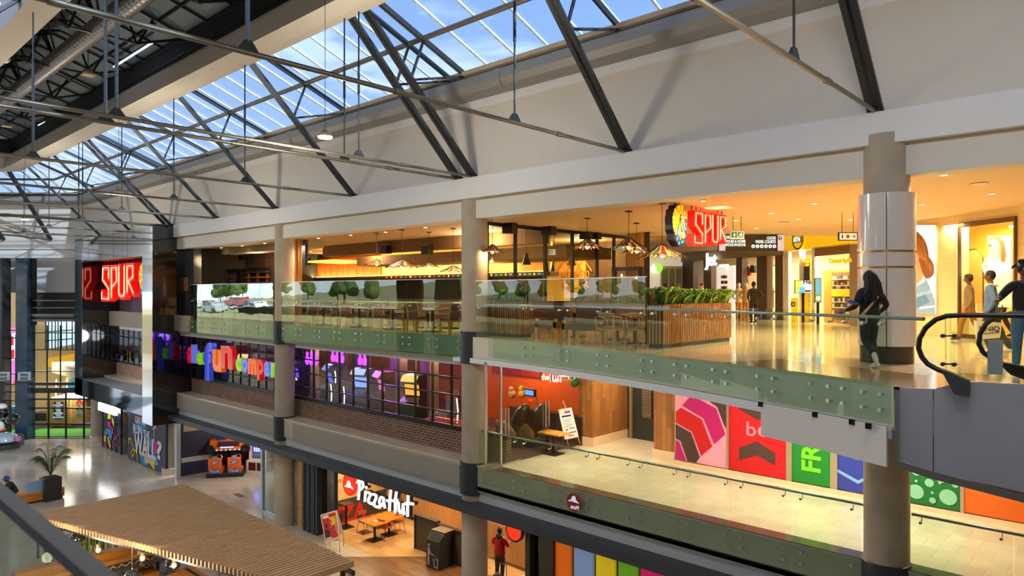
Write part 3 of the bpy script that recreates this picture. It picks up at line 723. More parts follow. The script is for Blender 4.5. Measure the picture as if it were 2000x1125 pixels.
struct(b.build('trim_27',mat('smoked_mirror',(110,122,132),.07,.95)))
b=MB();b.box((XB0,13.41,rel(-5.36)),(XA0,15.3,rel(-5.34)));struct(b.build('trim_28',mat('grey_ledge_top',(120,120,120),.7)))
b=MB();b.box((XB1,14.9,rel(-2.1)),(XA0,15.3,rel(-1.2)));struct(b.build('trim_29',BEI))
b=MB();b.box((XB1+2,14.85,rel(-2.26)),(XA0,15.3,rel(-2.1)));struct(b.build('trim_30',GRYP))
b=MB();b.box((XB1,15.5,rel(-1.3)),(XA0,15.7,rel(1.9)));struct(b.build('wall_blue_grey',mat('blue_grey_panel',(104,116,136),.4)))
b=MB();b.box((XA1,15.0,rel(-1.3)),(XY(378,15.0),15.4,rel(2.25)));struct(b.build('wall_dark_recess',PG))
b=MB();b.box((XA0,15.6,0),(XA0+.2,30,rel(2.6)));struct(b.build('wall_divider',DKW))
# ================================================================== UPPER FLOOR
def fit(mb,t,q0,q1,zb,zt,n=None,ext=.01,off=0.,m=None,bev=0.,slant=0.):
    """lettering stretched between points q0 and q1 (left, right) and heights zb..zt on a vertical plane"""
    me=textmesh(t,.5,off,'LEFT',bev,0,1)
    xs=[v.co.x for v in me.vertices];ys=[v.co.y for v in me.vertices];zz=[v.co.z for v in me.vertices]
    x0,x1,y0,y1,za,zb_=min(xs),max(xs),min(ys),max(ys),min(zz),max(zz)
    d=Vector((q1[0]-q0[0],q1[1]-q0[1],0));L=d.length;d.normalize();nn=Vector((d.y,-d.x,0))
    vs=[]
    for v in me.vertices:
        u=(v.co.x-x0)/(x1-x0);h=(v.co.y-y0)/(y1-y0);k=(v.co.z-za)/(zb_-za)
        vs.append(Vector((q0[0],q0[1],0))+d*(u*L)+Vector((0,0,zb+(zt-zb)*h+slant*u*(zt-zb)))+nn*(k*ext))
    return mb.add(vs,[tuple(p.vertices)for p in me.polygons],m)
def onP(px,py,P0,ang):
    d=_dir(px,py);n=Vector((math.sin(ang),-math.cos(ang)));P0=Vector((P0[0],P0[1]))
    t=P0.dot(n)/Vector((d.x,d.y)).dot(n);return Vector((d.x*t,d.y*t,CAMZ+d.z*t))
def fitP(mb,t,fn,x0,x1,yt,yb,**k):
    a,c=fn(x0,570),fn(x1,570);xm_=(x0+x1)/2
    return fit(mb,t,a,c,fn(xm_,yb).z,fn(xm_,yt).z,**k)
class PL:
    def __init__(s,P0,ang):s.P=Vector((P0[0],P0[1],0));s.a=ang;s.n=Vector((math.sin(ang),-math.cos(ang),0))
    def __call__(s,px,py):return onP(px,py,s.P,s.a)
    def s(s,d):return PL(s.P+s.n*d,s.a)
CEZ=rel(2.27)
dl=None;DLG=emis('downlight_glow',(255,225,170),10)
def downlights(pts,zc,power,group,labelf,col=WRM,every=1,r=.07):
    global dl
    for i,(px,py)in enumerate(pts):
        p=onZ(px,py,zc)
        if dl is None:
            dl=thing('downlight',labelf(i),'ceiling light',p,group)
            MB().lathe([(r,0),(r+.02,-.008),(r+.02,0.0)],p,16).build('trim_ring',mat('cream_ring',(226,214,190),.5),dl)
            MB().lathe([(r-.01,-.012),(.002,-.006)],p,16).build('lens',DLG,dl)
        else:
            o=copy_tree(dl,p,label=labelf(i));o['group']=group
        if i%every==0 and power>0:
            light('SPOT',p-Vector((0,0,.04)),power,col,spot_size=math.radians(150),spot_blend=.6,shadow_soft_size=.1)
dA=[(432,484),(473,480),(517,475)]
downlights(dA,CEZ-.005,0,'recessed downlights over the left end of the restaurant',lambda i:'small recessed downlight at the left end of the restaurant ceiling, '+ORL[i])
dB=[(622,465),(685,459),(753,453),(831,444)]
downlights(dB,CEZ-.005,220,'recessed downlights along the restaurant edge',lambda i:'recessed downlight along the restaurant edge between the columns, '+ORL[i])
dC=[(607,491),(659,487),(715,482),(777,477),(830,473),(521,498)]
downlights(dC,CEZ-.02,160,'recessed downlights deeper in the restaurant',lambda i:'recessed downlight deeper in the restaurant ceiling, '+['leftmost by the television','left of the cove','above the cove','between the wall speakers','near the middle column','left of the first column'][i])
dD=[(1373,392),(1506,416),(1590,397),(1437,430),(1560,427.5),(1477,445),(1660,429),(1802,340),(1843,341.5),(1937,378),(1800,399)]
nmD=['behind the red lettering','right of the red lettering','before the cladded column','above the exit sign','above the round yellow shop sign','above the direction board','beside the cladded column','first right of the concrete column','second right of the concrete column','above the jewellery shop','low beside the portrait light box']
downlights(dD,CEZ-.005,260,'recessed downlights in the cream walkway ceiling',lambda i:'recessed light in the cream walkway ceiling, '+nmD[i])
for i,(px,py,l)in enumerate([(1531,434,'round white speaker grille in the cream ceiling, larger one'),(1912,358,'round white speaker grille in the cream ceiling, far right one')]):
    p=onZ(px,py,CEZ-.003);o=MB().lathe([(.16,0),(.18,-.02),(.16,-.03),(.01,-.03)],p,20).build('ceiling_speaker',MATS['cream_ring']);tag(o,l,'speaker')
YB=23.5
SLW=woodmat('orange_slats',(196,98,34),(140,60,20),sc=(14,14,1))
b=MB();x0,x1=XY(560,YB),XY(742,YB);b.box((x0,YB+.1,rel(.9)),(x1,YB+.2,rel(2.2)),1)
rnd=random.Random(3);xx=x0
while xx<x1:wd=rnd.uniform(.05,.12);b.box((xx,YB-rnd.uniform(0,.04),rel(.95)),(xx+wd,YB+.1,rel(2.0)),0);xx+=wd+rnd.uniform(.01,.035)
struct(b.build('wall_slats',[SLW,mat('warm_backing',(150,90,40),.8)]))
b=MB();x0,x1=XY(742,YB),XY(1072,YB);b.box((x0,YB+.1,rel(.95)),(x1,YB+.25,rel(2.2)))
struct(b.build('wall_cream_panels',mat('cream_wall_panels',(236,196,120),.7)))
LED=emis('warm_led',(255,176,60),9)
b=MB();b.box((XY(585,YB),YB-.12,rel(.9)),(XY(1072,YB),YB-.08,rel(.93)));o=b.build('led_strip',LED);tag(o,'warm glowing light strip along the foot of the back wall panels','light strip')
light('AREA',((XY(560,YB)+XY(1072,YB))/2,YB-.35,rel(.88)),420,(1,.62,.22),shape='RECTANGLE',size=18,size_y=.1,rot=(math.radians(168),0,0))
b=MB();b.box((-37,26,UZ),(-16.9,26.3,CEZ));struct(b.build('wall_restaurant_back',mat('dark_kitchen_wall',(84,62,42),.7)))
b=MB();b.box((XY(572,YB),YB-.15,rel(.70)),(XY(1075,YB),YB+.6,rel(.88)));canopy=b.build('bar_canopy',mat('dark_walnut',(58,38,24),.5));tag(canopy,'long dark canopy over the open kitchen with small coloured lettering lights','canopy')
for i in range(34):
    xx=XY(755+i*9.3,YB-.16);mb=MB();col=[(220,40,20),(240,180,60),(220,40,20),(60,140,60)][i%4]if i<15 else [(60,150,60),(240,190,70),(70,130,170)][i%3]
    M=frame((xx,YB-.151,rel(.79)),'Y')
    if i%3==1:mb.disc((0,0),.05,M,n=10)
    else:mb.poly([(-.09,-.03),(.08,-.03),(.1,.03),(-.07,.035)],M)
    mb.build('lettering_light',emis('sign_%d_%d_%d'%col,col,1.6),canopy)
TAN=MATS['tan_ceiling']
b=MB();b.box((XY(630,19),19,rel(1.75)),(-16.2,19.4,CEZ));b.box((XY(700,20.5),20.4,rel(1.3)),(-16.2,23.3,rel(1.75)));struct(b.build('ceiling_drop',mat('brown_bulkhead',(112,86,58),.8)))
b=MB();b.box((-36,16.4,rel(1.95)),(-27.5,17.2,CEZ));struct(b.build('ceiling_drop',mat('pale_bulkhead',(176,164,140),.8)))
cv=onY(685,497,19.5)
b=MB();b.box((XY(640,21),19.6,rel(1.55)),(XY(700,21),22,rel(1.62)));o=b.build('ceiling_cove',emis('cove_glow',(255,190,60),3));tag(o,'glowing yellow ceiling cove left of the stained glass pendant lamps','cove light')
b=MB();b.box((-37,18.2,UZ),(XY(560,18.3),18.4,CEZ));struct(b.build('wall_mural',brickmat('mural_planks',(104,74,60),(84,60,52),(50,36,32),'XZY',2.4,.22,.01,.8,var=.3)))
b=MB();M=frame((0,18.19,0),'Y')
p=lambda px,py:(onY(px,py,18.19).x,onY(px,py,18.19).z)
mu=MB();mu.poly([p(380,487),(p(437,487)[0],p(437,487)[1]),p(437,521),p(380,524)],M,0,.005,0)
mu.poly([p(392,524),p(396,505),p(401,498),p(399,524)],M,.006,.004,1);mu.poly([p(382,524),p(389,510),p(390,524)],M,.006,.004,1)
mu.poly([p(396,505),p(402,494),p(409,491),p(414,495),p(404,503)],M,.006,.004,2);mu.poly([p(397,499),p(404,491),p(406,494),p(401,503)],M,.012,.004,2)
o=mu.build('flower_mural',[mat('mural_dark_green',(38,52,30),.8),mat('mural_leaf',(96,150,40),.8),mat('mural_pink',(206,40,110),.8)]);tag(o,'mural of a pink strelitzia flower on dark green, left end of the restaurant','mural')
ib=MB();q=[onY(430,527,18.1),onY(467,535,18.1)];ib.box((q[0].x,18.0,q[1].z),(q[1].x,18.12,q[0].z));o=ib.build('wooden_sign',mat('sign_orange_wood',(172,104,40),.6));tag(o,'small orange wooden sign board with dark lettering, left of first column','sign')
mb=MB();fit(mb,'TROPICAL ISLAND',(q[0].x+.1,17.995),(q[1].x-.1,17.995),q[1].z+.04,q[0].z-.04);mb.build('lettering',mat('dark_lettering',(40,24,14),.6),o)
for i,(a,c)in enumerate([(380,418),(428,468),(476,532)]):
    t=thing('display_shelving','dark framed display shelving at the restaurant left end, '+ORL[i],'shelf',(XY(a,17.8),17.8,UZ))
    xa,xb=XY(a,17.8),XY(c,17.8);mb=MB();z0,z1=rel(-1.3),rel(1.25)
    for x in (xa,xb):mb.box((x-.05,17.7,z0),(x+.05,17.85,z1))
    mb.box((xa,17.7,z1-.08),(xb,17.85,z1));mb.build('frame',BLK,t)
    for k in range(4):MB().box((xa+.06,17.75,rel(.2+.27*k)),(xb-.06,18.1,rel(.24+.27*k))).build('shelf',[mat('orange_shelf',(190,100,40),.6),mat('blue_post',(40,66,120),.5)][k%2],t)
    for k in range(3):MB().box((xa+.2+k*(xb-xa)/3,17.9,rel(0)),(xa+.32+k*(xb-xa)/3,18.0,rel(1.1))).build('post',MATS['blue_post']if i==1 else MATS['orange_shelf'],t)
M=frame((0,14.98,0),'Y');p=lambda px,py:(onY(px,py,14.98).x,onY(px,py,14.98).z)
mb=MB();mb.poly([p(348,542),p(367,542),p(367,568),p(348,568)],M,0,.04);o=mb.build('menu_board',mat('menu_wood',(196,120,70),.6));tag(o,'wooden menu board on the dark wall beside the black pier','menu board')
mb=MB()
for k in range(5):mb.poly([p(350,546+k*4.4),p(365,546+k*4.4),p(365,547.6+k*4.4),p(350,547.6+k*4.4)],M,.042,.004)
mb.build('menu_lines',mat('dark_lettering2',(90,50,26),.6),o)
mb=MB();mb.poly([p(348.5,570),p(358,570),p(358,584),p(348.5,584)],M,0,.02);o=mb.build('notice_sheet',mat('grey_sheet',(170,166,160),.6));tag(o,'pale notice sheet under the wooden menu board','notice')
mb=MB();a,c=XY(341,14.6),XY(370,14.5);mb.box((a,14.46,rel(-2.0)),(c,14.7,rel(-1.2)));o=mb.build('steel_end_panel',mat('beige_steel',(160,150,130),.4,.3));tag(o,'beige steel end panel with rivets at the left end of the upper balustrade','panel')  # steel end panel at the left end of the balustrade
mb=MB()
for i in range(3):
    for k in range(2):mb.disc((a+.15+i*(c-a-.3)/2,rel(-1.4-.35*k)),.025,frame((0,14.46,0),'Y'),0,.02,n=8)
mb.build('rivets',DST,o)
x0,x1=XY(560,15.45),XY(580,15.45)
b=MB();b.box((x0,15.45,UZ),(x1,15.68,CEZ),0)
n=12
for i in range(n):b.box((x0+(x1-x0)*i/n,15.40,UZ),(x0+(x1-x0)*(i+.62)/n,15.45,CEZ),0)
for i in range(3):b.box((x1,15.47+i*.075,UZ),(x1+.04,15.51+i*.075,CEZ),0)
struct(b.build('pillar_slatted',woodmat('slat_ochre',(186,124,52),(150,92,34),sc=(10,10,1))))
q0,q1=onY(586,476,16.2),onY(600,520,16.2)
t=thing('television','black television hanging beside the slatted wood pillar','television',(q0.x,16.2,q1.z))
MB().box((q0.x,16.1,q1.z),(q1.x,16.16,q0.z)).build('screen',mat('tv_black',(18,18,22),.15),t);MB().box((q0.x+.1,16.16,q1.z+.1),(q1.x-.1,16.3,CEZ)).build('bracket',BLK,t)
for i,(px,py,Y,l)in enumerate([(475,502,17.5,'left of the first column'),(609,511,20,'before the orange slat wall'),(754,488,18.8,'left one on the brown bulkhead'),(835,489,18.8,'right one on the brown bulkhead'),(997,446,16.9,'on the glass partition head, leftmost'),(1073,450,18.7,'on the glass partition head, second'),(1146,459,21.3,'on the glass partition head, third'),(1163,459,21.9,'on the glass partition head, fourth')]):
    c=onY(px,py,Y);t=thing('wall_speaker','black box speaker '+l,'speaker',c,'black box speakers under the restaurant ceiling')
    s=.17;mb=MB();mb.prism([(c.x-s*1.3,c.y-s),(c.x+s*1.3,c.y-s),(c.x+s,c.y+s),(c.x-s,c.y+s)],c.z-s,c.z+s);mb.build('cabinet',BLK,t)
    MB().tube([c,c+Vector((0,.2,.25))],.02,6).build('bracket',BLK,t)
for i,(a,c,Y,z,l)in enumerate([(600,700,21,.95,'left kitchen counter'),(760,900,21.5,.95,'middle kitchen counter'),(955,1060,21,.9,'counter by the staff member in the red cap')]):
    xa,xb=XY(a,Y),XY(c,Y);t=thing('counter','dark tiled '+l+' of the restaurant','counter',(xa,Y,UZ))
    MB().box((xa,Y,UZ),(xb,Y+.6,UZ+z)).build('body',brickmat('counter_tile',(176,164,142),(150,140,120),(60,50,40),'XZY',.1,.2,.01,.5),t);MB().box((xa-.05,Y-.05,UZ+z),(xb+.05,Y+.7,UZ+z+.05)).build('worktop',mat('dark_top',(60,50,40),.3),t)
GX=-16.0
gl=bpy.data.objects.new('window_4',None);COL.objects.link(gl);gl.location=(GX,16.1,rel(-.36));WL[gl.name]=Vector(gl.location);gl['kind']='structure'
y0,y1=16.0,YX(1226,GX);zb,zt=rel(-.36),CEZ
mb=MB();ms=[YX(px,GX)for px in (951,1006.5,1064.5,1117.5,1166,1199)]+[y1]
for yy in ms:mb.box((GX-.05,yy-.045,zb),(GX+.05,yy+.045,zt))
mb.box((GX-.05,y0,zt-.12),(GX+.05,y1,zt));mb.box((GX-.05,y0,zb-.06),(GX+.05,y1,zb+.03))
mb.build('window_frame',BLK,gl);MB().box((GX-.006,y0,zb),(GX+.006,y1,zt)).build('window_glass',glassmat('partition_glass',(240,240,232),1.45,.6),gl)
b=MB();b.box((GX-.12,16.0,UZ),(GX+.12,y1,rel(-.40)));struct(b.build('wall_low',mat('brown_counter_front',(150,96,48),.5)))
t=thing('door_frame','dark framed glass door of the restaurant before the pale slatted pillar','door',(GX+.3,y1,UZ))
q0,q1=onW(1200,521,26.2),onW(1253,528,25.6)
P0,P1=onW(1200,521,26.5),onW(1252,521,25.6)
mb=MB();zt2=rel(.93)
for P in (P0,P1):mb.box((P.x-.07,P.y-.07,UZ),(P.x+.07,P.y+.07,zt2))
mb.bar((P0.x,P0.y,zt2-.07),(P1.x,P1.y,zt2-.07),.12,.14);mb.build('frame',BLK,t)
mb=MB();mb.bar((P0.x,P0.y,rel(-.25)),(P1.x,P1.y,rel(-.25)),.012,2.1);mb.build('glass',MATS['partition_glass'],t)
b=MB();A0,A1=onW(1224,570,27.4),onW(1252,570,26.6)
d=(A1-A0);d.z=0;L=d.length;d.normalize();n2=Vector((d.y,-d.x,0))
for i in range(11):
    a=A0+d*(L*i/11);c=A0+d*(L*(i+.6)/11);b.prism([(a.x,a.y),(c.x,c.y),(c.x-n2.x*.3,c.y-n2.y*.3),(a.x-n2.x*.3,a.y-n2.y*.3)],UZ,CEZ)
a,c=A0-n2*.1,A1-n2*.1;b.prism([(a.x,a.y),(c.x,c.y),(c.x-n2.x*.3,c.y-n2.y*.3),(a.x-n2.x*.3,a.y-n2.y*.3)],UZ,CEZ)
struct(b.build('pillar_slatted',woodmat('slat_pale',(214,172,104),(186,140,78),sc=(10,10,1))))
b=MB();A0,A1=onW(1253,570,26.8),onW(1269,570,26.4);b.prism([(A0.x,A0.y),(A1.x,A1.y),(A1.x*1.04,A1.y*1.04),(A0.x*1.04,A0.y*1.04)],UZ,CEZ);struct(b.build('pillar_brown',mat('dark_taupe',(74,62,52),.6)))
b=MB();WYY=27.0
x0,x1=XY(1088,WYY),XY(1160,WYY);b.box((x0,25.9,rel(-1.3)),(x1+.3,25.98,rel(2.1)));struct(b.build('wall_welcome',mat('yellow_plaster',(236,190,96),.7)))
mb=MB();xw0,xw1=XY(1098,25.85),XY(1151,25.85)
for k,(s,ya,yb)in enumerate([('WELCOME TO',545,529),('OUR',562,549)]):fit(mb,s,(xw0,25.86),(xw1,25.86),onY(1125,ya,25.86).z,onY(1125,yb,25.86).z,ext=.05)
for k in range(3):
    xq=XY(1104+k*18,25.86);M=frame((0,25.88,0),'Y');zq=onY(1120,517,25.86).z;mb.stroke([(xq-.45,zq-.3),(xq,zq+.25),(xq+.45,zq-.3)],.05,M,0,.05)
o=mb.build('welcome_lettering',mat('gold_letters',(206,150,60),.5));tag(o,'raised ochre welcome lettering with mountain shapes on the yellow inner wall','lettering')
CONE=mat('olive_cone',(70,66,48),.5)
for i,(px,py,Y,c_,l)in enumerate([(1028,506,18.6,CONE,'dark olive cone pendant lamp inside the glass partition'),(1116,508,20.8,mat('amber_cone',(150,96,40),.5),'amber brown cone pendant lamp inside the glass partition'),(1069,522,23,CONE,'small cone pendant lamp farther back, left one'),(1081,521,23.5,CONE,'small cone pendant lamp farther back, right one')]):
    p=onY(px,py,Y);t=thing('cone_pendant',l,'pendant lamp',p);k=.75 if i>1 else 1
    MB().lathe([(.17*k,-.2),(.07*k,.12),(.09*k,.2),(.05*k,.2),(.03,.1)],p,16).build('shade',c_,t,True);MB().ball(p+Vector((0,0,-.14)),.05,8).build('bulb',emis('bulb_warm',(255,190,90),14),t,True);MB().tube([p+Vector((0,0,.2)),(p.x,p.y,CEZ)],.008,5).build('cable',BLK,t)
def exit_sign(px0,px1,py0,py1,w_,l,col=(30,110,60),kind='exit'):
    a=onW(px0,py0,w_);c=onW(px1,py1,w_);M=frame(((a.x+c.x)/2,(a.y+c.y)/2,(a.z+c.z)/2),'W');W=(Vector((a.x,a.y))-Vector((c.x,c.y))).length/2;H=abs(a.z-c.z)/2
    t=thing('exit_sign' if kind=='exit' else 'fire_sign',l,'sign',M.translation)
    mb=MB();mb.poly([(-W,-H),(W,-H),(W,H),(-W,H)],M,-.03,.06);mb.build('frame',mat('sign_frame_'+kind,(200,206,190)if kind=='exit' else (30,24,22),.5),t)
    mb=MB();mb.poly([(-W*.9,-H*.78),(W*.9,-H*.78),(W*.9,H*.78),(-W*.9,H*.78)],M,.03,.004,0)
    if kind=='exit':
        mb.poly([(-W*.86,-H*.7),(-W*.04,-H*.7),(-W*.04,H*.7),(-W*.86,H*.7)],M,.034,.004,1);mb.poly([(W*.04,-H*.7),(W*.86,-H*.7),(W*.86,H*.7),(W*.04,H*.7)],M,.034,.004,1)
        mb.poly([(-W*.62,0),(-W*.44,H*.5),(-W*.26,0),(-W*.37,0),(-W*.37,-H*.5),(-W*.51,-H*.5),(-W*.51,0)],M,.038,.004,0)
        mb.stroke([(W*.2,-H*.5),(W*.4,-H*.1),(W*.5,H*.25)],H*.16,M,.038,.004,0);mb.stroke([(W*.65,-H*.5),(W*.55,-H*.1),(W*.4,-H*.1)],H*.16,M,.042,.004,0);mb.stroke([(W*.28,H*.2),(W*.5,H*.28),(W*.72,H*.05)],H*.14,M,.046,.004,0);mb.disc((W*.57,H*.47),H*.14,M,.038,.004,0,10)
    else:
        mb.poly([(-W*.7,-H*.5),(-W*.52,-H*.5),(-W*.52,H*.3),(-W*.61,H*.55),(-W*.7,H*.3)],M,.036,.004,1);mb.disc((-W*.05,0),H*.5,M,.036,.004,2,16)
        mb.stroke([(W*.35,0),(W*.72,0)],H*.18,M,.036,.004,1);mb.stroke([(W*.55,H*.4),(W*.75,0),(W*.55,-H*.4)],H*.18,M,.04,.004,1)
    mb.build('face',[mat('sign_pale',(236,240,214),.5,emit=(236,240,214),es=.4),mat('sign_col_'+kind,col,.5),mat('sign_tan',(190,120,70),.5)],t)
    mb=MB();
    for s in (-.6,.6):q=M@Vector((W*s,H,0));mb.tube([q,(q.x,q.y,CEZ)],.008,5)
    mb.build('hangers',BLK,t)
exit_sign(1072,1085,487,498,24.5,'green running man exit sign seen through the glass partition')
exit_sign(1426,1453,451,467,21,'green exit sign hanging in front of the direction board')
exit_sign(1637,1674,454,470,20,'black framed red fire equipment sign with an arrow, left of the cladded column',(190,30,30),'fire')
SG=[mat('leaded_red',(190,50,24),.3,emit=(190,50,24),es=.25),mat('leaded_blue',(50,120,140),.3,emit=(50,120,140),es=.15),mat('leaded_orange',(226,140,40),.3,emit=(226,140,40),es=.4),mat('leaded_brown',(110,70,50),.4),mat('leaded_cream',(220,190,130),.3,emit=(220,190,130),es=.2)]
def pendant(p,R_,H_,seed,label,up=None):
    t=thing('stained_glass_pendant',label,'pendant lamp',p,'stained glass pendant lamps of the restaurant');rnd=random.Random(seed)
    n=24;mb=MB();lead=MB()
    for i in range(n):
        a0,a1=2*PI*i/n,2*PI*(i+1)/n;am=(a0+a1)/2;R1=R_*(1.0 if i%2 else .86);z1=-H_*(1.0 if i%2 else .86)
        def P(a,r,z):return p+Vector((r*math.cos(a),r*math.sin(a),z))
        c1,c2,c3=rnd.randrange(5),rnd.randrange(5),rnd.randrange(5)
        mb.add([P(a0,.05,0),P(a1,.05,0),P(a1,R_*.4,-H_*.42),P(a0,R_*.4,-H_*.42)],[(0,1,2,3)],c1)
        mb.add([P(a0,R_*.4,-H_*.42),P(a1,R_*.4,-H_*.42),P(a1,R_*.72,-H_*.72),P(a0,R_*.72,-H_*.72)],[(0,1,2,3)],c2)
        mb.add([P(a0,R_*.72,-H_*.72),P(a1,R_*.72,-H_*.72),P(am,R1,z1)],[(0,1,2)],c3)
        for aa in (a0,):lead.tube([P(aa,.05,.003),P(aa,R_*.4,-H_*.42+.004),P(aa,R_*.72,-H_*.72+.004)],.008,4)
        lead.tube([P(a0,R_*.72,-H_*.72),P(am,R1,z1),P(a1,R_*.72,-H_*.72)],.008,4);lead.tube([P(a0,R_*.4,-H_*.42),P(a1,R_*.4,-H_*.42)],.006,4)
    sh=mb.build('shade',SG,t);lead.build('lead_came',BLK,sh)
    MB().ball(p+Vector((0,0,-H_*.75)),.055,8,sc=(1,1,1.3)).build('bulb',MATS['bulb_warm'],t,True)
    MB().tube([p,(p.x,p.y,CEZ)],.008,5).build('cable',BLK,t);MB().lathe([(.1,CEZ-p.z-.03),(.1,CEZ-p.z)],p,12).build('canopy',BLK,t)
    light('POINT',p+Vector((0,0,-H_-.05)),30,(1,.66,.3),shadow_soft_size=.05)
pendant(onW(1147,466,21.5),.56,.34,1,'stained glass pendant lamp, leftmost outside the partition')
pendant(onW(1228,465,19.6),.60,.34,2,'red and grey stained glass pendant lamp in the middle of the terrace')
pendant(onW(1243,476,23.0),.50,.32,3,'stained glass pendant lamp half hidden behind the middle one')
pendant(onW(1293,477,17.8),.62,.36,4,'blue and orange stained glass pendant lamp left of the chief emblem')
pendant(onW(736,507,27.0),.5,.22,5,'stained glass pendant lamp before the orange slat wall')
pendant(onW(785,507,25.5),.70,.32,6,'large stained glass pendant lamp before the cream lit wall')
pendant(onW(838,512,26.5),.42,.20,7,'small stained glass pendant lamp, third from the left inside')
pendant(onW(885,519,25.0),.55,.24,8,'stained glass pendant lamp just left of the middle column')
pendant(onW(962,478,21.0),.34,.26,9,'dark stained glass pendant lamp just right of the middle column')
S_P=[(.42,.62),(.42,.93),(.12,.93),(.10,.60),(.42,.34),(.42,.06),(.06,.06),(.06,.26)]
P_P=[(.10,.10),(.10,.92),(.40,.92),(.43,.55),(.16,.40)]
U_P=[(.10,.95),(.10,.20),(.20,.14),(.36,.14),(.43,.22),(.43,.95)]
R_P=[(.10,.24),(.10,.94),(.42,.94),(.42,.64),(.16,.54),(.44,.22)]
NEON=emis('cream_neon',(255,150,100),3.2);REDL=mat('red_sign_body',(225,16,8),.4,emit=(225,10,5),es=.55,var=.02)
REDS=mat('dark_red_side',(150,6,8),.5)
def spur(M,W,H,t,dth=.2):
    """four letters on frame M, total width W, height H; thickness behind the face"""
    for k,(nm,P,wk)in enumerate((('letter_s',S_P,.30),('letter_p',P_P,.24),('letter_u',U_P,.24),('letter_r',R_P,.24))):
        x0=[0,.29,.51,.75][k]*W;sx=wk*W/.5
        pts=[(x0+a*sx,c*H)for a,c in P]
        mb=MB();mb.stroke(pts,.15*H,M,-dth,dth,0);l=mb.build(nm,[REDL],t)
        mb=MB();mb.tube([M@Vector((a,c,.015))for a,c in pts],.011*H/.9,6);mb.build('neon_tube',NEON,l)
def chief(M,H,t,dth=.22):
    """emblem: face with feather headdress, drawn on frame M with origin at bottom centre"""
    W=H*.72
    def Q(x,y):return (x*W,y*H)
    out=[Q(*p)for p in [(-.12,.0),(.02,-.02),(.12,.04),(.34,.10),(.42,.22),(.44,.40),(.46,.56),(.42,.66),(.36,.78),(.26,.90),(.12,.98),(-.06,1.02),(-.26,.98),(-.28,.90),(-.42,.88),(-.46,.74),(-.52,.66),(-.48,.50),(-.50,.38),(-.40,.28),(-.40,.14),(-.28,.10)]]
    mb=MB();mb.poly(out,M,-dth,dth);body=mb.build('backing',mat('navy_sign_body',(28,30,70),.4),t)
    mats=[mat('emblem_yellow',(250,200,10),.4,emit=(250,190,10),es=.45),mat('emblem_orange',(246,150,20),.4,emit=(246,140,20),es=.4),mat('emblem_red',(226,30,24),.4,emit=(226,30,24),es=.4),mat('emblem_teal',(20,200,220),.4,emit=(20,200,220),es=.35),mat('emblem_line',(20,16,24),.5)]
    mb=MB();c=Q(.10,.60);n=15
    for i in range(n):
        a0=math.radians(236-i*14.5);a1=a0-math.radians(12.8);r0,r1=.19*H,(.50-.014*max(0,i-6))*H
        if i>10:r1*=.8
        mb.poly([(c[0]+r0*math.cos(a0)*.7,c[1]+r0*math.sin(a0)),(c[0]+r1*math.cos(a0)*.86,c[1]+r1*math.sin(a0)*.86),(c[0]+r1*1.02*math.cos((a0+a1)/2)*.88,c[1]+r1*math.sin((a0+a1)/2)*.9),(c[0]+r1*math.cos(a1)*.86,c[1]+r1*math.sin(a1)*.86),(c[0]+r0*math.cos(a1)*.7,c[1]+r0*math.sin(a1))],M,.002,.006,i%2)
    mb.build('feathers',mats,body)
    mb=MB()
    mb.poly([Q(.0,.70),Q(.08,.78),Q(.24,.78),Q(.30,.70),Q(.26,.62),Q(.02,.62)],M,.004,.006,2)
    mb.poly([Q(.08,.74),Q(.15,.79),Q(.18,.73),Q(.12,.69)],M,.012,.005,3);mb.poly([Q(.02,.70),Q(.07,.73),Q(.06,.67)],M,.012,.005,3);mb.poly([Q(.20,.71),Q(.27,.74),Q(.28,.67)],M,.012,.005,3)
    mb.poly([Q(.04,.62),Q(.16,.69),Q(.17,.34),Q(.08,.42),Q(.02,.50)],M,.012,.006,0);mb.poly([Q(.17,.68),Q(.27,.62),Q(.29,.46),Q(.24,.37),Q(.17,.34)],M,.012,.006,3)
    mb.poly([Q(.06,.34),Q(.20,.36),Q(.20,.18),Q(.06,.20)],M,.008,.005,1);mb.poly([Q(.20,.36),Q(.28,.34),Q(.26,.18),Q(.20,.19)],M,.008,.005,3)
    mb.poly([Q(.07,.585),Q(.14,.59),Q(.14,.57),Q(.07,.565)],M,.019,.003,4);mb.poly([Q(.19,.59),Q(.26,.585),Q(.26,.565),Q(.19,.57)],M,.019,.003,4);mb.poly([Q(.10,.44),Q(.22,.45),Q(.20,.42),(Q(.12,.42))],M,.019,.003,4);mb.poly([Q(.16,.58),Q(.185,.58),Q(.19,.48),Q(.14,.48)],M,.019,.003,4)
    rnd=random.Random(2)
    for (x0,y0,x1,y1,w_,k)in [(-.02,.62,-.30,.20,.07,2),(.0,.56,-.20,.10,.07,3),(.0,.50,-.10,.06,.07,2),(-.02,.52,-.34,.26,.06,3),(.02,.44,-.02,.12,.06,3),(.30,.62,.36,.46,.08,2),(.32,.58,.40,.52,.07,3),(.32,.50,.40,.34,.07,2),(.30,.46,.38,.40,.08,3),(.30,.36,.36,.24,.07,2),(.28,.30,.30,.20,.1,3),(-.04,.14,.26,.22,.07,2),(.02,.06,.26,.14,.07,3),(-.06,.10,-.14,.02,.08,3),(-.2,.2,-.26,.12,.08,3)]:
        a,c_=Vector(Q(x0,y0)),Vector(Q(x1,y1));tt=(c_-a).normalized();nn=Vector((-tt.y,tt.x))*w_*W*.62;md=(a+c_)/2
        mb.poly([a,md+nn,c_,md-nn],M,.006+rnd.random()*.004,.005,k)
    mb.build('face_and_ribbons',mats,body)
t=thing('restaurant_sign','hanging red neon restaurant lettering beside a colourful headdress emblem, over the right terrace','sign',(-9.28,17.5,rel(1.4)))
MX=frame((-9.0,0,0),'X')
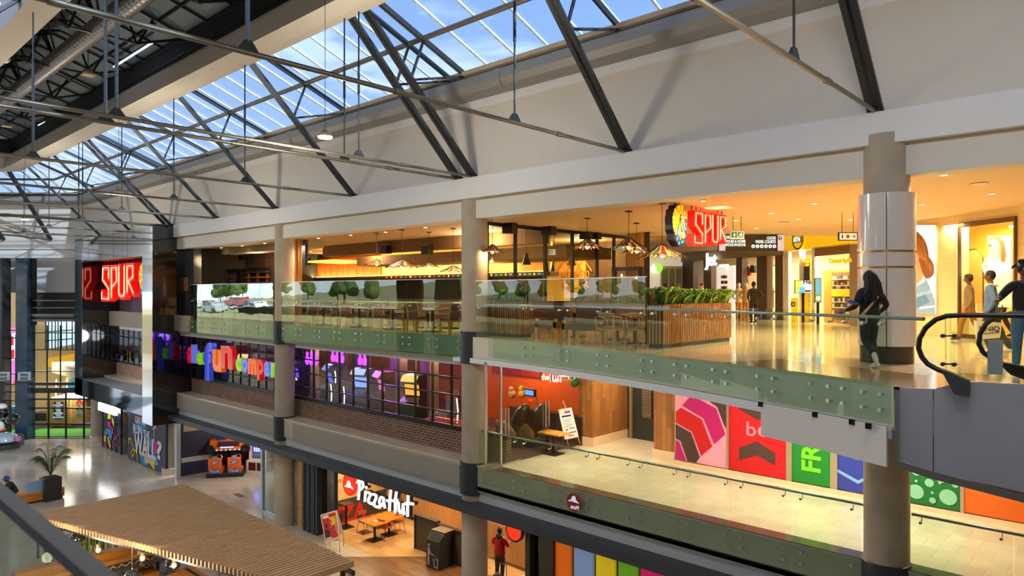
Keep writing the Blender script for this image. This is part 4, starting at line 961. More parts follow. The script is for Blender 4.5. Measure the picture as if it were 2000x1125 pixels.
ychief=(YX(1308,-9.0)+YX(1348,-9.0))/2
zc0,zc1=onX(1327,480,-9.0).z,onX(1327,400,-9.0).z
chief(frame((-9.0,ychief,zc0),'X'),(zc1-zc0),t)
ys0,ys1=YX(1354,-9.0),YX(1419,-9.0);z0,z1=onX(1362,478.5,-9.0).z,onX(1362,411.5,-9.0).z
spur(frame((-9.0,ys0,z0),'X'),ys1-ys0,z1-z0,t)
for i in range(8):yy=ys0+.1+(ys1-ys0-.2)*i/7;MB().tube([(-9.1,yy,z1-.05),(-9.1,yy,CEZ)],.018,6).build('hanging_rod',mat('taupe_rod',(120,100,80),.5),t)
mb=MB()
mb.tube([(-9.1,ychief-.1,zc1-.05),(-9.1,ychief-.1,CEZ)],.018,6);mb.tube([(-9.1,ychief+.15,zc1-.05),(-9.1,ychief+.15,CEZ)],.018,6)
mb.build('hanging_rod',MATS['taupe_rod'],t)
light('AREA',(-8.8,(ys0+ys1)/2,z1+.05),26,(1,.08,.03),size=.5,rot=(PI,0,0))
t=thing('restaurant_sign','red neon restaurant lettering with headdress emblem at its right, hanging between the black piers','sign',(XY(240,14.2),14.2,rel(.5)))
x0,x1=XY(197,14.2),XY(263,14.2);z0,z1=rel(-.55),rel(1.6)
spur(frame((x0,14.2,z0),'Y'),x1-x0,z1-z0,t,.35)
xc_=XY(281,14.2);chief(frame((xc_,14.2,rel(-.35)),'Y'),2.0,t,.2)
for i in range(9):xx=x0+.2+(x1-x0)*i/9;MB().tube([(xx,14.35,z1-.1),(xx,14.35,rel(1.85))],.03,6).build('hanging_rod',MATS['taupe_rod'],t)
def plant_clump(mb,c,R_,H_,n,rnd,mats=3,droop=.6,wide=.05,seg_=5):
    for i in range(n):
        a=rnd.uniform(0,2*PI);L=H_*rnd.uniform(.7,1.25);base=Vector((c[0]+rnd.uniform(-R_,R_)*.6,c[1]+rnd.uniform(-R_,R_)*.6,c[2]));d=Vector((math.cos(a),math.sin(a),0));k=rnd.randrange(mats)
        sp_=rnd.uniform(.35,1.0)*R_*1.4;pts=[]
        for j in range(seg_+1):u=j/seg_;pts.append(base+d*(sp_*u)+Vector((0,0,L*(u-droop*u*u))))
        sd_=d.cross(Vector((0,0,1)))
        for j in range(seg_):
            w0=wide*(math.sin(PI*min(1,.12+j/seg_))+.15);w1=wide*(math.sin(PI*min(1,.12+(j+1)/seg_))+.02)
            for s in (-1,1):
                q=[pts[j],pts[j]+sd_*s*w0+Vector((0,0,.012)),pts[j+1]+sd_*s*w1-d*.02,pts[j+1]]
                mb.add(q,[(0,1,2,3)],k)
LEAF=[mat('leaf_bright',(134,182,36),.55,var=.3,scale=6),mat('leaf_mid',(80,144,40),.55,var=.3,scale=6),mat('leaf_deep',(30,74,30),.6,var=.3,scale=6),mat('leaf_rust',(150,84,30),.6)]
def slat_box(name,label,cat,x0,x1,y0,y1,z0,z1,m,pitch=.075,gap=.45):
    t=thing(name,label,cat,((x0+x1)/2,(y0+y1)/2,z0))
    MB().box((x0+.03,y0+.03,z0+.1),(x1-.03,y1-.03,z1)).build('box',mat('planter_core',(60,40,26),.7),t);MB().box((x0+.05,y0+.05,z0),(x1-.05,y1-.05,z0+.1)).build('plinth',BLK,t)
    mb=MB();n=int((x1-x0)/pitch)
    for i in range(n):
        a=x0+i*pitch;mb.box((a,y0,z0+.1),(a+pitch*(1-gap),y0+.03,z1));mb.box((a,y1-.03,z0+.1),(a+pitch*(1-gap),y1,z1))
    n=int((y1-y0)/pitch)
    for i in range(n):a=y0+i*pitch;mb.box((x0,a,z0+.1),(x0+.03,a+pitch*(1-gap),z1));mb.box((x1-.03,a,z0+.1),(x1,a+pitch*(1-gap),z1))
    mb.build('slats',m,t);return t
SLP=woodmat('slat_planter',(190,134,74),(136,84,42),sc=(10,10,1))
t=slat_box('slatted_planter','long slatted wood planter of bright green ferns under the red lettering','planter',-9.15,-8.65,14.6,18.2,UZ,rel(-.30),SLP,.09)
rnd=random.Random(5);mb=MB()
for i in range(16):plant_clump(mb,(-8.9,14.75+i*.22,rel(-.32)),.34,.86 if i>2 else .95,60,rnd,3 if i%4 else 4,.66,.042)
mb.build('ferns',LEAF,t)
t=slat_box('slatted_planter','slatted wood planter of dark green plants right of the middle column','planter',XY(948,15.2),XY(1016,15.2),15.2,15.8,UZ,rel(-.30),SLP,.09)
mb=MB()
for i in range(5):plant_clump(mb,(XY(982,15.5)+i*.22-.1,15.5,rel(-.32)),.36,.95,40,rnd,3,.75,.05)
mb.build('foliage',[LEAF[2],LEAF[1],LEAF[2]],t)
t=slat_box('slatted_planter','small slatted planter of green plants before the pale slatted pillar','planter',-14.6,-12.9,20.4,20.8,UZ,rel(-.38),mat('red_slat',(120,56,30),.6),.09)
mb=MB()
for i in range(7):plant_clump(mb,(-14.4+i*.22,20.6,rel(-.40)),.25,.38,24,rnd,3,.7,.03)
mb.build('foliage',LEAF,t)
t=slat_box('slatted_planter','slatted planter of low green plants left of the fern planter','planter',-12.4,-10.9,19.6,20.0,UZ,rel(-.38),MATS['red_slat'],.09)
mb=MB()
for i in range(6):plant_clump(mb,(-12.2+i*.22,19.8,rel(-.40)),.25,.34,24,rnd,3,.7,.03)
mb.build('foliage',LEAF,t)
def bench(name,label,x0,x1,y,face=-1,group=None):
    t=thing(name,label,'bench',((x0+x1)/2,y,UZ),group);f=face
    MB().box((x0,y-.32,UZ+.33),(x1,y+.30,UZ+.50)).build('seat',BRN,t)
    yb=y-f*.30;MB().box((x0,min(yb,yb-f*.12),UZ+.50),(x1,max(yb,yb-f*.12),UZ+1.0)).build('backrest',BRN,t)
    for x in (x0+.06,x1-.06):
        for yy in (y-.28,y+.3):MB().box((x-.04,yy-.04,UZ),(x+.04,yy+.04,UZ+(.58 if yy*f>y*f else .34))).build('leg',WOODL,t)
    return t
bench('leather_bench','brown leather bench with pale wooden legs on the terrace, behind the curving glass',-11.9,-10.55,15.1)
bench('leather_bench','shorter brown leather bench beside the left slatted planter',-13.3,-12.5,15.6)
bench('leather_bench','long brown leather bench in the back row of the terrace',-13.8,-9.9,17.6)
bench('leather_bench','brown leather bench along the low partition wall',-15.4,-14.0,17.3)
def table(name,label,x,y,sx,sy,z0,h=.75,mt=None,group=None):
    t=thing(name,label,'table',(x,y,z0),group)
    MB().box((x-sx/2,y-sy/2,z0+h-.04),(x+sx/2,y+sy/2,z0+h)).build('tabletop',mt or woodmat('table_brown',(120,80,50),(92,60,38)),t)
    MB().box((x-.035,y-.035,z0+.03),(x+.035,y+.035,z0+h-.04)).build('pole',BLK,t);MB().box((x-.25,y-.25,z0),(x+.25,y+.25,z0+.03)).build('base',BLK,t)
    return t
t1=table('dining_table','dark topped table between the leather benches on the terrace',-11.2,16.4,1.2,.7,UZ)
table('dining_table','dark topped table beside the wooden armchairs on the terrace',-10.1,15.6,.7,1.2,UZ)
table('dining_table','terrace table nearest the left slatted planter',-12.8,16.5,1.0,.7,UZ)
def armchair():
    t=thing('wooden_armchair','pale oak armchair with brown seat and curved back, left of the fern planter','chair',(0,0,0),'oak armchairs on the terrace')
    MB().box((-.23,-.22,.43),(.23,.22,.48)).build('seat',mat('tan_leather',(150,84,50),.5),t)
    MB().bar((-.24,0,.41),(.24,0,.41),.44,.05).build('seat_frame',WOODL,t)
    for sx in (-1,1):
        MB().tube([(sx*.30,-.26,0),(sx*.25,-.24,.42),(sx*.25,-.2,.62)],[.014,.022,.02],8).build('leg',WOODL,t,True)
        MB().tube([(sx*.30,.30,0),(sx*.25,.22,.42),(sx*.27,.26,.72)],[.014,.022,.02],8).build('leg',WOODL,t,True)
    pts=[Vector((.29*math.cos(a),-.02+.30*math.sin(a),.70+.05*math.sin(a)))for a in [PI*i/12-.3*(1-i/6)for i in range(13)]]
    mb=MB();mb.tube(pts,.028,8);b_=mb.build('backrest',WOODL,t,True)
    MB().tube([p+Vector((0,0,.06))for p in pts[3:10]],.026,8).build('top_rail',WOODL,b_,True)
    return t
ac=armchair();ac.location=(-10.15,14.55,UZ);ac.rotation_euler=(0,0,PI)
copy_tree(ac,(-9.5,14.95,UZ),PI*.96,'pale oak armchair half hidden at the left end of the fern planter')
copy_tree(ac,(-10.3,16.7,UZ),.1,'pale oak armchair on the far side of the terrace table')
def dchair():
    t=thing('dining_chair','x','chair',(0,0,0),'tall backed wooden chairs behind the middle glass balustrade')
    MB().box((-.22,-.22,.42),(.22,.22,.50)).build('seat',mat('mauve_leather',(112,72,60),.5),t)
    MB().box((-.23,-.23,.37),(.23,.23,.42)).build('seat_frame',WOODL,t)
    b_=MB();b_.add([(-.22,.20,.5),(.22,.20,.5),(.22,.30,1.02),(-.22,.30,1.02),(-.22,.25,.5),(.22,.25,.5),(.22,.34,1.02),(-.22,.34,1.02)],[(0,1,2,3),(7,6,5,4),(0,4,5,1),(1,5,6,2),(2,6,7,3),(3,7,4,0)]);b_.build('backrest',MATS['mauve_leather'],t)
    for sx in (-1,1):
        MB().bar((sx*.22,-.21,0),(sx*.22,-.21,.42),.04,.04).build('leg',WOODL,t);MB().bar((sx*.235,.27,0),(sx*.235,.21,.5),.045,.045).build('leg',WOODL,t)
        MB().bar((sx*.235,.21,.45),(sx*.235,.33,1.0),.035,.06).build('back_post',WOODL,t)
    return t
dc=dchair();first=True
for i,(px,rz)in enumerate([(604,PI/2),(662,PI/2),(681,-PI/2),(722,PI/2),(746,-PI/2),(790,PI/2),(815,-PI/2),(878,PI/2)]):
    x=XY(px,15.35);l='tall backed wooden chair behind the middle glass balustrade, '+ORL[i]
    if first:dc.location=(x,15.35,UZ);dc.rotation_euler=(0,0,-rz);dc['label']=l;first=False
    else:copy_tree(dc,(x,15.35,UZ),-rz,l)
for i,px in enumerate((575,632,702,767,845)):
    table('dining_table','dark table among the tall wooden chairs, '+ORL[i],XY(px,15.5),15.5,.8,.7,UZ,group='dark tables behind the middle glass balustrade')
for i,px in enumerate((640,720,800,870)):
    x=XY(px,18.0);bench('leather_bench','dim brown booth bench farther inside the restaurant, '+ORL[i],x-.75,x+.75,18.0,-1,'booth benches inside the restaurant')
for i,(px,Y)in enumerate([(610,17.2),(690,17.0),(760,17.2),(835,17.1),(880,17.3)]):
    table('dining_table','dim table before the booth benches, '+ORL[i],XY(px,Y),Y,.8,.8,UZ,group='tables before the booth benches')
light('POINT',(-18.5,18.5,CEZ-.4),160,(1,.72,.4),shadow_soft_size=.3);light('POINT',(-18.5,24.5,CEZ-.6),260,(1,.68,.3),shadow_soft_size=.3);light('POINT',(-22,22,CEZ-1.0),120,(1,.7,.36),shadow_soft_size=.3);light('POINT',(-20,19,CEZ-.3),200,(1,.66,.34),shadow_soft_size=.4);light('POINT',(-28,20,CEZ-.3),200,(1,.62,.3),shadow_soft_size=.4);light('POINT',(-33,16.8,CEZ-.5),80,(1,.7,.4),shadow_soft_size=.4)  # fill lamps without fixtures, added to brighten the restaurant interior
TOPZ=rel(3.3)
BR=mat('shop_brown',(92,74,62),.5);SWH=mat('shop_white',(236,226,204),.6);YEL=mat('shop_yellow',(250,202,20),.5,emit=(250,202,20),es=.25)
AJ=-math.radians(37);PM=onW(1535,570,32.9);AM=-math.radians(39)
fM=PL(PM,AM)
PJ0,PJ1=onW(1330,570,41),onW(1530,570,33.3);AJ=math.atan2(PJ1.y-PJ0.y,PJ1.x-PJ0.x)
fJ=PL(PJ0,AJ)
PR0=onW(1777,570,22.7);PR1=onW(1870,570,20.7);AR=math.atan2(PR1.y-PR0.y,PR1.x-PR0.x)
fR=PL(PR0,AR)
def vbox(mb,fn,ang,x0,x1,z0,z1,d0=0.,d1=.1,m=None):
    g=fn.s(d1)if isinstance(fn,PL)else fn;a,c=g(x0,570),g(x1,570);n=Vector((math.sin(ang),-math.cos(ang),0));e=0 if isinstance(fn,PL)else d1
    P=[a+n*e,c+n*e,c+n*(d0-d1+e),a+n*(d0-d1+e)]
    return mb.prism([(p.x,p.y)for p in P],z0,z1,m)
fD=PL(onW(1300,570,41),TH)
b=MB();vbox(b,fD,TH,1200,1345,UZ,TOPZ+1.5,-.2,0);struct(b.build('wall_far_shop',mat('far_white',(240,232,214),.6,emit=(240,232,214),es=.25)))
b=MB()
for px in (1290,1305,1318,1331):vbox(b,fD,TH,px,px+2.2,UZ,rel(1.4),0,.1)
vbox(b,fD,TH,1288,1334,rel(1.35),rel(1.5),0,.1);o=b.build('shop_front_frame',SWH);tag(o,'white framed shop front far behind the ferns','shop front')
b=MB();vbox(b,fD,TH,1290,1331,UZ,rel(1.35),.01,.02);b.build('glass',mat('teal_display',(120,150,140),.3),o)
for i,(px,c_)in enumerate([(1310,(190,120,180)),(1296,(60,80,90)),(1323,(220,220,210))]):b=MB();vbox(b,fD,TH,px,px+6,rel(-.2),rel(.5),.02,.05);b.build('display',mat('disp%d'%i,c_,.5),o)
mb=MB();fitP(mb,'ds',fD.s(.2),1271,1283,516,532,ext=.06,off=.01);o=mb.build('shop_lettering',emis('white_lit',(255,250,240),1.1));tag(o,'white lit letters ds of the far shop beside the brown pillar','lettering')
mb=MB();M=frame(onW(1286,524,40.85),'W');mb.disc((0,0),.24,M,0,.08,n=20);mb.build('green_dot',emis('green_lit',(120,200,40),1.2),o)
b=MB();vbox(b,fJ,AJ,1330,1531,rel(1.75),TOPZ,-.3,0);struct(b.build('wall_shop_head',mat('taupe_head',(150,134,112),.6)))
b=MB();vbox(b,fJ,AJ,1322,1531,UZ,TOPZ,-4.2,-4);struct(b.build('wall_shop_inside',mat('shop_inside',(238,214,172),.7)))
for i,(x0,x1)in enumerate([(1333,1354),(1374,1389),(1438,1449),(1478,1498),(1514,1529)]):
    b=MB();vbox(b,fJ,AJ,x0,x1,UZ,rel(1.8),-.35,0);struct(b.build('pillar_brown',BR))
mb=MB();fitP(mb,'Jet',fJ.s(.15),1379,1401,494,527,ext=.1,off=.015);o=mb.build('shop_lettering',MATS['white_lit']);tag(o,'white lit lettering Jet on the clothing shop','lettering')
for i,(x0,x1,y0,y1)in enumerate([(1404,1421,517,522)]):
    b=MB();vbox(b,fJ,AJ,x0,x1,fJ(x0,y1).z,fJ(x0,y0).z,.02,.1);b.build('light_bar',MATS['white_lit'],o)
for i,(x0,x1,l)in enumerate([(1390,1420,'bright white display panel inside the clothing shop'),(1422,1434,'white lit pillar panel inside the clothing shop')]):
    b=MB();vbox(b,fJ,AJ,x0,x1,UZ,rel(1.45),-1.2,-1.1);o=b.build('display_stand',emis('panel_white',(250,240,220),.45));tag(o,l,'panel')  # display panels inside the clothing shop
    if i==0:
        for r_ in range(5):
            for c_ in range(3):
                b=MB();vbox(b,fJ,AJ,1408+c_*4,1411+c_*4,rel(.75-.3*r_),rel(.92-.3*r_),-1.08,-1.0);b.build('boxed_item',[mat('item_amber',(206,130,50),.5),mat('item_dark',(70,60,54),.5)][(r_+c_)%2],o)
def garment(fn,ang,x0,x1,y0,y1,col,l,d=-.6):
    fn=fn.s(d);a,c=fn(x0,570),fn(x1,570);n=Vector((math.sin(ang),-math.cos(ang),0));d=0;z1,z0=fn(x0,y0).z,fn(x0,y1).z
    u=(c-a);W=u.length;M=frame(Vector((a.x,a.y,0))+n*d,'A',ang);H=z1-z0
    t=thing('hanging_garment',l,'garment',(a.x,a.y,z0),'garments hanging in the clothing shop')
    mb=MB();m=W/2;mb.poly([(m-W*.14,z1),(m+W*.14,z1),(W*.86,z1-H*.10),(W,z0+H*.1),(W*.84,z0+H*.08),(W*.78,z1-H*.35),(W*.80,z0),(W*.20,z0),(W*.22,z1-H*.35),(W*.16,z0+H*.08),(0,z0+H*.1),(W*.14,z1-H*.10)],M,0,.14)
    mb.build('cloth',mat('cloth_%d_%d_%d'%col,col,.8,var=.15),t)
    MB().tube([M@Vector((m-W*.2,z1+.02,.07)),M@Vector((m,z1+.1,.07)),M@Vector((m+W*.2,z1+.02,.07))],.01,5).build('hanger',BLK,t)
gs=[(1450,1469,518,540,(206,92,70),'coral jacket hanging high in the clothing shop'),(1468,1478,518,533,(70,76,84),'grey jacket hanging beside the coral jacket'),(1499,1505,520,545,(150,84,50),'rust garment on the right rail'),(1506,1514,520,540,(222,206,176),'cream top on the right rail'),
      (1498,1507,562,600,(216,190,140),'cream trousers on the lower right rail'),(1500,1508,578,606,(226,100,60),'orange skirt on the lower right rail'),(1507,1512,560,602,(110,106,106),'grey trousers on the lower right rail'),(1450,1462,540,556,(60,62,70),'dark top below the coral jacket')]
for g_ in gs:garment(fJ,AJ,*g_)
b=MB();vbox(b,fJ,AJ,1449,1514,rel(1.3),rel(1.33),-.65,-.6);o=b.build('clothes_rail',BLK);tag(o,'dark clothes rail high in the clothing shop','rail')
b=MB();vbox(b,fJ,AJ,1498,1514,rel(-.02),rel(.05),-.75,-.3);o=b.build('wall_shelf',SWH);tag(o,'pale shelf between the two right clothes rails','shelf')
for i,(px,w_,cc,l)in enumerate([(1443,33,(236,220,190),'bald white mannequin head at the clothing shop entrance'),(1371,36,(200,40,30),'mannequin with a red cap behind the ferns'),(1457,32.2,(190,150,100),'mannequin in a beige coat and tan trousers at the shop entrance')]):
    base=onW(px,570,w_);base.z=UZ;t=thing('mannequin',l,'mannequin',base);tp=1.78
    mb=MB();mb.tube([base+Vector((0,0,.85)),base+Vector((0,0,1.1)),base+Vector((0,0,1.4)),base+Vector((0,0,1.5)),base+Vector((0,0,1.56))],[.15,.13,.2,.12,.05],12)
    mb.build('torso',mat('cloth_%d'%i,(196,170,120)if i==2 else (230,214,190),.8),t,True)
    for s in (-1,1):MB().tube([base+RT*s*.08+Vector((0,0,.9)),base+RT*s*.09+Vector((0,0,.45)),base+RT*s*.1],[.09,.065,.05],8).build('leg',mat('tan_trousers',(206,140,70),.8),t,True)
    for s in (-1,1):MB().tube([base+RT*s*.19+Vector((0,0,1.42)),base+RT*s*.28+Vector((0,0,1.15)),base+RT*s*.2-FW*.15+Vector((0,0,.98))],[.06,.05,.035],8).build('arm',MATS['cloth_%d'%i],t,True)
    mb=MB();mb.ball(base+Vector((0,0,tp-.12)),.1,12,sc=(.85,.95,1.2));mb.build('head',mat('mannequin_skin',(236,220,196),.5),t,True)
    if i==1:MB().ball(base+Vector((0,0,tp-.06)),.115,12,sc=(.95,1,.8)).build('cap',mat('red_cap',(214,30,24),.7),t,True)
for i in range(3):light('AREA',fJ(1400+i*50,570)+Vector((1.2*math.sin(-AJ),1.6,2.0)),60,(1,.88,.68),size=1.2)
t=thing('direction_board','black hanging direction board with white lettering and arrow panels','sign',onW(1466,490,27.5))
WB=27.5;fW=lambda px,py:onW(px,py,WB)
b=MB();vbox(b,fW,TH,1403,1528,fW(0,491).z,fW(0,458.5).z,-.1,.1);b.build('board',mat('board_charcoal',(58,52,52),.5),t)
for x0,x1 in ((1403,1415),(1517,1529)):b=MB();vbox(b,fW,TH,x0,x1,fW(0,490).z,fW(0,459).z,.1,.12);b.build('arrow_panel',mat('pale_lilac',(206,204,226),.5,emit=(206,204,226),es=.3),t)
mb=MB();fW2=lambda px,py:onW(px,py,WB-.12)
for s,x0,x1,y0,y1 in (('CHECKERS',1416,1436,460.5,466),('HOUSE & HOME',1416,1456,468.5,474),('WOOLWORTHS',1416,1456,475.5,481),('CLICKS',1498,1515,462,467.5),('PADEL COURTS',1476,1515,469,475)):fitP(mb,s,fW2,x0,x1,y0,y1,ext=.01,off=.01)
mb.build('lettering',emis('board_letters',(250,248,240),.8),t)
mb=MB()
for k in range(6):M=frame(onW(1471+k*8.3,481,WB-.12),'W');mb.disc((0,0),.068,M,0,.01,n=14);mb.poly([(-.02,-.035),(.02,-.035),(.015,.03),(-.015,.03)],M,.011,.004,1)
mb.build('pictogram_discs',[MATS['board_letters'],MATS['board_charcoal']],t)
mb=MB()
for px,py in ((1408.5,465),(1523.5,465)):
    M=frame(onW(px,py,WB-.13),'W');mb.disc((0,0),.07,M,0,.008,n=16);mb.stroke([(0,-.04),(0,.035)],.014,M,.009,.003,1);mb.stroke([(-.03,.005),(0,.04),(.03,.005)],.014,M,.012,.003,1)
mb.build('arrow_roundels',[BLK,MATS['board_letters']],t)
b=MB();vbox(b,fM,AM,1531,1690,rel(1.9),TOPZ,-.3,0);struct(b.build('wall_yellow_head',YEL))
b=MB();vbox(b,fM,AM,1531,1700,UZ,TOPZ,-3.2,-3.0);struct(b.build('wall_shop_inside',mat('warm_white_inside',(240,222,180),.7)))
for (x0,x1)in ((1530,1540),(1561,1567.5),(1585,1591),(1659,1680)):
    b=MB();vbox(b,fM,AM,x0,x1,UZ,rel(1.95),-.15,0);struct(b.build('pillar_shop',SWH if x0<1600 else mat('taupe_pillar',(150,128,104),.6)))
b=MB();vbox(b,fM,AM,1591,1660,rel(1.55),rel(1.95),-.1,0);struct(b.build('trim_31',mat('brown_slat_head',(120,84,50),.6)))
t=thing('round_shop_sign','round yellow shop sign with black outlined lettering MTN','sign',fM(1564,468))
M=frame(fM(1564,468),'A',AM);mb=MB();Rm=.46;mb.disc((0,0),Rm,M,.02,.12,0);mb.build('disc',YEL,t)
mb=MB();mb.ringflat((0,0),Rm,.07,M,.145,.01,0,0,2*PI,28);mb.text('MTN',.34,M,0,-.12,.02,.02,align='CENTER',h=.145,w=.85);mb.build('lettering',mat('sign_black',(30,26,22),.5),t)
mb=MB();mb.text('MTN',.31,M,0,-.105,.004,.006,align='CENTER',h=.19,w=.85);mb.build('letter_fill',MATS['board_letters'],t)
b=MB();vbox(b,fM,AM,1567,1583,UZ,rel(1.5),-.2,-.1);o=b.build('yellow_panel',YEL);tag(o,'tall yellow wall panel in the mobile phone shop','panel')  # plain yellow wall panel of the phone shop
b=MB();vbox(b,fM,AM,1570,1581,fM(0,533).z if False else rel(.45),rel(1.3),-.09,-.05);o=b.build('hanging_banner',mat('banner_charcoal',(54,48,40),.5));tag(o,'black hanging banner with yellow lettering in the phone shop','banner')
mb=MB();fl=lambda px,py:fM(px,py)+Vector((.0,-.0,0));fitP(mb,'MTN',fl,1572.5,1579.5,509,514,ext=.06);fitP(mb,'eSIM',fl,1572.5,1579.5,515,520,ext=.06);mb.build('lettering',YEL,o)
def screen(px0,px1,py0,py1,w_,label,cols,stand=True):
    a,c=onW(px0,py0,w_),onW(px1,py1,w_);ctr=(a+c)/2;M=frame(ctr,'W');W=(Vector((a.x,a.y))-Vector((c.x,c.y))).length/2;H=(a.z-c.z)/2
    t=thing('display_screen',label,'screen',(ctr.x,ctr.y,UZ));MB().poly([(-W,-H),(W,-H),(W,H),(-W,H)],M,-.04,.06).build('housing',BLK,t)
    mb=MB();
    for k,(x0,x1,y0,y1,ci)in enumerate(cols):mb.poly([(x0*W,y0*H),(x1*W,y0*H),(x1*W,y1*H),(x0*W,y1*H)],M,.02+.002*k,.002,ci)
    mb.build('picture',[emis('scr_yellow',(250,210,60),.9),emis('scr_white',(235,240,240),.9),emis('scr_blue',(90,160,200),.8),emis('scr_green',(120,150,60),.7),mat('scr_dark',(40,50,50),.4)],t)
    if stand:
        q=M@Vector((0,-H,0));MB().box((q.x-.05,q.y-.03,UZ),(q.x+.05,q.y+.03,q.z)).build('stand',BLK,t)
    return t,M,W,H
t,M,W,H=screen(1552,1585,547,573,31,'wall screen with a yellow and white advert in the phone shop',[(-.95,.95,-.92,.92,1),(-.95,-.2,-.92,.92,0),(-.5,.2,-.92,0,2),(.2,.9,-.8,-.5,4)])
mb=MB();mb.text('Hello',.3,M,-.02,.12,.003,.01,h=.03);mb.build('lettering',MATS['sign_black'],t)
screen(1591,1604,543,591,29,'tall green and blue kiosk screen in the phone shop',[(-.9,.9,-.95,.95,3),(-.7,.7,-.3,.9,2),(-.6,.6,-.8,-.5,1)])
b=MB();a=onW(1545,582,31.5);c=onW(1556,620,31.5);b.box((a.x,a.y,UZ),(c.x,c.y+.15,a.z));o=b.build('yellow_standee',YEL);tag(o,'yellow floor standee with a small loudspeaker picture','standee')
M=frame(((a.x+c.x)/2,min(a.y,c.y)-.01,a.z-.28),'Y');mb=MB();mb.poly([(-.1,-.1),(.1,-.1),(.1,.1),(-.1,.1)],M,0,.004,0);mb.poly([(-.05,0),(.05,.06),(.05,-.06)],M,.005,.003,1);mb.build('picture',[MATS['banner_charcoal'],YEL],o)
for k,py in enumerate((576,584,593)):
    b=MB();vbox(b,fM,AM,1578,1582.5,fM(1578,py+6).z,fM(1578,py).z,.01,.04);o=b.build('white_sticker',SWH);tag(o,'white leaflet holder on the shop glass post, '+['top','middle','bottom'][k]+' one','leaflet holder')
b=MB();vbox(b,fM,AM,1609,1659,UZ,rel(.95),-1.4,-.9);cab=b.build('display_cabinet',mat('cabinet_wood',(196,140,66),.5));tag(cab,'wooden accessory cabinet with shelves of phone accessories','cabinet')
b=MB();vbox(b,fM,AM,1624,1659,rel(-1.2),rel(.85),-.9,-.88);b.build('back_panel',mat('cabinet_dark',(110,84,50),.6),cab)
b=MB();vbox(b,fM,AM,1624,1659,rel(-.2),rel(.1),-.88,-.85);b.build('yellow_band',YEL,cab)
rnd=random.Random(9);it=None
for r_ in range(6):
    zz=[.55,.28,.12,-.42,-.66,-.95][r_]
    b=MB();vbox(b,fM,AM,1624,1659,rel(zz-.03),rel(zz),-.88,-.68);b.build('shelf',SWH,cab)
    for k in range(8):
        x=1625.5+k*4.2+rnd.uniform(-.5,.5);c_=rnd.choice([(230,226,214),(60,58,60),(240,236,226),(180,50,50),(70,90,130),(200,190,170)]);b=MB()
        vbox(b,fM,AM,x,x+2.6,rel(zz),rel(zz+rnd.uniform(.1,.2)),-.8,-.75);o=b.build('phone_accessory',mat('acc_%d_%d_%d'%c_,c_,.5));tag(o,'small packaged phone accessory standing on a shelf of the wooden cabinet','accessory','packaged accessories on the phone shop shelves')
mb=MB();fitP(mb,'Smartph',lambda px,py:fM(px,py),1621,1664,503,516,ext=.05,off=.03);o=mb.build('wall_lettering',YEL);tag(o,'yellow lettering Smartph on the inner wall of the phone shop','lettering')
light('AREA',fM(1600,570)+Vector((-.6,1.6,1.9)),220,(1,.84,.5),size=1.6);light('AREA',fM(1650,570)+Vector((-.6,1.6,1.9)),180,(1,.84,.5),size=1.2)
b=MB();vbox(b,fR,AR,1690,1869,UZ,TOPZ,-.4,0);vbox(b,fR,AR,1869,2060,fR(1869,437).z,TOPZ,-.4,0);vbox(b,fR,AR,1982,2120,UZ,fR(1869,437).z,-.4,0);struct(b.build('wall_right_shops',brickmat('cream_board_wall',(226,206,160),(224,203,156),(205,182,136),'XZY',3,.28,.006,.7,bump=.1,var=.04)))
t=thing('light_box','large lit portrait light box of a brown-haired head seen from behind and a denim collar','light box',fR(1803,530))
def pr(px,py,k=0):q=fR(px,py);a=fR(1803,570);d=Vector((q.x-a.x,q.y-a.y));return (math.copysign(d.length,px-1803),q.z)
def fl2(px,py):return pr(px,py)
M=frame(Vector((fR(1803,570).x,fR(1803,570).y,0)),'A',AR)
mb=MB();mb.poly([pr(1760,439),pr(1832,439),pr(1832,614),pr(1760,614)],M,.002,.058);mb.build('housing',SWH,t)
mb=MB();k=.06
def L_(pts,h,m):mb.poly(chaik([pr(*p)for p in pts])if m in (1,2,3)else [pr(*p)for p in pts],M,k+h*.003,.003,m)
L_([(1760,440),(1831,440),(1831,613),(1760,613)],0,0)
L_([(1762,447),(1775,445),(1790,448),(1802,458),(1812,472),(1817,490),(1818,505),(1812,520),(1800,540),(1790,546),(1762,540)],1,1)
L_([(1762,515),(1775,505),(1790,500),(1802,515),(1806,530),(1808,545),(1790,556),(1775,566),(1762,575)],2,2)
L_([(1786,495),(1794,492),(1799,497),(1799,508),(1795,520),(1791,532),(1787,524),(1786,508)],3,3)
L_([(1796,500),(1812,496),(1822,505),(1829,520),(1829,534),(1822,543),(1812,545),(1806,535)],3,1)
for i in range(7):L_([(1768+i*6,450+i*3),(1770+i*6,450+i*3),(1800+i*3,500+i*3),(1798+i*3,500+i*3)],4,4)
for i in range(4):L_([(1808+i*4,503+i*5),(1812+i*4,502+i*6),(1822,535),(1819,537)],5,4)
L_([(1762,572),(1775,566),(1812,543),(1820,560),(1831,590),(1831,613),(1762,613)],4,5)
L_([(1764,596),(1812,574),(1820,590),(1770,613),(1764,613)],5,6);L_([(1775,568),(1811,546),(1812,549),(1776,571)],6,7);L_([(1800,600),(1831,596),(1831,600),(1801,604)],6,7)
for i in range(12):L_([(1777+i*4,578+i*1.2-(i*2.2)),(1778.2+i*4,577+i*1.2-(i*2.2)),(1780+i*4,584+i*1.2-(i*2.2)),(1778.8+i*4,584+i*1.2-(i*2.2))],6,7)
for i in range(3):mb.ringflat(pr(1789+i,528+i*3.5),.035,.012,M,.085,.006,8,n=12)
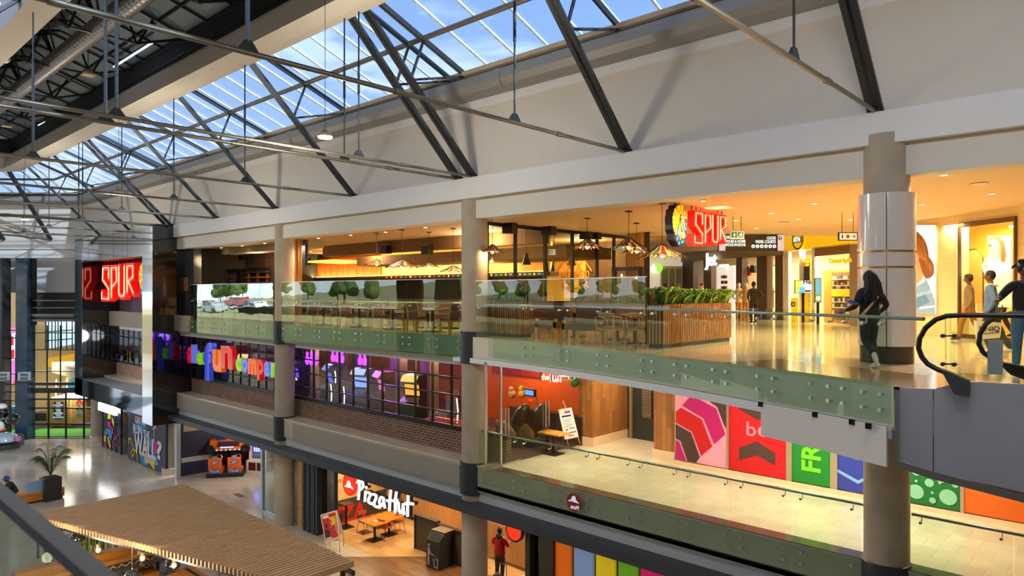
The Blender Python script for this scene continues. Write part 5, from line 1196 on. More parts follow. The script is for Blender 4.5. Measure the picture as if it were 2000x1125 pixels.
mb.build('portrait',[emis('pb_white',(244,244,248),1.0),mat('pb_hair',(128,82,40),.6,emit=(128,82,40),es=.12),mat('pb_skin',(226,158,112),.6,emit=(226,158,112),es=.2),mat('pb_ear',(206,130,88),.6,emit=(206,130,88),es=.4),mat('pb_hair2',(176,124,66),.6),mat('pb_denim',(120,156,192),.7,emit=(120,156,192),es=.2),mat('pb_denim2',(84,126,172),.7,emit=(84,126,172),es=.2),mat('pb_seam',(170,196,216),.7,emit=(170,196,216),es=.4),CHR],t)
zt_=fR(1869,437).z
BRZ=mat('bronze_frame',(92,66,34),.35,.5)
js=thing('shop_window','tall bronze framed jewellery shop window lit warm yellow, at the right edge','shop window',fR(1925,600))
b=MB();vbox(b,fR,AR,1870,1873,UZ,zt_,0,.08);vbox(b,fR,AR,1979,1982,UZ,zt_,0,.08);vbox(b,fR,AR,1873,1979,zt_-.14,zt_,0,.08);vbox(b,fR,AR,1873,1979,UZ,UZ+.12,0,.08);b.build('frame',BRZ,js)
b=MB();vbox(b,fR,AR,1873,1979,UZ+.12,zt_-.14,.03,.036);b.build('glass',MATS['partition_glass'],js)
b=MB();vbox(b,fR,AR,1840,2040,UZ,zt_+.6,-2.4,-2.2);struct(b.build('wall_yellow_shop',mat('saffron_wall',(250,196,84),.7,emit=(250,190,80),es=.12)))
def MJ(d):
    global gJ;gJ=fR.s(d);q=gJ(1925,570);return frame(Vector((q.x,q.y,0)),'A',AR)
def pj(px,py):q=gJ(px,py);a=gJ(1925,570);return (math.copysign((Vector((q.x-a.x,q.y-a.y))).length,px-1925),q.z)
mb=MB();M=MJ(-1.0);mb.poly([pj(1932,461),pj(1978,459),pj(1978,600),pj(1932,600)],M,0,.05,0)
for h,m,pts in ((1,1,[(1933,470),(1940,462),(1955,462),(1965,474),(1966,490),(1958,480),(1948,474),(1938,472)]),(2,2,[(1933,474),(1942,466),(1952,470),(1958,482),(1958,500),(1950,512),(1938,504),(1933,492)]),(3,1,[(1957,478),(1966,478),(1968,500),(1965,512),(1959,510)]),(4,3,[(1934,479),(1940,477),(1940,480),(1934,482)])):mb.poly([pj(*p)for p in pts],M,.05+h*.003,.003,m)
mb.build('portrait_poster',[mat('po_cream',(250,236,206),.6,emit=(250,236,206),es=.3),mat('po_hair',(150,84,34),.6),mat('po_skin',(248,206,160),.6),mat('po_dark',(60,30,20),.6)],js)
mb=MB();M=MJ(-.4);cc=pj(1937,520)
mb.ringflat(cc,.30,.03,M,0,.03,0,n=30)
for i in range(2):
    for j in range(9):u=-.2+j*.045;mb.ringflat((cc[0]+u,cc[1]+.07-i*.15+.01*math.sin(j)),.045,.02,M,.0,.02,0,j%2*PI,PI+j%2*PI,6)
mb.build('neon_ring',emis('white_neon',(255,250,230),5),js)
mb=MB();M=MJ(-1.2);a,c=pj(1885,570)[0],pj(1922,570)[0];zr0,zr1=rel(-.6),fR(1903,480).z;r_=(c-a)/2
arc=[(a,zr0)]+[((a+c)/2-r_*math.cos(PI*i/14),zr1-r_+r_*math.sin(PI*i/14))for i in range(15)]+[(c,zr0)]
mb.poly(arc,M,0,.03,0);b_=mb.build('arched_mirror',mat('warm_mirror',(236,206,140),.1,.8),js)
mb=MB();mb.tube([M@Vector((p[0],p[1],.03))for p in arc],.02,6);mb.build('mirror_rim',BRZ,b_)
b=MB();vbox(b,fR,AR,1876,1900,UZ,UZ+1.0,-1.9,-1.0);b.build('counter',mat('white_counter',(250,240,214),.5),js)
rnd=random.Random(4)
for i in range(14):
    p=fR.s(-.3)(1877+rnd.uniform(0,6),570);c_=rnd.choice([(200,150,60),(60,50,40),(240,230,200),(190,60,40)])
    z_=rel(-1.1+i*.11);o=MB().ball((p.x,p.y,z_),.045,8).build('trinket',mat('trk_%d'%c_[0],c_,.4));tag(o,'small trinket displayed at the left side of the jewellery window','trinket','trinkets in the jewellery window')
light('AREA',fR(1925,570)+Vector((-.9*math.sin(AR)*0-.4,1.2,2.0)),260,(1,.80,.42),size=1.6)
for i,(px,py,l)in enumerate([(1940,440,'left spot light in the jewellery shop ceiling'),(1962,444,'right spot light in the jewellery shop ceiling')]):
    p=fR(px,py)+Vector((.3,.9,.0));o=MB().ball(p,.07,10,sc=(1,1,.5)).build('spot_light',emis('spot_white',(255,250,235),12));tag(o,l,'spot light')
ES=thing('escalator','escalator end with stainless steel cladding and looping black handrails, far right','escalator',(-1.0,11.0,UZ-1.2))
YE=10.92
def pe(px,py,Y=YE):q=onY(px,py,Y);return (q.x,q.z)
STL=mat('brushed_stainless',(182,184,194),.3,.3,var=.14,scale=1.1,bump=1.)
M=frame((0,YE,0),'Y');
mb=MB();mb.poly([pe(1757,757),pe(1822,760),pe(1822,922),pe(1757,903)],M,-.05,.05);mb.build('cladding_panel',STL,ES)
mb=MB();mb.poly([pe(1824,760),pe(1880,745),pe(2120,756),pe(2120,990),pe(1824,922)],M,-.05,.05);mb.build('cladding_panel',STL,ES)
mb=MB();mb.poly([pe(1750,898),pe(1822,920),pe(2120,996),pe(2120,1012),pe(1822,935),pe(1750,911)],M,-.1,.13);mb.build('lower_trim',CHR,ES)
mb=MB();mb.poly([pe(1748,760),pe(1757,763),pe(1757,905),pe(1750,905)],M,-.2,.24);mb.build('edge_trim',CHR,ES)
mb=MB();mb.poly([pe(1841,719),pe(1856,724),pe(1896,742),pe(1895,773),pe(1868,768)],M,.02,.12);mb.build('skirt_block',mat('charcoal_skirt',(62,64,70),.45),ES)
b=MB();b.box((eX+.05,10.95,UZ-.12),(0.5,13.6,UZ+.005));struct(b.build('floor_landing',MATS['tan_border_tile']))
b=MB();b.box((eX+.05,11.05,UZ-1.15),(2.0,12.6,UZ-.13));b.build('truss_body',DST,ES)
HR=mat('black_handrail',(28,28,26),.35)
def rail_loop(Y,pts,nm='handrail'):
    mb=MB();mb.tube([Vector((*pe(px,py,Y),0)).xzy if False else Vector((pe(px,py,Y)[0],Y,pe(px,py,Y)[1]))for px,py in pts],.036,10);mb.build(nm,HR,ES,True)
L1=[(2150,618),(2000,616.5),(1880,615.5),(1850,617),(1828,624),(1808,640),(1796,661),(1794,680),(1800,697),(1812,711),(1830,721),(1848,728)]
rail_loop(11.2,L1)
L2=[(2150,612),(2010,611),(1975,612),(1946,618),(1926,632),(1914,652),(1912,672),(1920,688),(1940,703),(1965,713)]
rail_loop(12.5,L2)
mb=MB();mb.poly([pe(px,py,11.2)for px,py in [(2150,620),(2000,618),(1880,617),(1850,619),(1829,626),(1810,641),(1798,661),(1796,680),(1802,696),(1814,710),(1831,719),(1850,727),(1895,741),(2150,752)]],frame((0,11.2,0),'Y'),-.006,.012);mb.build('glass_side',GLG,ES)
mb=MB();mb.poly([pe(1924,665),pe(1954.5,666),pe(1954,735),pe(1924,733)],frame((0,11.1,0),'Y'),.0,.01);mb.build('grey_notice',mat('grey_notice_plate',(134,146,150),.5),ES)
mb=MB();mb.poly([pe(1955,708,12.5),pe(1967,707,12.5),pe(2150,745,12.5),pe(2150,790,12.5),pe(1978,730,12.5)],frame((0,12.45,0),'Y'),0,.15);mb.build('inner_skirt',HR,ES)
t=thing('glass_fin','narrow clear glass fin with four steel bolts before the escalator loop','glass panel',(XY(1855,11.05),11.05,UZ))
mb=MB();mb.poly([pe(1848,610,11.05),pe(1850,770,11.05),pe(1848.5,770,11.05),pe(1846.5,610,11.05)],frame((0,11.05,0),'Y'),0,.06);mb.poly([pe(1854,611,11.1),pe(1858,611,11.1),pe(1858,646,11.1),pe(1867,648,11.1),pe(1867,722,11.1),pe(1856,720,11.1)],frame((0,11.1,0),'Y'),0,.012);mb.build('glass',GLG,t)
for px,py in ((1842,656),(1864,656),(1842,711),(1864,712)):
    q=pe(px,py,11.02);MB().tube([(q[0],10.98,q[1]),(q[0],11.06,q[1])],.028,10).build('bolt',DST,t)
for py in (656,711):MB().tube([(pe(1842,py,11.04)[0],11.04,pe(1842,py,11.04)[1]),(pe(1864,py,11.04)[0],11.04,pe(1864,py,11.04)[1])],.012,6).build('spacer',DST,t)
# ================================================================== MIDDLE LEVEL
YF=15.05
cols={'r':(230,20,16),'b':(56,84,235),'g':(150,226,20),'o':(250,110,10),'w':(110,130,250)}
t=thing('balloon_lettering','big glossy balloon letters reading the fun company in red, blue, green and orange','lettering',(XY(455,YF),YF,rel(-3.5)))
for nm,ch,x0,x1,y0,y1,c in [('letter_t','t',372,381.5,677,709,'r'),('letter_h','h',381.5,393,673,709,'w'),('letter_e','e',392,405,688,712,'g'),('letter_f','f',405,424.5,668,743,'b'),('letter_u','u',423,443,683,726,'o'),('letter_n','n',439,465,675,720,'r'),('letter_c','c',469,482,698,725,'g'),('letter_o','o',481,494,700,727,'w'),('letter_m','m',493,512,700,731,'o'),('letter_p','p',511,526,703,743,'r'),('letter_a','a',524.5,538,706,735,'w'),('letter_n','n',538,551,708,737,'g'),('letter_y','y',552,566,708,748,'r')]:
    mb=MB();fitP(mb,ch,lambda px,py:onY(px,py,YF),x0+1,x1-1,y0,y1,ext=.24,off=.016,bev=.03)
    mb.build(nm,mat('balloon_'+c,cols[c],.18,emit=cols[c],es=.22,coat=.6,var=.02),t,True)
DK=mat('arcade_dark',(34,28,34),.8)
b=MB();b.box((-37,22.5,MZ),(-14.6,22.7,UZ-.62));struct(b.build('wall_arcade_back',mat('arcade_orange',(150,62,24),.6)))
b=MB();b.box((-60,15.6,UZ-.72),(-14.6,22.6,UZ-.63));struct(b.build('ceiling_arcade',DK))
b=MB();b.box((-37,15.58,MZ),(-14.5,22.5,MZ+.02));struct(b.build('floor_arcade',mat('arcade_carpet',(86,48,60),.8,var=.4,scale=1.5)))
for i,px in enumerate((600,655,700,770,830)):
    x=XY(px,19);b=MB();b.box((x-.3,19,MZ),(x+.3,19.5,UZ-.7));struct(b.build('pillar_arcade',mat('arcade_pillar',(150,120,96),.7)))
PUR=emis('purple_neon',(130,40,255),5)
for i,(px,py)in enumerate([(378,716),(386,716),(395,717),(600,700),(608,701),(617,702),(650,696),(658,697),(668,699),(703,702),(712,703)]):
    p=onY(px,py,17.2);t=thing('arcade_pin','glowing purple figure-shaped light inside the arcade windows, '+ORL[i],'light',p,'purple figure lights in the arcade')
    MB().lathe([(.05,-.28),(.09,-.15),(.1,0),(.05,.1),(.04,.16),(.07,.24),(.04,.3),(.01,.31)],p,10).build('body',PUR,t,True)
    MB().tube([p+Vector((0,0,.3)),(p.x,p.y,UZ-.7)],.01,5).build('cable',BLK,t)
for i,(px,py,c)in enumerate([(430,712,(90,30,255)),(690,700,(60,30,255)),(760,700,(160,40,230))]):light('POINT',onY(px,py,18),90,[v/255 for v in c],shadow_soft_size=.3)
for px in (560,640,720,800,870):light('POINT',onY(px,700,19.5)+Vector((0,0,.4)),70,(1,.7,.5),shadow_soft_size=.2)
def cabinet(x,y,z0,ang,c1,c2,label,h=1.9,w_=.8,d_=.9,grp='arcade cabinets'):
    t=thing('arcade_machine',label,'arcade machine',(x,y,z0),grp);R=Matrix.Translation((x,y,z0))@Matrix.Rotation(ang,4,'Z')
    prof=[(-d_/2,0),(d_/2,0),(d_/2,h),(-d_*.1,h),(-d_*.3,h*.86),(-d_*.05,h*.82),(d_*.05,h*.55),(-d_*.45,h*.46),(-d_*.45,h*.4),(-d_*.35,h*.38)]
    A=[R@Vector((-w_/2,a,b))for a,b in prof];B=[R@Vector((w_/2,a,b))for a,b in prof]
    mb=MB();mb.sweep(None,A,B);mb.build('body',mat('cab_%d_%d_%d'%c1,c1,.35),t)
    mb=MB();q=[R@Vector(v)for v in ((-w_*.42,-d_*.02,h*.8),(w_*.42,-d_*.02,h*.8),(w_*.42,d_*.06,h*.57),(-w_*.42,d_*.06,h*.57))];q2=[v+R.to_3x3()@Vector((0,-.03,.01))for v in q];mb.sweep(None,q,q2);mb.build('screen',emis('cabs_%d_%d_%d'%c2,c2,1.2),t)
    mb=MB();q=[R@Vector(v)for v in ((-w_*.45,-d_*.12,h*.985),(w_*.45,-d_*.12,h*.985),(w_*.45,-d_*.31,h*.87),(-w_*.45,-d_*.31,h*.87))];q2=[v+R.to_3x3()@Vector((0,-.02,.03))for v in q];mb.sweep(None,q,q2);mb.build('marquee',emis('cabm_%d_%d_%d'%c2,tuple(min(255,v+60)for v in c2),.9),t)
    return t
for i,(px,c1,c2,l)in enumerate([(480,(40,40,60),(200,160,90),'dark arcade cabinet by the first window bay'),(645,(30,30,34),(60,90,200),'black arcade cabinet, leftmost in the second window bay'),(705,(60,50,70),(120,150,220),'violet grey arcade cabinet in the second window bay'),(745,(120,30,50),(200,90,160),'dark red arcade cabinet in the second window bay'),(805,(40,44,48),(230,160,60),'charcoal arcade cabinet near the red car ride'),(580,(40,30,60),(110,60,220),'blue glowing arcade cabinet beside the first column')]):
    cabinet(XY(px,17.6),17.6,MZ,.3*(-1)**i,c1,c2,l)
for i,(px,py0,py1,Y,l)in enumerate([(646,750,786,16.4,'thin curved cream light tube by the dark cabinet'),(671,755,790,16.4,'thin curved cream light tube, second from the left'),(654,724,748,16.4,'short cream light tube above the others'),(892,778,826,16.2,'bent cream light tube near the middle column')]):
    a,c=onY(px,py0,Y),onY(px+1,py1,Y);mb=MB();mb.tube([a,(a+c)/2+Vector((.05,0,0)),c],.022,6);o=mb.build('light_tube',emis('cream_tube',(255,240,190),2.5));tag(o,l,'light tube','curved light tubes in the arcade windows')
def ride(x,y,z,ang,label):
    t=thing('ride_car',label,'ride car',(x,y,z));R=Matrix.Translation((x,y,z))@Matrix.Rotation(ang,4,'Z')
    mb=MB();mb.lathe([(.02,.1),(.6,.14),(.68,.35),(.6,.6),(.42,.68),(.05,.5)],(0,0,0),20,sx=1.3,sy=.8);mb.xf(R);mb.build('body',mat('ride_red',(190,26,30),.2,coat=.6),t,True)
    mb=MB();mb.tube([(-.3,-.3,.6),(-.3,0,.95),(-.3,.3,.6)],.03,8);mb.xf(R);mb.build('roll_bar',CHR,t);mb=MB();mb.lathe([(.7,0),(.72,.12),(.7,.2)],(0,0,0),20,sx=1.3,sy=.85);mb.xf(R);mb.build('bumper',BLK,t,True)
    mb=MB();mb.tube([(.25,0,.5),(.1,0,.85)],.02,6);mb.xf(R);mb.build('steering_column',BLK,t)
ride(XY(862,16.6),16.7,MZ,.4,'red ride car behind the window beside the middle column')
b=MB();b.box((XY(838,16),16.0,MZ+.8),(XY(900,16),16.05,MZ+.85));b.box((XY(840,16),16.0,MZ),(XY(842,16),16.05,MZ+.85));o=b.build('steel_rail',CHR);tag(o,'low steel rail before the red ride car','rail')
b=MB();b.box((-49,15.5,rel(-4.4)),(-38.5,15.6,rel(-2.2)));art=b.build('art_board',mat('art_white',(206,208,226),.7,emit=(206,208,226),es=.12));tag(art,'white window art board with painted rainbows between the black piers','art board')
M=frame((0,15.49,0),'Y');pq=lambda px,py:(onY(px,py,15.49).x,onY(px,py,15.49).z)
for px,py,rad,cc in ((239,702,.9,((120,190,90),(160,60,180),(120,40,160))),(252,706,1.0,((220,40,30),(250,130,30),(250,220,40))),(267,706,.95,((150,210,80),(120,60,170),(70,160,160)))):
    mb=MB();c=pq(px,py)
    for k in range(3):mb.ringflat(c,rad-.2*k,.2,M,0,.01,k,0,PI,12)
    mb.build('rainbow',[mat('rb_%d_%d_%d'%q,q,.6)for q in cc],art)
mb=MB();fitP(mb,'t',lambda px,py:onY(px,py,15.48),252,257,672,686,ext=.02,off=.02,m=0);fitP(mb,'h',lambda px,py:onY(px,py,15.48),257.5,262,671,685,ext=.02,off=.02,m=1);fitP(mb,'e',lambda px,py:onY(px,py,15.48),262.5,267,674,685,ext=.02,off=.02,m=2);fitP(mb,'f',lambda px,py:onY(px,py,15.48),270,276,660,695,ext=.02,off=.02,m=1)
mb.build('painted_letters',[mat('pl_red',(226,60,60),.6),mat('pl_blue',(50,60,150),.6),mat('pl_green',(90,180,60),.6)],art)
light('POINT',(-43,14.9,rel(-3)),60,(.9,.92,1),shadow_soft_size=.4)
gx=-14.4
ent=bpy.data.objects.new('window_5',None);COL.objects.link(ent);ent.location=(gx,14.8,MZ);WL[ent.name]=Vector(ent.location);ent['kind']='structure'
ys=[YX(px,gx)for px in (948,978,1009,1024,1066,1108,1139)]
mb=MB()
for y in (ys[0],ys[1],ys[-1]):mb.box((gx-.03,y-.03,MZ),(gx+.03,y+.03,UZ-.7))
mb.box((gx-.03,ys[0],UZ-.78),(gx+.03,ys[-1],UZ-.7));mb.box((gx-.03,ys[0],MZ),(gx+.03,ys[1]+.9,MZ+.06));mb.build('window_frame',mat('silver_frame',(200,200,196),.3,.8),ent)
mb=MB();mb.box((gx-.006,ys[0],MZ+.06),(gx+.006,ys[-1],UZ-.78));mb.build('window_glass',MATS['partition_glass'],ent)
for i,px in enumerate((987,1066)):
    y=YX(px,gx);dh=MB()
    for dx in (-.05,.05):dh.tube([(gx+dx,y-.06,MZ+.9),(gx+dx,y-.06,MZ+1.7)],.018,8);dh.tube([(gx+dx,y+.10,MZ+.9),(gx+dx,y+.10,MZ+1.7)],.018,8)
    dh.build('door_handle',CHR,ent)
t=thing('arcade_sign','white lit arcade sign over the glass entrance, cropped by the slab above','sign',(-14.6,18.6,rel(-2.6)))
fS=lambda px,py:onW(px,py+5,23.6)
mb=MB();fitP(mb,'the',fS,1057,1072,725,737,ext=.05,off=.02,m=0);fitP(mb,'fun',fS,1073,1096,721,741,ext=.05,off=.02,m=1);fitP(mb,'company',fS,1096,1125,722,735,ext=.05,off=.02,m=1)
mb.build('lettering',[MATS['white_lit'],emis('white_lit2',(250,246,255),1.5)],t)
mb=MB();fS2=lambda px,py:onW(px,py+5,23.55);fitP(mb,'f',fS2,1074,1080,722,740,ext=.05,m=0);fitP(mb,'un',fS2,1081,1094,727,734,ext=.05,m=1);fitP(mb,'family entertainment',fS2,1084,1120,734,740,ext=.03,m=2)
mb.build('coloured_strokes',[mat('st_blue',(40,60,150),.5),mat('st_red',(200,30,40),.5),mat('st_cream',(240,230,200),.5)],t)
mb=MB();a,c=fS(1060,720),fS(1120,720);mb.tube([(a.x,a.y,a.z),(a.x,a.y,UZ-.7)],.015,5);mb.tube([(c.x,c.y,c.z),(c.x,c.y,UZ-.7)],.015,5);mb.build('hanger',BLK,t)
b=MB();b.box((-21,20.4,MZ),(-14.7,20.6,UZ-.7));struct(b.build('wall_orange',mat('bright_orange_wall',(214,92,20),.6)))
b=MB();b.box((-20,20.3,MZ+1.9),(-17.4,20.39,UZ-.8));o=b.build('wall_graphic',mat('maroon_graphic',(130,30,44),.6));tag(o,'maroon geometric wall graphic inside the arcade entrance','wall graphic')
t=thing('seat_console','black racing console with a lit colourful screen on an arm inside the entrance','arcade machine',(-16.8,18.4,MZ))
a=onY(1024,773,18.4);c=onY(1044,761,18.4)
mb=MB();mb.box((a.x,18.4,a.z),(c.x,18.5,c.z));mb.build('screen_housing',BLK,t);mb=MB();mb.box((a.x+.05,18.38,a.z+.05),(c.x-.05,18.4,c.z-.05));mb.build('screen',emis('console_screen',(70,120,230),1.6),t)
mb=MB();mb.tube([(c.x+.05,18.45,a.z),(c.x+.15,18.45,a.z-.5),(c.x+.1,18.45,MZ)],.03,6);mb.build('arm',CHR,t)
mb=MB();mb.ball((a.x+.3,18.4,a.z-.12),.05,8,sc=(2,1,.6));mb.build('button',emis('red_button',(255,40,20),3),t)
LTH=mat('black_leather',(38,36,34),.35)
for i,(px,Y,l)in enumerate([(1005,17.4,'big black leather massage chair, left one behind the entrance glass'),(1040,17.8,'big black leather massage chair with a brown side, right one behind the entrance glass')]):
    x=XY(px,Y);t=thing('massage_chair',l,'chair',(x,Y,MZ),'massage chairs in the arcade')
    RY=Matrix.Rotation(.42,3,'Y');MB().ball((x-.28,Y,MZ+.42),.5,16,sc=(1.1,.7,.5)).build('seat',LTH,t,True);MB().ball((x+.28,Y,MZ+.92),.5,16,sc=(.5,.74,1.15),R=RY).build('backrest',LTH,t,True)
    for s in (-1,1):MB().ball((x-.05,Y+s*.40,MZ+.58),.4,14,sc=(1.35,.32,.62),R=RY).build('armrest',mat('taupe_leather',(120,92,70),.4),t,True)
    MB().box((x-.6,Y-.4,MZ),(x+.4,Y+.4,MZ+.2)).build('base',BLK,t)
for i,(px,py,c,l)in enumerate([(1000,770,(190,150,90),'small brown soft toy on the arcade ledge'),(1020,769,(220,180,60),'small yellow soft toy on the arcade ledge'),(1122,747,(40,120,60),'green and red ball on the inner shelf')]):
    p=onY(px,py,18.9);mb=MB();mb.ball(p,.16,12);mb.ball(p+Vector((0,-.05,.2)),.1,10);o=mb.build('soft_toy',mat('toy_%d'%i,c,.8),smooth=True);tag(o,l,'soft toy')
b=MB();b.box((XY(990,18.8),18.9,MZ),(XY(1132,18.8),19.3,MZ+.95));o=b.build('display_ledge',mat('dark_ledge',(52,40,38),.5));tag(o,'dark display ledge across the arcade behind the massage chairs','ledge')
light('POINT',(-17,17,UZ-1.1),150,(1,.72,.45),shadow_soft_size=.3);light('POINT',(-17.5,19.4,UZ-1.0),130,(1,.6,.3),shadow_soft_size=.3)
t=table('round_table','yellowish low table beside the massage chair inside the entrance',XY(1090,16.9)-.5,17.3,.9,.6,MZ,.7,mat('yellow_wood',(206,146,60),.4))
E0=onZ(1108,872,MZ);t=thing('easel_board','white notice board leaning on a wooden easel at the arcade entrance','easel',(E0.x,E0.y,MZ))
fE=lambda px,py:onW(px,py,22.9)
A,B,Cc,D=onW(1090,800,22.9),onW(1116,796,22.9),onW(1130,852,22.75),onW(1103,858,22.75)
nn=-FW*.03
mb=MB();mb.sweep(None,[A,B,Cc,D],[v+nn for v in (A,B,Cc,D)]);bd=mb.build('board',mat('board_white',(232,232,224),.5),t)
def EB(u,v):return A.lerp(B,u).lerp(D.lerp(Cc,u),v)+nn*1.05
EQ=[0]
def eq(u0,v0,u1,v1,m):EQ[0]+=1;mb.sweep(None,[EB(u0,v0),EB(u1,v0),EB(u1,v1),EB(u0,v1)],[p+nn*(.06+.012*(EQ[0]%40))for p in (EB(u0,v0),EB(u1,v0),EB(u1,v1),EB(u0,v1))],m)
mb=MB();eq(.42,.08,.82,.16,1);eq(.15,.13,.36,.15,2);eq(.14,.22,.82,.28,0)
for k in range(5):eq(.12+.1*(k%2),.36+.06*k,.8-.1*(k%3),.375+.06*k,2)
eq(.2,.68,.4,.72,1);eq(.5,.66,.85,.70,2);eq(.2,.8,.9,.83,0);eq(.3,.9,.7,.93,1);mb.build('printed_lines',[mat('print_navy',(30,34,110),.5),mat('print_red',(200,30,30),.5),mat('print_grey',(120,124,130),.5)],bd)
mb=MB();EW=woodmat('easel_pine',(214,168,84),(184,136,60))
for a,c in ((onW(1100,783,22.9),onW(1106,800,22.9)),(onW(1107,855,22.9),onZ(1111,874,MZ)),(onW(1128,852,22.9),onZ(1134,869,MZ)),(onW(1104,800,23.2),onZ(1098,866,MZ)),(onW(1106,858,22.8),onW(1130,853,22.8))):
    l_=MB();l_.bar(a,c,.03,.03);l_.build('easel_leg',EW,t)
TIM=brickmat('timber_tile',(168,112,58),(136,88,42),(96,66,38),'ZXY',1.0,.18,.006,.45,offset=.5,bump=.15,var=.2)
TIMX=brickmat('timber_tile_x',(168,112,58),(136,88,42),(96,66,38),'ZYX',1.0,.18,.006,.45,offset=.5,bump=.15,var=.2)
Yp=19.0
xa,xb=XY(1140,Yp),XY(1157,Yp);
b=MB();b.box((xa-.2,Yp,MZ),(xb,21.6,UZ-.6));struct(b.build('wall_timber',TIMX))
b=MB();b.box((xa-.2,Yp-.03,MZ+.0),(xb+.01,Yp-.001,UZ-.6));struct(b.build('wall_timber',TIM))
xc1,xc2=XY(1277,Yp),XY(1318,Yp)
b=MB();b.box((xc1,Yp,MZ),(xc2,23,UZ-.6));struct(b.build('wall_timber',TIM))
b=MB();b.box((xb,21.2,MZ),(xc1,21.4,UZ-.6));struct(b.build('wall_recess',TIM))
b=MB();b.box((XY(1216,21.15),21.1,MZ),(XY(1277,21.1)+.3,21.19,UZ-.6));struct(b.build('door_1',mat('dark_green_door',(42,46,44),.4)))
dr=MB();dr.box((XY(1229,21),21.0,MZ+.02),(XY(1233,21),21.09,UZ-.7));dr.build('door_frame',mat('brass_edge',(170,150,110),.4,.5),bpy.data.objects['door_1'])
b=MB();b.box((XY(1254,21.05),21.04,MZ+.8),(XY(1272,21.05),21.09,UZ-.9));b.build('brick_panel',brickmat('dim_brick',(110,90,66),(90,72,52),(60,50,40),'XZY',.24,.09,.01,.8),bpy.data.objects['door_1'])
SKT=mat('cream_stone_skirt',(226,200,160),.35)
b=MB();b.box((xa-.25,Yp-.06,MZ),(xb+.03,Yp-.035,MZ+.3));b.box((xb+.001,Yp,MZ),(xb+.03,21.2,MZ+.3));struct(b.build('baseboard_recess',SKT))
b=MB();b.box((xc1-.03,Yp-.05,MZ),(xc2+.03,Yp-.005,MZ+.3));b.box((xc2,Yp-.2,MZ),(XR,Yp-.12,MZ+.1));struct(b.build('baseboard_hoarding',SKT))
b=MB();b.box((xc2,Yp,MZ),(XR,Yp+.2,UZ-.6));struct(b.build('wall_hoarding',mat('cream_frame_wall',(214,196,160),.5)))
Hd=Yp-.1
def ph(px,py):q=onY(px,py,Hd);return (q.x,q.z)
MH=frame((0,Hd,0),'Y')
def hoard(px0,px1,base,label,shapes,mats):
    t=thing('coloured_hoarding',label,'hoarding',(XY((px0+px1)/2,Hd),Hd,MZ+.1),'coloured hoarding panels on the middle level')
    x0,x1=XY(px0,Hd),XY(px1,Hd);z0=MZ+.12;z1=UZ-.62
    MB().poly([(x0,z0),(x1,z0),(x1,z1),(x0,z1)],MH,-.05,.05).build('panel',mats[0],t)
    W,H=x1-x0,z1-z0
    if shapes:
        for k,s in enumerate(shapes):mb=MB();s(mb,x0,z0,W,H,.004+.003*k);mb.build('printed_shape',mats[1:],t)
    return t
def P_(pts,m):
    return lambda mb,x0,z0,W,H,h:mb.poly([ph(*p)for p in pts],MH,h,.003,m)
PK=mat('h_pink',(232,158,188),.6,var=.02);MG=mat('h_magenta',(186,10,110),.6,var=.02);RD=mat('h_red',(196,10,22),.6,var=.02);BNN=mat('h_brown',(70,52,46),.6,var=.02)
hoard(1320,1419.5,0,'pink hoarding panel with magenta, red and brown chevron bands',[
    P_([(1354,768),(1366,754),(1419,754),(1419,838),(1414,830),(1401,795),(1378,779)],2),
    P_([(1332,792),(1351,772),(1399,798),(1417,848),(1395,868),(1374,817)],0),P_([(1320,804),(1330,796),(1371,819),(1391,872),(1370,890),(1352,843),(1320,825)],1),
    P_([(1320,828),(1350,845),(1367,893),(1360,903),(1343,900),(1330,861),(1320,856)],2),P_([(1320,859),(1327,863),(1340,899),(1320,895)],0)],[PK,MG,RD,BNN])
LP=mat('h_pale_pink',(246,130,150),.6,var=.02)
th=hoard(1423.5,1536,0,'red hoarding panel with the pale lettering be between brown arrow shapes',[
    P_([(1443,774),(1478,793),(1502,779),(1520,790),(1520,806),(1479,820),(1443,799)],0),P_([(1444,875),(1478,862),(1514,885),(1514,909),(1479,889),(1444,898)],0)],[RD,BNN])
mb=MB();fitP(mb,'b',lambda px,py:onY(px,py,Hd-.01),1458,1477,824,852,ext=.01,off=.012);mb.build('letter_b',LP,th);mb=MB();fitP(mb,'e',lambda px,py:onY(px,py,Hd-.01),1480,1499,833,853,ext=.01,off=.012);mb.build('letter_e',LP,th)
GN=mat('h_green',(6,128,40),.6,var=.02);LG=mat('h_lime',(110,206,30),.6,var=.02)
th=hoard(1547,1622,0,'green hoarding panel with sideways lime lettering',[],[GN])
me=textmesh('FRESH',.5,.03,'LEFT',0,0,1);ysv=[v.co.y for v in me.vertices];xsv=[v.co.x for v in me.vertices]
mb=MB();xl,xr=XY(1565,Hd),XY(1602,Hd);zb0=onY(1584,921,Hd).z;hh=xr-xl
mb.add([Vector((xr-(v.co.y-0)/.72*hh,Hd-.004-.01*(v.co.z+.5),zb0+(v.co.x-min(xsv))/.72*hh))for v in me.vertices if True],[tuple(p.vertices)for p in me.polygons])
mb.v=[v if v.z<UZ-.65 else Vector((v.x,v.y,UZ-.65))for v in mb.v];mb.build('lettering',LG,th)
BL=mat('h_blue',(40,60,160),.6,var=.02);LB=mat('h_sky',(120,170,230),.6,var=.02)
hoard(1636,1695,0,'blue hoarding panel with light blue zigzag lines',[P_([(1636,874),(1675,893),(1695,885),(1695,890),(1675,899),(1636,880)],0),P_([(1636,916),(1676,938),(1695,930),(1695,936),(1676,945),(1636,922)],0),P_([(1636,832),(1675,850),(1695,842),(1695,848),(1675,857),(1636,838)],0)],[BL,LB])
def dot(px,py,rpx,m):return lambda mb,x0,z0,W,H,h:mb.disc(ph(px,py),rpx*.0107,MH,h,.003,m,18)
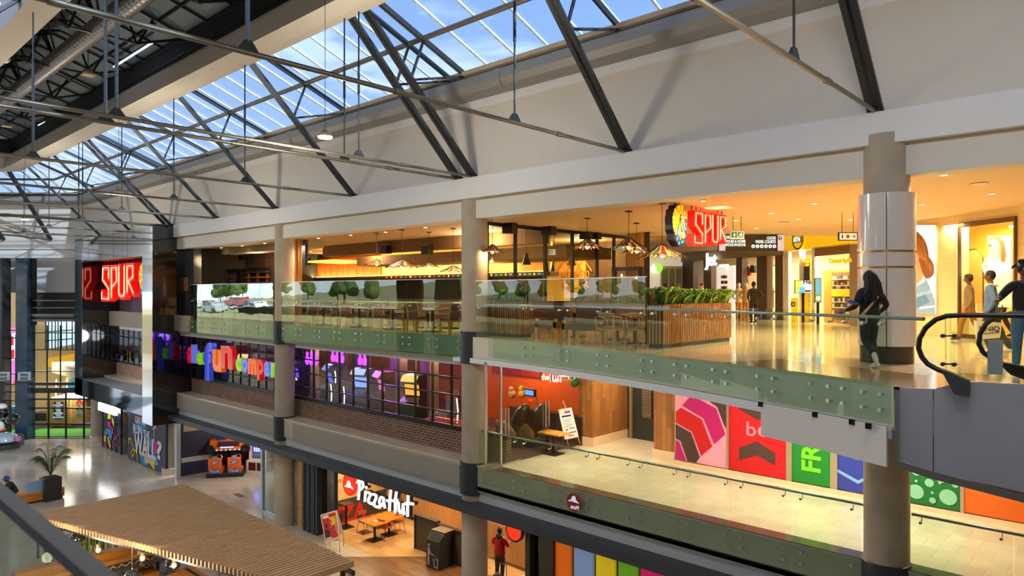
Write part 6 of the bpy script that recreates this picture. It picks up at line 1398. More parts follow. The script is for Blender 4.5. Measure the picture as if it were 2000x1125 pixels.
hoard(1705,1876,0,'green hoarding panel with pale bubble circles beside the thick column',[dot(1790,920,10,0),dot(1815,943,9,0),dot(1789,960,16,0),dot(1852,971,17,0),dot(1866,947,6,0),dot(1836,943,3,0),dot(1821,962,3,0),dot(1822,977,6.5,0),dot(1839,932,12,0),dot(1790,939,3,0)],[mat('h_green2',(10,110,50),.6,var=.02),mat('h_mint',(130,196,160),.6,var=.02)])
hoard(1883,2100,0,'orange hoarding panel with a yellow corner shape, far right',[P_([(1925,948),(1958,965),(1958,948)],0)],[mat('h_orange',(214,100,10),.6,var=.02),mat('h_yellow',(240,200,20),.6)])
for px0,px1 in ((1419.5,1423.5),(1536,1547),(1622,1636),(1876,1883)):
    x0,x1=XY(px0,Hd),XY(px1,Hd);b=MB();b.box((x0,Hd-.03,MZ),(x1,Hd+.12,UZ-.62));struct(b.build('trim_32',mat('aluminium_stile',(176,164,140),.35,.5)))
b=MB();x0,x1=XY(1625,Hd),XY(1633,Hd);b.box((x0,Hd-.05,MZ+1.0),(x1,Hd-.03,MZ+1.6));o=b.build('notice_plate',mat('metal_plate',(190,184,170),.3,.6));tag(o,'small metal notice plate on the stile between green and blue hoardings','plate')
for i,px in enumerate((1420,1560,1700)):light('AREA',(XY(px,17),17.0,UZ-.66),60,(1,.86,.66),size=.5,shape='DISK')
light('AREA',(XY(1900,17),17.0,UZ-.66),60,(1,.84,.62),size=.5,shape='DISK');light('AREA',(-12.8,16.8,UZ-.66),85,(1,.86,.64),size=.5,shape='DISK');light('AREA',(-12.8,19.8,UZ-.66),50,(1,.86,.6),size=.4,shape='DISK')
# ================================================================== GROUND FLOOR
PYY=14.5
def pp(px,py,Y=PYY):q=onY(px,py,Y);return (q.x,q.z)
MP=frame((0,PYY,0),'Y')
NV=mat('poster_navy',(44,46,74),.5,var=.03);WT=mat('poster_white',(236,236,244),.5);YL=mat('poster_yellow',(240,214,10),.5);CY_=mat('poster_cyan',(20,150,220),.5);MGT=mat('poster_magenta',(214,16,130),.5)
t=thing('wall_poster','navy wall poster with white lettering can you run the wall and yellow arrows','poster',(XY(287,PYY),PYY,0))
x0,x1=XY(250,PYY),XY(323.5,PYY);zt=rel(-6.42)
MB().box((x0,PYY,.05),(x1,PYY+.15,zt)).build('panel',NV,t)
mb=MB()
for k,(m,pts)in enumerate([(2,[(263,811),(279,815),(281,823),(264,820)]),(3,[(263,820),(286,824),(285,840),(278,850),(268,838)]),(3,[(282,851),(290,845),(295,856),(285,864)]),(2,[(291,860),(302,856),(308,870),(310,884),(301,888),(299,866),(292,868)]),(3,[(291,862),(298,858),(300,880),(306,892),(307,900),(296,888)]),(1,[(272,880),(286,886),(285,893),(273,888)]),(3,[(273,888),(288,895),(289,909),(280,907),(276,900)]),(1,[(283,893),(303,897),(302,918),(297,912),(293,905),(283,904)]),(1,[(287,859),(290,859),(292,882),(288,880)])]):
    mb.poly([pp(*p)for p in pts],MP,.003+.001*k,.002,m)
for s,a,c,yt,yb in (('CAN YOU',265,285,815,829),('RUN',261,278,830,848),('THE',281,293,841,855),('WALL',263,305,852,892),('@BOUNCEINCSA',283,309,894,906)):
    q0,q1=onY(a,570,PYY),onY(c,570,PYY);sl=onY((a+c)/2,570,PYY)
    fit(mb,s,(q0.x,PYY-.02),(q1.x,PYY-.02),onY((a+c)/2,yb,PYY).z,onY((a+c)/2,yt,PYY).z,ext=.008,off=.03 if s!='@BOUNCEINCSA' else .0,m=0)
q=[onY(p,570,PYY)for p in (307,317)];fit(mb,'?',(q[0].x,PYY-.02),(q[1].x,PYY-.02),onY(312,898,PYY).z,onY(312,861,PYY).z,ext=.008,off=.03,m=0)
mb.stroke([pp(302,864),pp(301.5,850),pp(303.5,830)],.07,MP,.02,.004,0);mb.stroke([pp(300,838),pp(303.5,829),pp(306,837)],.08,MP,.024,.004,0)
mb.stroke([pp(*p)for p in [(269,904),(269,890),(266,880),(260,877),(257,884),(259,892),(263,886),(262,872),(256,860)]],.07,MP,.02,.003,1);mb.stroke([pp(253,866),pp(253,856),pp(257,857)],.09,MP,.03,.004,1)
mb.build('graphics',[WT,YL,MGT,CY_],t)
t=thing('decorated_glass','dark glazed shop panel with yellow, pink and blue shapes beside the left column','glass panel',(XY(220,PYY),PYY,0))
x0,x1=XY(201,PYY),XY(237,PYY);MB().box((x0,PYY,.05),(x1,PYY+.08,zt)).build('glass',mat('dark_tinted',(52,62,74),.15),t)
mb=MB()
for px in (201,210,218,227,236.5):xx=XY(px,PYY);mb.box((xx-.04,PYY-.03,0),(xx+.04,PYY,zt))
for py in (845,):z=onY(218,py,PYY).z;mb.box((x0,PYY-.03,z-.05),(x1,PYY-.001,z+.05))
mb.build('frame',BLK,t)
mb=MB()
for k,(m,pts)in enumerate([(1,[(212,809),(217,810),(217,819),(211,818)]),(1,[(219,812),(224,824),(224,836),(220,824)]),(2,[(211,822),(217,823),(218,838),(211,833)]),(2,[(219,832),(223,838),(222,848),(219,847)]),(3,[(208,836),(217,838),(220,850),(219,862),(212,848),(207,846)]),(1,[(205,850),(209,851),(208,862),(204,861)]),(1,[(211,852),(214,853),(218,872),(216,875),(213,866)]),(2,[(204,866),(209,866),(209,871),(203,870)])]):mb.poly([pp(*p)for p in pts],MP,.035+.001*k,.002,m)
mb.stroke([pp(*p)for p in [(222,876),(221,864),(224,857),(229,856),(231,866),(229,871)]],.08,MP,.045,.003,2);mb.stroke([pp(228,853),pp(235,847)],.08,MP,.045,.003,2)
mb.build('graphics',[WT,YL,MGT,CY_],t)
mb=MB();a,c=onY(195,570,14.3),onY(228,570,14.3);z1=onY(212,791,14.3).z;z0=onY(212,806,14.3).z;mb.box((a.x,14.2,z0),(c.x,14.35,z1));o=mb.build('lit_sign_box',emis('blown_white',(255,255,255),3));tag(o,'glaring white lit sign box under the mirror ledge by the left column','sign')
b=MB();b.box((XY(237,PYY),15.6,0),(XY(252,15.6),15.7,zt));struct(b.build('door_2',mat('dim_doorway',(70,44,20),.5)))
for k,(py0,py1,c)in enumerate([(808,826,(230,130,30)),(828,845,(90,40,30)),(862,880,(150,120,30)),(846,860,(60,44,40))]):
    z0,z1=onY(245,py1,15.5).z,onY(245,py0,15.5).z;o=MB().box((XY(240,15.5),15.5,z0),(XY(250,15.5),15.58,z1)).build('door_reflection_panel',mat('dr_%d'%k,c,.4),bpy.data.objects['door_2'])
b=MB();b.box((-46,18.4,0),(XY(352,15.2)+6,18.6,zt));
b=MB();x0=XY(352,15.2);A0=onZ(354,930,0);A1=onZ(418,920,0);d=(A1-A0).normalized();n=Vector((-d.y,d.x,0));A1=A0+d*6.5
b.prism([(A0.x,A0.y),(A1.x,A1.y),(A1.x+n.x*.2,A1.y+n.y*.2),(A0.x+n.x*.2,A0.y+n.y*.2)],0,rel(-6.76));struct(b.build('wall_navy',mat('navy_wall',(34,36,62),.5)))
aa=math.atan2(d.y,d.x);b=MB();b.prism([(A0.x-n.x*.05,A0.y-n.y*.05),(A1.x-n.x*.05,A1.y-n.y*.05),(A1.x,A1.y),(A0.x,A0.y)],.7,.95);struct(b.build('trim_33',mat('grey_rub_rail',(176,176,176),.4)))
mg=MB();Mg=frame(Vector((A0.x-n.x*.03,A0.y-n.y*.03,0)),'A',aa);mg.poly([(.1,2.3),(4.2,2.35),(4.2,2.88),(.1,2.88)],Mg,0,.01,0);mg.disc((1.2,2.65),.22,Mg,.01,.01,1,14);mg.poly([(.8,2.34),(4.1,2.55),(4.1,2.36)],Mg,.012,.01,2);mg.disc((2.2,2.7),.15,Mg,.014,.01,3,12)
o=mg.build('wall_graphic',[mat('g_beige',(190,170,130),.6),mat('g_green',(110,150,50),.6),mat('g_red',(200,50,40),.6),mat('g_orange',(230,140,40),.6)]);tag(o,'food picture band high on the navy arcade wall','wall graphic')
b=MB();xq=XY(347,14.6);b.box((xq-.12,14.5,0),(xq+.12,14.7,rel(-6.76)));struct(b.build('pillar_steel',mat('light_post',(172,176,180),.3,.6)))
def racer(loc,ang,label):
    t=thing('racing_arcade_machine',label,'arcade machine',loc);R=Matrix.Translation(loc)@Matrix.Rotation(ang,4,'Z')@Matrix.Diagonal((.95,.95,.85,1))
    OR=mat('racer_orange',(240,104,14),.3,coat=.4,emit=(240,104,14),es=.06);BU=mat('racer_blue',(30,90,190),.3)
    mb=MB();side=[(.2,0),(.9,0),(1.0,.7),(1.0,1.5),(.75,1.9),(.3,1.75),(.2,1.3),(.5,.9),(.5,.4)]
    for sx in (-1.08,1.0):
        A=[R@Vector((sx,a,b))for a,b in side];B=[R@Vector((sx+.08,a,b))for a,b in side];mb.sweep(None,A,B)
    mb.build('side_panel',BU,t)
    mb=MB();mb.box((-1.0,.5,0),(1.0,1.0,1.45));mb.xf(R);mb.build('console_body',BLK,t)
    hp=[(-.35,1.55),(-.30,1.42),(.75,1.32),(.95,1.55),(.95,2.0),(.55,2.12),(.0,2.02)]
    mb=MB();A=[R@Vector((-1.02,a,b))for a,b in hp];B=[R@Vector((1.02,a,b))for a,b in hp];mb.sweep(None,A,B);hood=mb.build('car_canopy',OR,t)
    mb=MB();q=[Vector((-.6,-.34,1.68)),Vector((.6,-.34,1.68)),Vector((.55,-.09,1.93)),Vector((-.55,-.09,1.93))];mb.sweep(None,q,[v+Vector((0,-.04,.02))for v in q]);mb.xf(R);mb.build('windscreen',mat('violet_glass',(66,44,70),.1),hood)
    mb=MB();mb.box((-.4,-.42,1.62),(.3,-.38,1.68));mb.xf(R);mb.build('white_stripe',emis('strp',(190,200,240),.8),hood)
    for sx in (-.92,.92):
        M2=R@Matrix.Translation((sx,-.36,1.55))@Matrix.Rotation(PI/2,4,'X');m2=MB();m2.lathe([(.24,-.04),(.26,.02),(.2,.06),(.1,.04)],(0,0,0),18);m2.xf(M2);m2.build('speaker',BLK,hood,True)
    for k in range(6):m2=MB();m2.ball((-.6+k*.24,-.36,1.47),.045,8);m2.xf(R);m2.build('blue_lamp',emis('blue_lamp',(60,170,240),1.5),hood)
    Mt=R@Matrix.Translation((0,-.05,2.06))@Matrix.Rotation(math.radians(20),4,'X')
    mb=MB();mb.poly([(-.7,-.05),(-.2,-.05),(-.2,.3),(-.7,.3)],Mt,0,.02,0);mb.text('TYPHOON',.26,Mt,-.16,.0,.01,.006,h=.02,m=1,w=.8);mb.build('title_lettering',[BU,YL],hood)
    for sx in (-.5,.5):
        m2=MB();m2.box((sx-.42,-.05,.75),(sx+.42,.5,1.35));m2.xf(R);m2.build('game_screen',mat('dark_screen',(20,20,26),.1),t)
        m2=MB();m2.tube([(sx+.16*math.cos(a),-.18+.04*math.sin(a),.98+.16*math.sin(a))for a in [2*PI*i/14 for i in range(15)]],.025,6);m2.xf(R);m2.build('steering_wheel',CHR,t,True)
        st=[(-.55,.22),(-.48,.52),(-.95,.52),(-1.15,.95),(-1.22,1.22),(-1.34,1.20),(-1.30,.85),(-1.18,.22)]
        A=[R@Vector((sx-.34,a,b))for a,b in st];B=[R@Vector((sx+.34,a,b))for a,b in st];m2=MB();m2.sweep(None,A,B);seat=m2.build('seat',OR,t)
        m2=MB();m2.box((sx-.12,-1.36,1.18),(sx+.12,-1.2,1.32));m2.xf(R);m2.build('headrest',mat('grey_pad',(150,150,150),.5),seat)
        Ms=R@Matrix.Translation((sx,-1.31,0))@Matrix(((1,0,0,0),(0,0,-1,0),(0,1,0,0),(0,0,0,1)))
        m2=MB();m2.poly([(-.18,.80),(-.05,.84),(.2,.98),(.24,1.06),(.08,1.06),(-.16,.96)],Ms,.03,.02,0);m2.poly([(-.12,.84),(.12,.98),(.18,1.02),(.04,1.02),(-.1,.94)],Ms,.052,.01,1)
        m2.poly([(-.28,.30),(.28,.30),(.28,.52),(-.28,.52)],Ms,-.02,.03,0);m2.text('Thrill',.2,Ms,-.24,.35,.01,.005,h=.015,m=1,w=1.1);m2.build('decal',[BU,mat('decal_pale',(200,214,236),.5)],seat)
    mb=MB();mb.box((-.95,-1.25,0),(.95,.5,.24));mb.xf(R);mb.build('base',mat('racer_base',(44,48,46),.6),t)
    return t
ra=math.radians(54);racer(onZ(441,930,0)+Vector((-math.sin(ra),math.cos(ra),0))*.9,ra,'orange twin seat racing arcade machine with car hood canopy')
t=cabinet(onZ(478,905,0).x+.9,onZ(478,905,0).y+.5,0,.9,(150,24,30),(90,80,90),'dark red racing cabinet behind the orange machine',2.2,1.6,1.1)
p0=onZ(492,921,0);t=thing('prize_machine','white and red prize machine with a blue lit keypad screen','arcade machine',(p0.x,p0.y,0));R=Matrix.Translation((p0.x+.1,p0.y+.5,0))@Matrix.Rotation(.5,4,'Z')
mb=MB();mb.box((-.6,-.5,0),(.6,.5,.62));mb.xf(R);mb.build('body',mat('prize_white',(226,214,200),.4),t);mb=MB();mb.box((-.5,-.4,.62),(.55,.5,1.75));mb.xf(R);up=mb.build('upper_body',MATS['prize_white'],t)
mb=MB();mb.box((-.28,-.44,.98),(.38,-.405,1.58));mb.xf(R);mb.build('red_bezel',mat('bezel_red',(140,20,60),.4),up);mb=MB();mb.box((-.2,-.46,1.06),(.3,-.441,1.5));mb.xf(R);mb.build('blue_screen',emis('keypad_blue',(60,80,230),1.6),up)
mb=MB()
for i in range(3):
    for j in range(3):mb.box((-.13+i*.12,-.47,1.14+j*.11),(-.07+i*.12,-.461,1.2+j*.11))
mb.xf(R);mb.build('keypad_lights',emis('keypad_white',(210,220,255),2),up)
mb=MB();mb.box((-.45,-.52,.1),(-.02,-.501,.52));mb.box((.05,-.52,.1),(.5,-.501,.52));mb.xf(R);mb.build('prize_window',mat('prize_dark',(90,40,34),.2),t)
mb=MB();mb.box((-.3,-.43,.74),(.3,-.405,.92));mb.xf(R);mb.build('teal_label',mat('teal_label',(50,120,140),.4),up);mb=MB();mb.lathe([(.35,1.75),(.2,1.98),(.02,2.0)],(0,0,0),4);mb.xf(R);mb.build('blue_topper',emis('topper',(80,90,240),1.2),t)
light('POINT',(-34,17,2.5),70,(1,.92,.9),shadow_soft_size=.3);light('AREA',(-38,16,2.8),80,(1,.95,.88),size=1)
b=MB();b.box((-46,21,0),(-27.4,21.2,rel(-6.76)));struct(b.build('wall_bounce_back',mat('dark_bounce',(40,40,56),.6)))
b=MB();q=onZ(467,967.5,0);b.box((q.x-.35,q.y-.12,0),(q.x+.35,q.y+.12,.012));o=b.build('floor_grille',mat('floor_grille_dark',(60,58,54),.5,.4));tag(o,'small dark rectangular floor grille on the tiles','grille')
t=thing('shop_glass','tall glass shop panel with pale post left of the first concrete column','glass panel',(XY(530,15),15.0,0))
x0,x1=XY(513,15),XY(536,15);zc_=rel(-6.76)
MB().box((x0-.09,14.95,0),(x0+.05,15.1,zc_)).build('post',mat('pale_blue_post',(190,204,222),.3,.5),t);MB().box((x0,15.0,.05),(x1,15.015,zc_)).build('glass',GLG,t);MB().box((x0,14.97,0),(XY(575,15),15.05,.1)).build('sill',CHR,t)
x0,x1=XY(566,15.1),XY(592,15.1)
t=thing('shop_glass','glass panel and wooden post right of the first concrete column','glass panel',(x0,15.1,0));MB().box((x0,15.1,0),(x0+.12,15.2,zc_)).build('frame',BLK,t);MB().box((x0+.12,15.14,.05),(XY(583,15.1),15.155,zc_)).build('glass',GLG,t);MB().box((XY(582,15.1),15.08,0),(XY(591,15.1),15.25,zc_)).build('wooden_post',WOODL,t)
x0,x1=XY(593,15.0),XY(621,15.0);t=thing('folded_door_stack','stack of folded black door leaves left of the pizza restaurant','door',(x0,15,0))
for i in range(6):a=x0+(x1-x0)*i/6;MB().box((a+.02,14.95+.02*(i%2),0),(a+(x1-x0)/6-.02,15.6,zc_)).build('door_leaf',mat('leaf_black',(44,46,52),.4),t)
x0,x1=XY(621,15.2),XY(657,15.2);t=thing('shop_glass','dark framed fixed glass beside the pizza restaurant entrance','glass panel',(x0,15.2,0));MB().box((x0,15.2,.05),(x1,15.215,zc_)).build('glass',glassmat('smoked_shop_glass',(150,150,130),1.5,2),t)
mb=MB();mb.box((x0,15.15,0),(x0+.08,15.27,zc_));mb.box((x1-.1,15.15,0),(x1,15.27,zc_));mb.box((x0,15.15,zc_-.15),(x1,15.27,zc_));mb.build('frame',BLK,t)
b=MB();a=onZ(700,1093,0);
b.prism([(-25.2,15.25),(-16.0,15.25),(-16.0,18.9),(-25.2,18.9)],0,.006);struct(b.build('floor_pizza',TANT))
q=[onZ(700,1090,0),onZ(808,1055,0),onZ(905,1068,0),onZ(1000,1125,0),onZ(780,1125,0)];b=MB();b.prism([(-22.7,13.6),(-19.2,16.9),(-15,16.9),(-15,13.6)],.0,.009);struct(b.build('floor_plank',PLANK))
b=MB();b.box((-25.3,15.3,0),(-25.1,18.9,zc_));struct(b.build('wall_pizza_left',mat('mural_cream',(214,176,124),.6,var=.25,scale=2)))
b=MB();b.box((-25.1,15.3,0),(-25.04,18.8,.95));struct(b.build('wall_dado',mat('dado_charcoal',(64,60,54),.6)))
mb=MB();MX2=frame((-25.03,0,0),'X');
mb.text('PIZZA',.95,MX2,YX(640,-25.03)-.6,.0,.01,.03,w=.95);o=mb.build('wall_lettering',mat('mural_red',(200,24,20),.6));tag(o,'huge red lettering along the charcoal dado of the pizza restaurant','lettering')
mb=MB();MX3=frame((-25.095,0,0),'X');rnd=random.Random(8)
for i in range(24):mb.stroke([(15.6+rnd.random()*3,1.1+rnd.random()*1.5),(15.7+rnd.random()*3,1.1+rnd.random()*1.5)][:1]*1+[(16+rnd.random()*2.6,1.2+rnd.random()*1.4)],.03,MX3,0,.004)if i<0 else mb.disc((15.8+rnd.random()*2.8,1.2+rnd.random()*1.4),rnd.uniform(.03,.16),MX3,.001*i,.002,n=12,sx=rnd.uniform(.6,1.8))
o=mb.build('wall_mural',mat('mural_sepia',(160,122,84),.7));tag(o,'faded sepia mural on the left wall of the pizza restaurant','mural')
b=MB();b.box((-25.1,18.85,0),(-15,19.0,zc_));struct(b.build('wall_pizza_back',mat('pizza_beige',(216,176,124),.6)))
b=MB();b.box((XY(776,18.8),18.78,0),(-15,18.84,1.5));struct(b.build('wall_wainscot',woodmat('wainscot',(176,126,78),(150,104,62),sc=(8,8,1))))
b=MB();b.box((XY(776,18.8),18.74,0),(-15,18.77,.15));struct(b.build('baseboard_pizza',BLK))
b=MB();b.box((XY(720,18.8),18.74,1.0),(XY(776,18.8),18.84,zc_));struct(b.build('trim_34',mat('slate_panel',(60,62,66),.5)))
t=thing('pizza_sign','white lit script lettering Pizza Hut with a red round emblem under the dark canopy','sign',(XY(740,15.0),15.0,2.0));YS=14.95
M=frame(onY(684,946,YS),'Y');mb=MB();mb.disc((0,0),.41,M,-.06,.12,0,36,sx=.98,sy=1.0);em=mb.build('emblem_disc',[mat('emblem_red_lit',(236,40,14),.4,emit=(240,40,10),es=.8)],t)
def hat(s,x,y):return [(x+a*s,y+b*s)for a,b in ((-.5,-.18),(-.2,.05),(-.17,.22),(-.08,.30),(.10,.28),(.18,.22),(.2,.05),(.5,-.12),(.48,-.2),(.2,-.12),(0,-.16),(-.25,-.16))]
mb=MB();mb.ringflat((0,0),.395,.02,M,.062,.004,1,n=30);mb.poly(hat(.55,0,-.02),M,.064,.01,0);mb.build('hat_shape',[MATS['white_lit'],mat('dark_ring',(120,14,10),.5)],em)
LT={'P':([[(.12,0),(.18,.5),(.2,.95)],[(.02,.82),(.2,1.02),(.42,.95),(.48,.74),(.34,.56),(.2,.5)]],.5),'i':([[(.08,.02),(.14,.52)],[(.17,.70),(.19,.76)]],.22),'z':([[(.02,.5),(.32,.52),(.04,.04),(.38,.02)]],.40),'Z':([[(.02,.5),(.34,.52),(.02,-.06),(.52,-.02)]],.42),'a':([[(.34,.48),(.12,.50),(.04,.22),(.16,.04),(.32,.2),(.36,.46)],[(.35,.3),(.44,.02)]],.5),
      'H':([[(.14,0),(.16,.5),(.24,.98)],[(.52,0),(.50,.5),(.60,.96)],[(-.04,.40),(.3,.46),(.66,.56)]],.68),'u':([[(.04,.5),(.06,.14),(.18,.04),(.32,.2),(.34,.5)],[(.34,.4),(.40,.04)]],.46),'t':([[(.2,.92),(.16,.4),(.16,.02)],[(.0,.52),(.24,.6),(.52,.62)]],.5)}
def script(word,px0,px1,pyb0,ht,mname):
    tot=sum(LT[c][1]for c in word);x0,x1=XY(px0,YS),XY(px1,YS);s=(x1-x0)/tot;x=x0;zb=onY((px0+px1)/2,pyb0,YS).z
    for c in word:
        for lay,(rad,m,yy)in enumerate(((.047,MATS['white_lit'],YS-.05),)):
            mb=MB()
            for st in LT[c][0]:mb.tube(chaik([(x+a*s,yy,zb+b*ht)for a,b in st],2,False),rad,8)
            l=mb.build('letter_'+c.lower(),m,t,True)
        mb=MB()
        for st in LT[c][0]:mb.tube([(x+a*s+.05,YS+.05,zb+b*ht+.02)for a,b in st],.07,6)
        mb.build('dark_backing',mat('sign_back',(40,34,40),.5),l)
        x+=LT[c][1]*s
script('PizZa',699,756,984,.74,'');script('Hut',759,809,1004,.80,'')
TT=woodmat('warm_tabletop',(214,132,54),(180,100,36),rough=.3)
ta=onZ(732,1055,0);tb=onZ(757,1043,0)
table('cafe_table','square warm wooden cafe table, nearer one in the pizza restaurant',ta.x,ta.y,.95,.75,0,.75,TT);table('cafe_table','square warm wooden cafe table, farther one in the pizza restaurant',tb.x+.1,tb.y,.95,.75,0,.75,TT)
q=onZ(676,1030,0);t=table('high_table','small dark square topped pedestal beside the red wall lettering',q.x,q.y,.45,.45,0,1.0,mat('dark_pedestal',(70,58,46),.5))
def wchair():
    t=thing('cafe_chair','x','chair',(0,0,0),'cafe chairs around the pizza restaurant tables');RS=woodmat('russet_seat',(186,92,38),(150,68,24),rough=.4)
    MB().prism([(-.2,-.2),(.2,-.2),(.22,.1),(.14,.21),(-.14,.21),(-.22,.1)],.44,.475).build('seat',RS,t)
    MB().prism([(-.2,.19),(-.1,.23),(.1,.23),(.2,.19),(.2,.22),(.1,.26),(-.1,.26),(-.2,.22)],.68,.82).build('backrest',RS,t)
    for s in (-1,1):
        MB().tube([(s*.21,.21,.8),(s*.18,.17,.44),(s*.24,.24,.01),(s*.24,-.24,.01),(s*.17,-.17,.44)],.009,6).build('leg',BLK,t)
    MB().tube([(-.24,.24,.01),(.24,.24,.01)],.009,6).build('stretcher',BLK,t)
    return t
wc=wchair()
for i,(px,py,rz,l)in enumerate([(713,1040,PI*.5,'russet cafe chair left of the nearer table'),(752,1052,0,'russet cafe chair in front between the two tables'),(776,1040,-.4,'russet cafe chair right of the farther table'),(733,1030,PI*.9,'russet cafe chair behind the nearer table'),(752,1026,PI,'russet cafe chair behind the farther table')]):
    p=onZ(px,py,0);rz2=[-PI/2,PI,-PI*.6,.2,0][i]
    rz2={0:PI/2,1:PI+.1,2:-PI/2-.2,3:.1,4:-.1}[i]
    if i==0:wc.location=p;wc.rotation_euler=(0,0,rz2);wc['label']=l
    else:copy_tree(wc,p,rz2,l)
o=MB().box((ta.x-.05,ta.y-.05,.75),(ta.x+.12,ta.y+.05,.762)).build('menu_card',mat('card_cream',(236,220,190),.6));tag(o,'small cream menu card on the nearer cafe table','card')
p=onZ(640,1058,0);t=thing('a_frame_board','white A-frame board with a red and yellow pizza advert','sign board',(p.x,p.y,0))
fA=lambda px,py,w_:onW(px,py,w_)
A,B,Cc,D=onW(626,1006,26.4),onW(657,997,26.4),onW(663.5,1052,25.9),onW(636,1061,25.9)
A,B=A,B
mb=MB();nn=-FW*.03;mb.sweep(None,[A,B,Cc,D],[v+nn for v in (A,B,Cc,D)]);fr=mb.build('front_panel',mat('aframe_cream',(226,206,176),.5),t)
mb=MB();Bk=[A+FW*.05,B+FW*.05,Cc+FW*.6,D+FW*.6-RT*.0];mb.sweep(None,Bk,[v+FW*.02 for v in Bk]);mb.build('rear_panel',mat('aframe_white',(214,210,214),.5),t)
for a,c in ((D,D-Vector((0,0,.16))),(Cc,Cc-Vector((0,0,.16))),(Bk[3],Bk[3]-Vector((0,0,.16))),(Bk[2],Bk[2]-Vector((0,0,.16)))):c.z=0;MB().bar(a,c,.03,.03).build('leg',CHR,t)
def EB(u,v):return A.lerp(B,u).lerp(D.lerp(Cc,u),v)+nn*1.05
mb=MB()
for m,u0,v0,u1,v1 in ((0,.06,.04,.94,.90),(1,.5,.22,.9,.86),(2,.5,.16,.9,.4),(3,.1,.55,.44,.82),(2,.55,.36,.88,.46),(4,.12,.06,.5,.16),(4,.12,.84,.5,.88),(5,.2,.34,.34,.5),(0,.5,.8,.94,.9)):eq(u0,v0,u1,v1,m)
rnd=random.Random(1)
for i in range(26):u,v=rnd.uniform(.52,.86),rnd.uniform(.2,.78);eq(u,v,u+.04,v+.02,[6,4,0][i%3])
mb.build('advert',[mat('ad_red',(206,16,16),.5),mat('ad_cheese',(226,150,30),.5),mat('ad_yellow',(240,200,30),.5),mat('ad_black',(40,34,30),.5),mat('ad_cream',(244,230,206),.5),mat('ad_dark',(60,20,20),.5),mat('ad_brown',(140,60,20),.5)],fr)
x0,x1=XY(809,16.7),XY(905,16.9)
t=thing('low_partition','dark low partition screen behind the litter bin','partition',(x0,16.8,0));xm2=XY(854,16.75)
MB().box((x0,16.75,0),(xm2,16.85,1.25)).build('panel',mat('dark_mesh',(64,52,42),.6),t);MB().box((xm2,16.7,0),(x1+.3,16.8,1.2)).build('panel',MATS['dark_mesh'],t)
mb=MB();mb.box((x0-.03,16.7,1.25),(xm2+.02,16.88,1.30));mb.box((xm2,16.66,1.2),(x1+.3,16.84,1.25));mb.box((x0-.04,16.72,0),(x0+.03,16.88,1.28));mb.box((xm2-.04,16.68,0),(xm2+.03,16.88,1.28));mb.build('frame',BLK,t)
q0,q1,q2=onZ(833,1099,0),onZ(858,1115,0),onZ(889,1101,0)
q0,q1,q2=onZ(833,1107,0),onZ(858,1116,0),onZ(889,1104,0)
e1=(q1-q0);e2_=Vector((-e1.y,e1.x,0)).normalized()*.75;Wb=e1.length
t=thing('litter_bin','black litter bin with a grey tidy man symbol beside the partition','bin',(q0.x,q0.y,0));e1n=e1.normalized();e2n=e2_.normalized();H=1.22
pr_=[(0,0),(.7,0),(.7,H),(.28,H),(0,H-.24)]
def BB(u,v,z):return q0+e1n*u+e2n*v+Vector((0,0,z))
Wb=.62
A=[BB(0,a,b)for a,b in pr_];B=[BB(Wb,a,b)for a,b in pr_];mb=MB();mb.sweep(None,A,B);mb.build('body',mat('bin_black',(40,38,38),.45),t)
mb=MB();mb.box((0,0,0),(1,1,1));mb.v=[BB(-.02+v.x*(Wb+.04),.26+v.y*.46,H+v.z*.03)for v in mb.v];mb.build('lid',mat('bin_lid',(130,120,108),.3,.6),t)
mb=MB();mb.sweep(None,[BB(.08,.05,H-.2),BB(Wb-.08,.05,H-.2),BB(Wb-.08,.22,H-.05),BB(.08,.22,H-.05)],[p+Vector((0,0,.006))-e2n*.01 for p in (BB(.08,.05,H-.2),BB(Wb-.08,.05,H-.2),BB(Wb-.08,.22,H-.05),BB(.08,.22,H-.05))]);mb.build('opening',mat('bin_hole',(8,8,8),.8),t)
Mb=Matrix(((e1n.x,0,-e2n.x,q0.x),(e1n.y,0,-e2n.y,q0.y),(0,1,0,0),(0,0,0,1)))
mb=MB();mb.disc((.12,.80),.055,Mb,0,.006,0,14);mb.poly([(.06,.1),(.14,.1),(.15,.45),(.17,.70),(.12,.74),(.06,.70)],Mb,0,.006,0);mb.stroke([(.14,.66),(.2,.52),(.32,.50)],.045,Mb,.001,.006,0);mb.poly([(.32,.38),(.37,.38),(.42,.12),(.52,.12),(.54,.40),(.59,.40),(.56,.06),(.38,.06)],Mb,0,.006,0)
for a,c in ((.42,.48),(.48,.40),(.44,.36)):mb.poly([(a,c),(a+.025,c+.03),(a+.05,c),(a+.025,c-.03)],Mb,0,.006,0)
mb.build('tidy_symbol',mat('symbol_grey',(176,164,156),.5),t)
for i,(x,y,e_)in enumerate([(-23.5,16.5,60),(-21,17.4,60),(-18.6,16.2,50),(-16,17.6,50)]):light('AREA',(x,y,rel(-6.82)),e_,(1,.78,.46),size=.6,shape='DISK')
b=MB();b.box((XY(958,18.0),18.0,1.35),(XY(1030,18.0),18.1,zc_));struct(b.build('wall_pink_beige',mat('pink_beige',(226,178,150),.6)))
b=MB();b.box((XY(930,17.9),17.9,.15),(XY(1032,17.9),17.95,1.35));struct(b.build('wall_wood_strip',MATS['wainscot']))
b=MB();xd0=XY(1030,15.6);b.box((xd0,15.5,0),(xd0+.18,16,zc_));b.box((XY(1058,15.6),15.5,0),(XY(1084,15.6),16,zc_));struct(b.build('pillar_dark',mat('dark_shop_post',(52,46,38),.5)))
b=MB();b.box((xd0+.18,15.7,0),(XY(1058,15.6),15.72,zc_));o=b.build('shop_glass',MATS['smoked_shop_glass']);tag(o,'smoked glass strip between the dark posts right of the red jacket person','glass panel')
HY=15.6
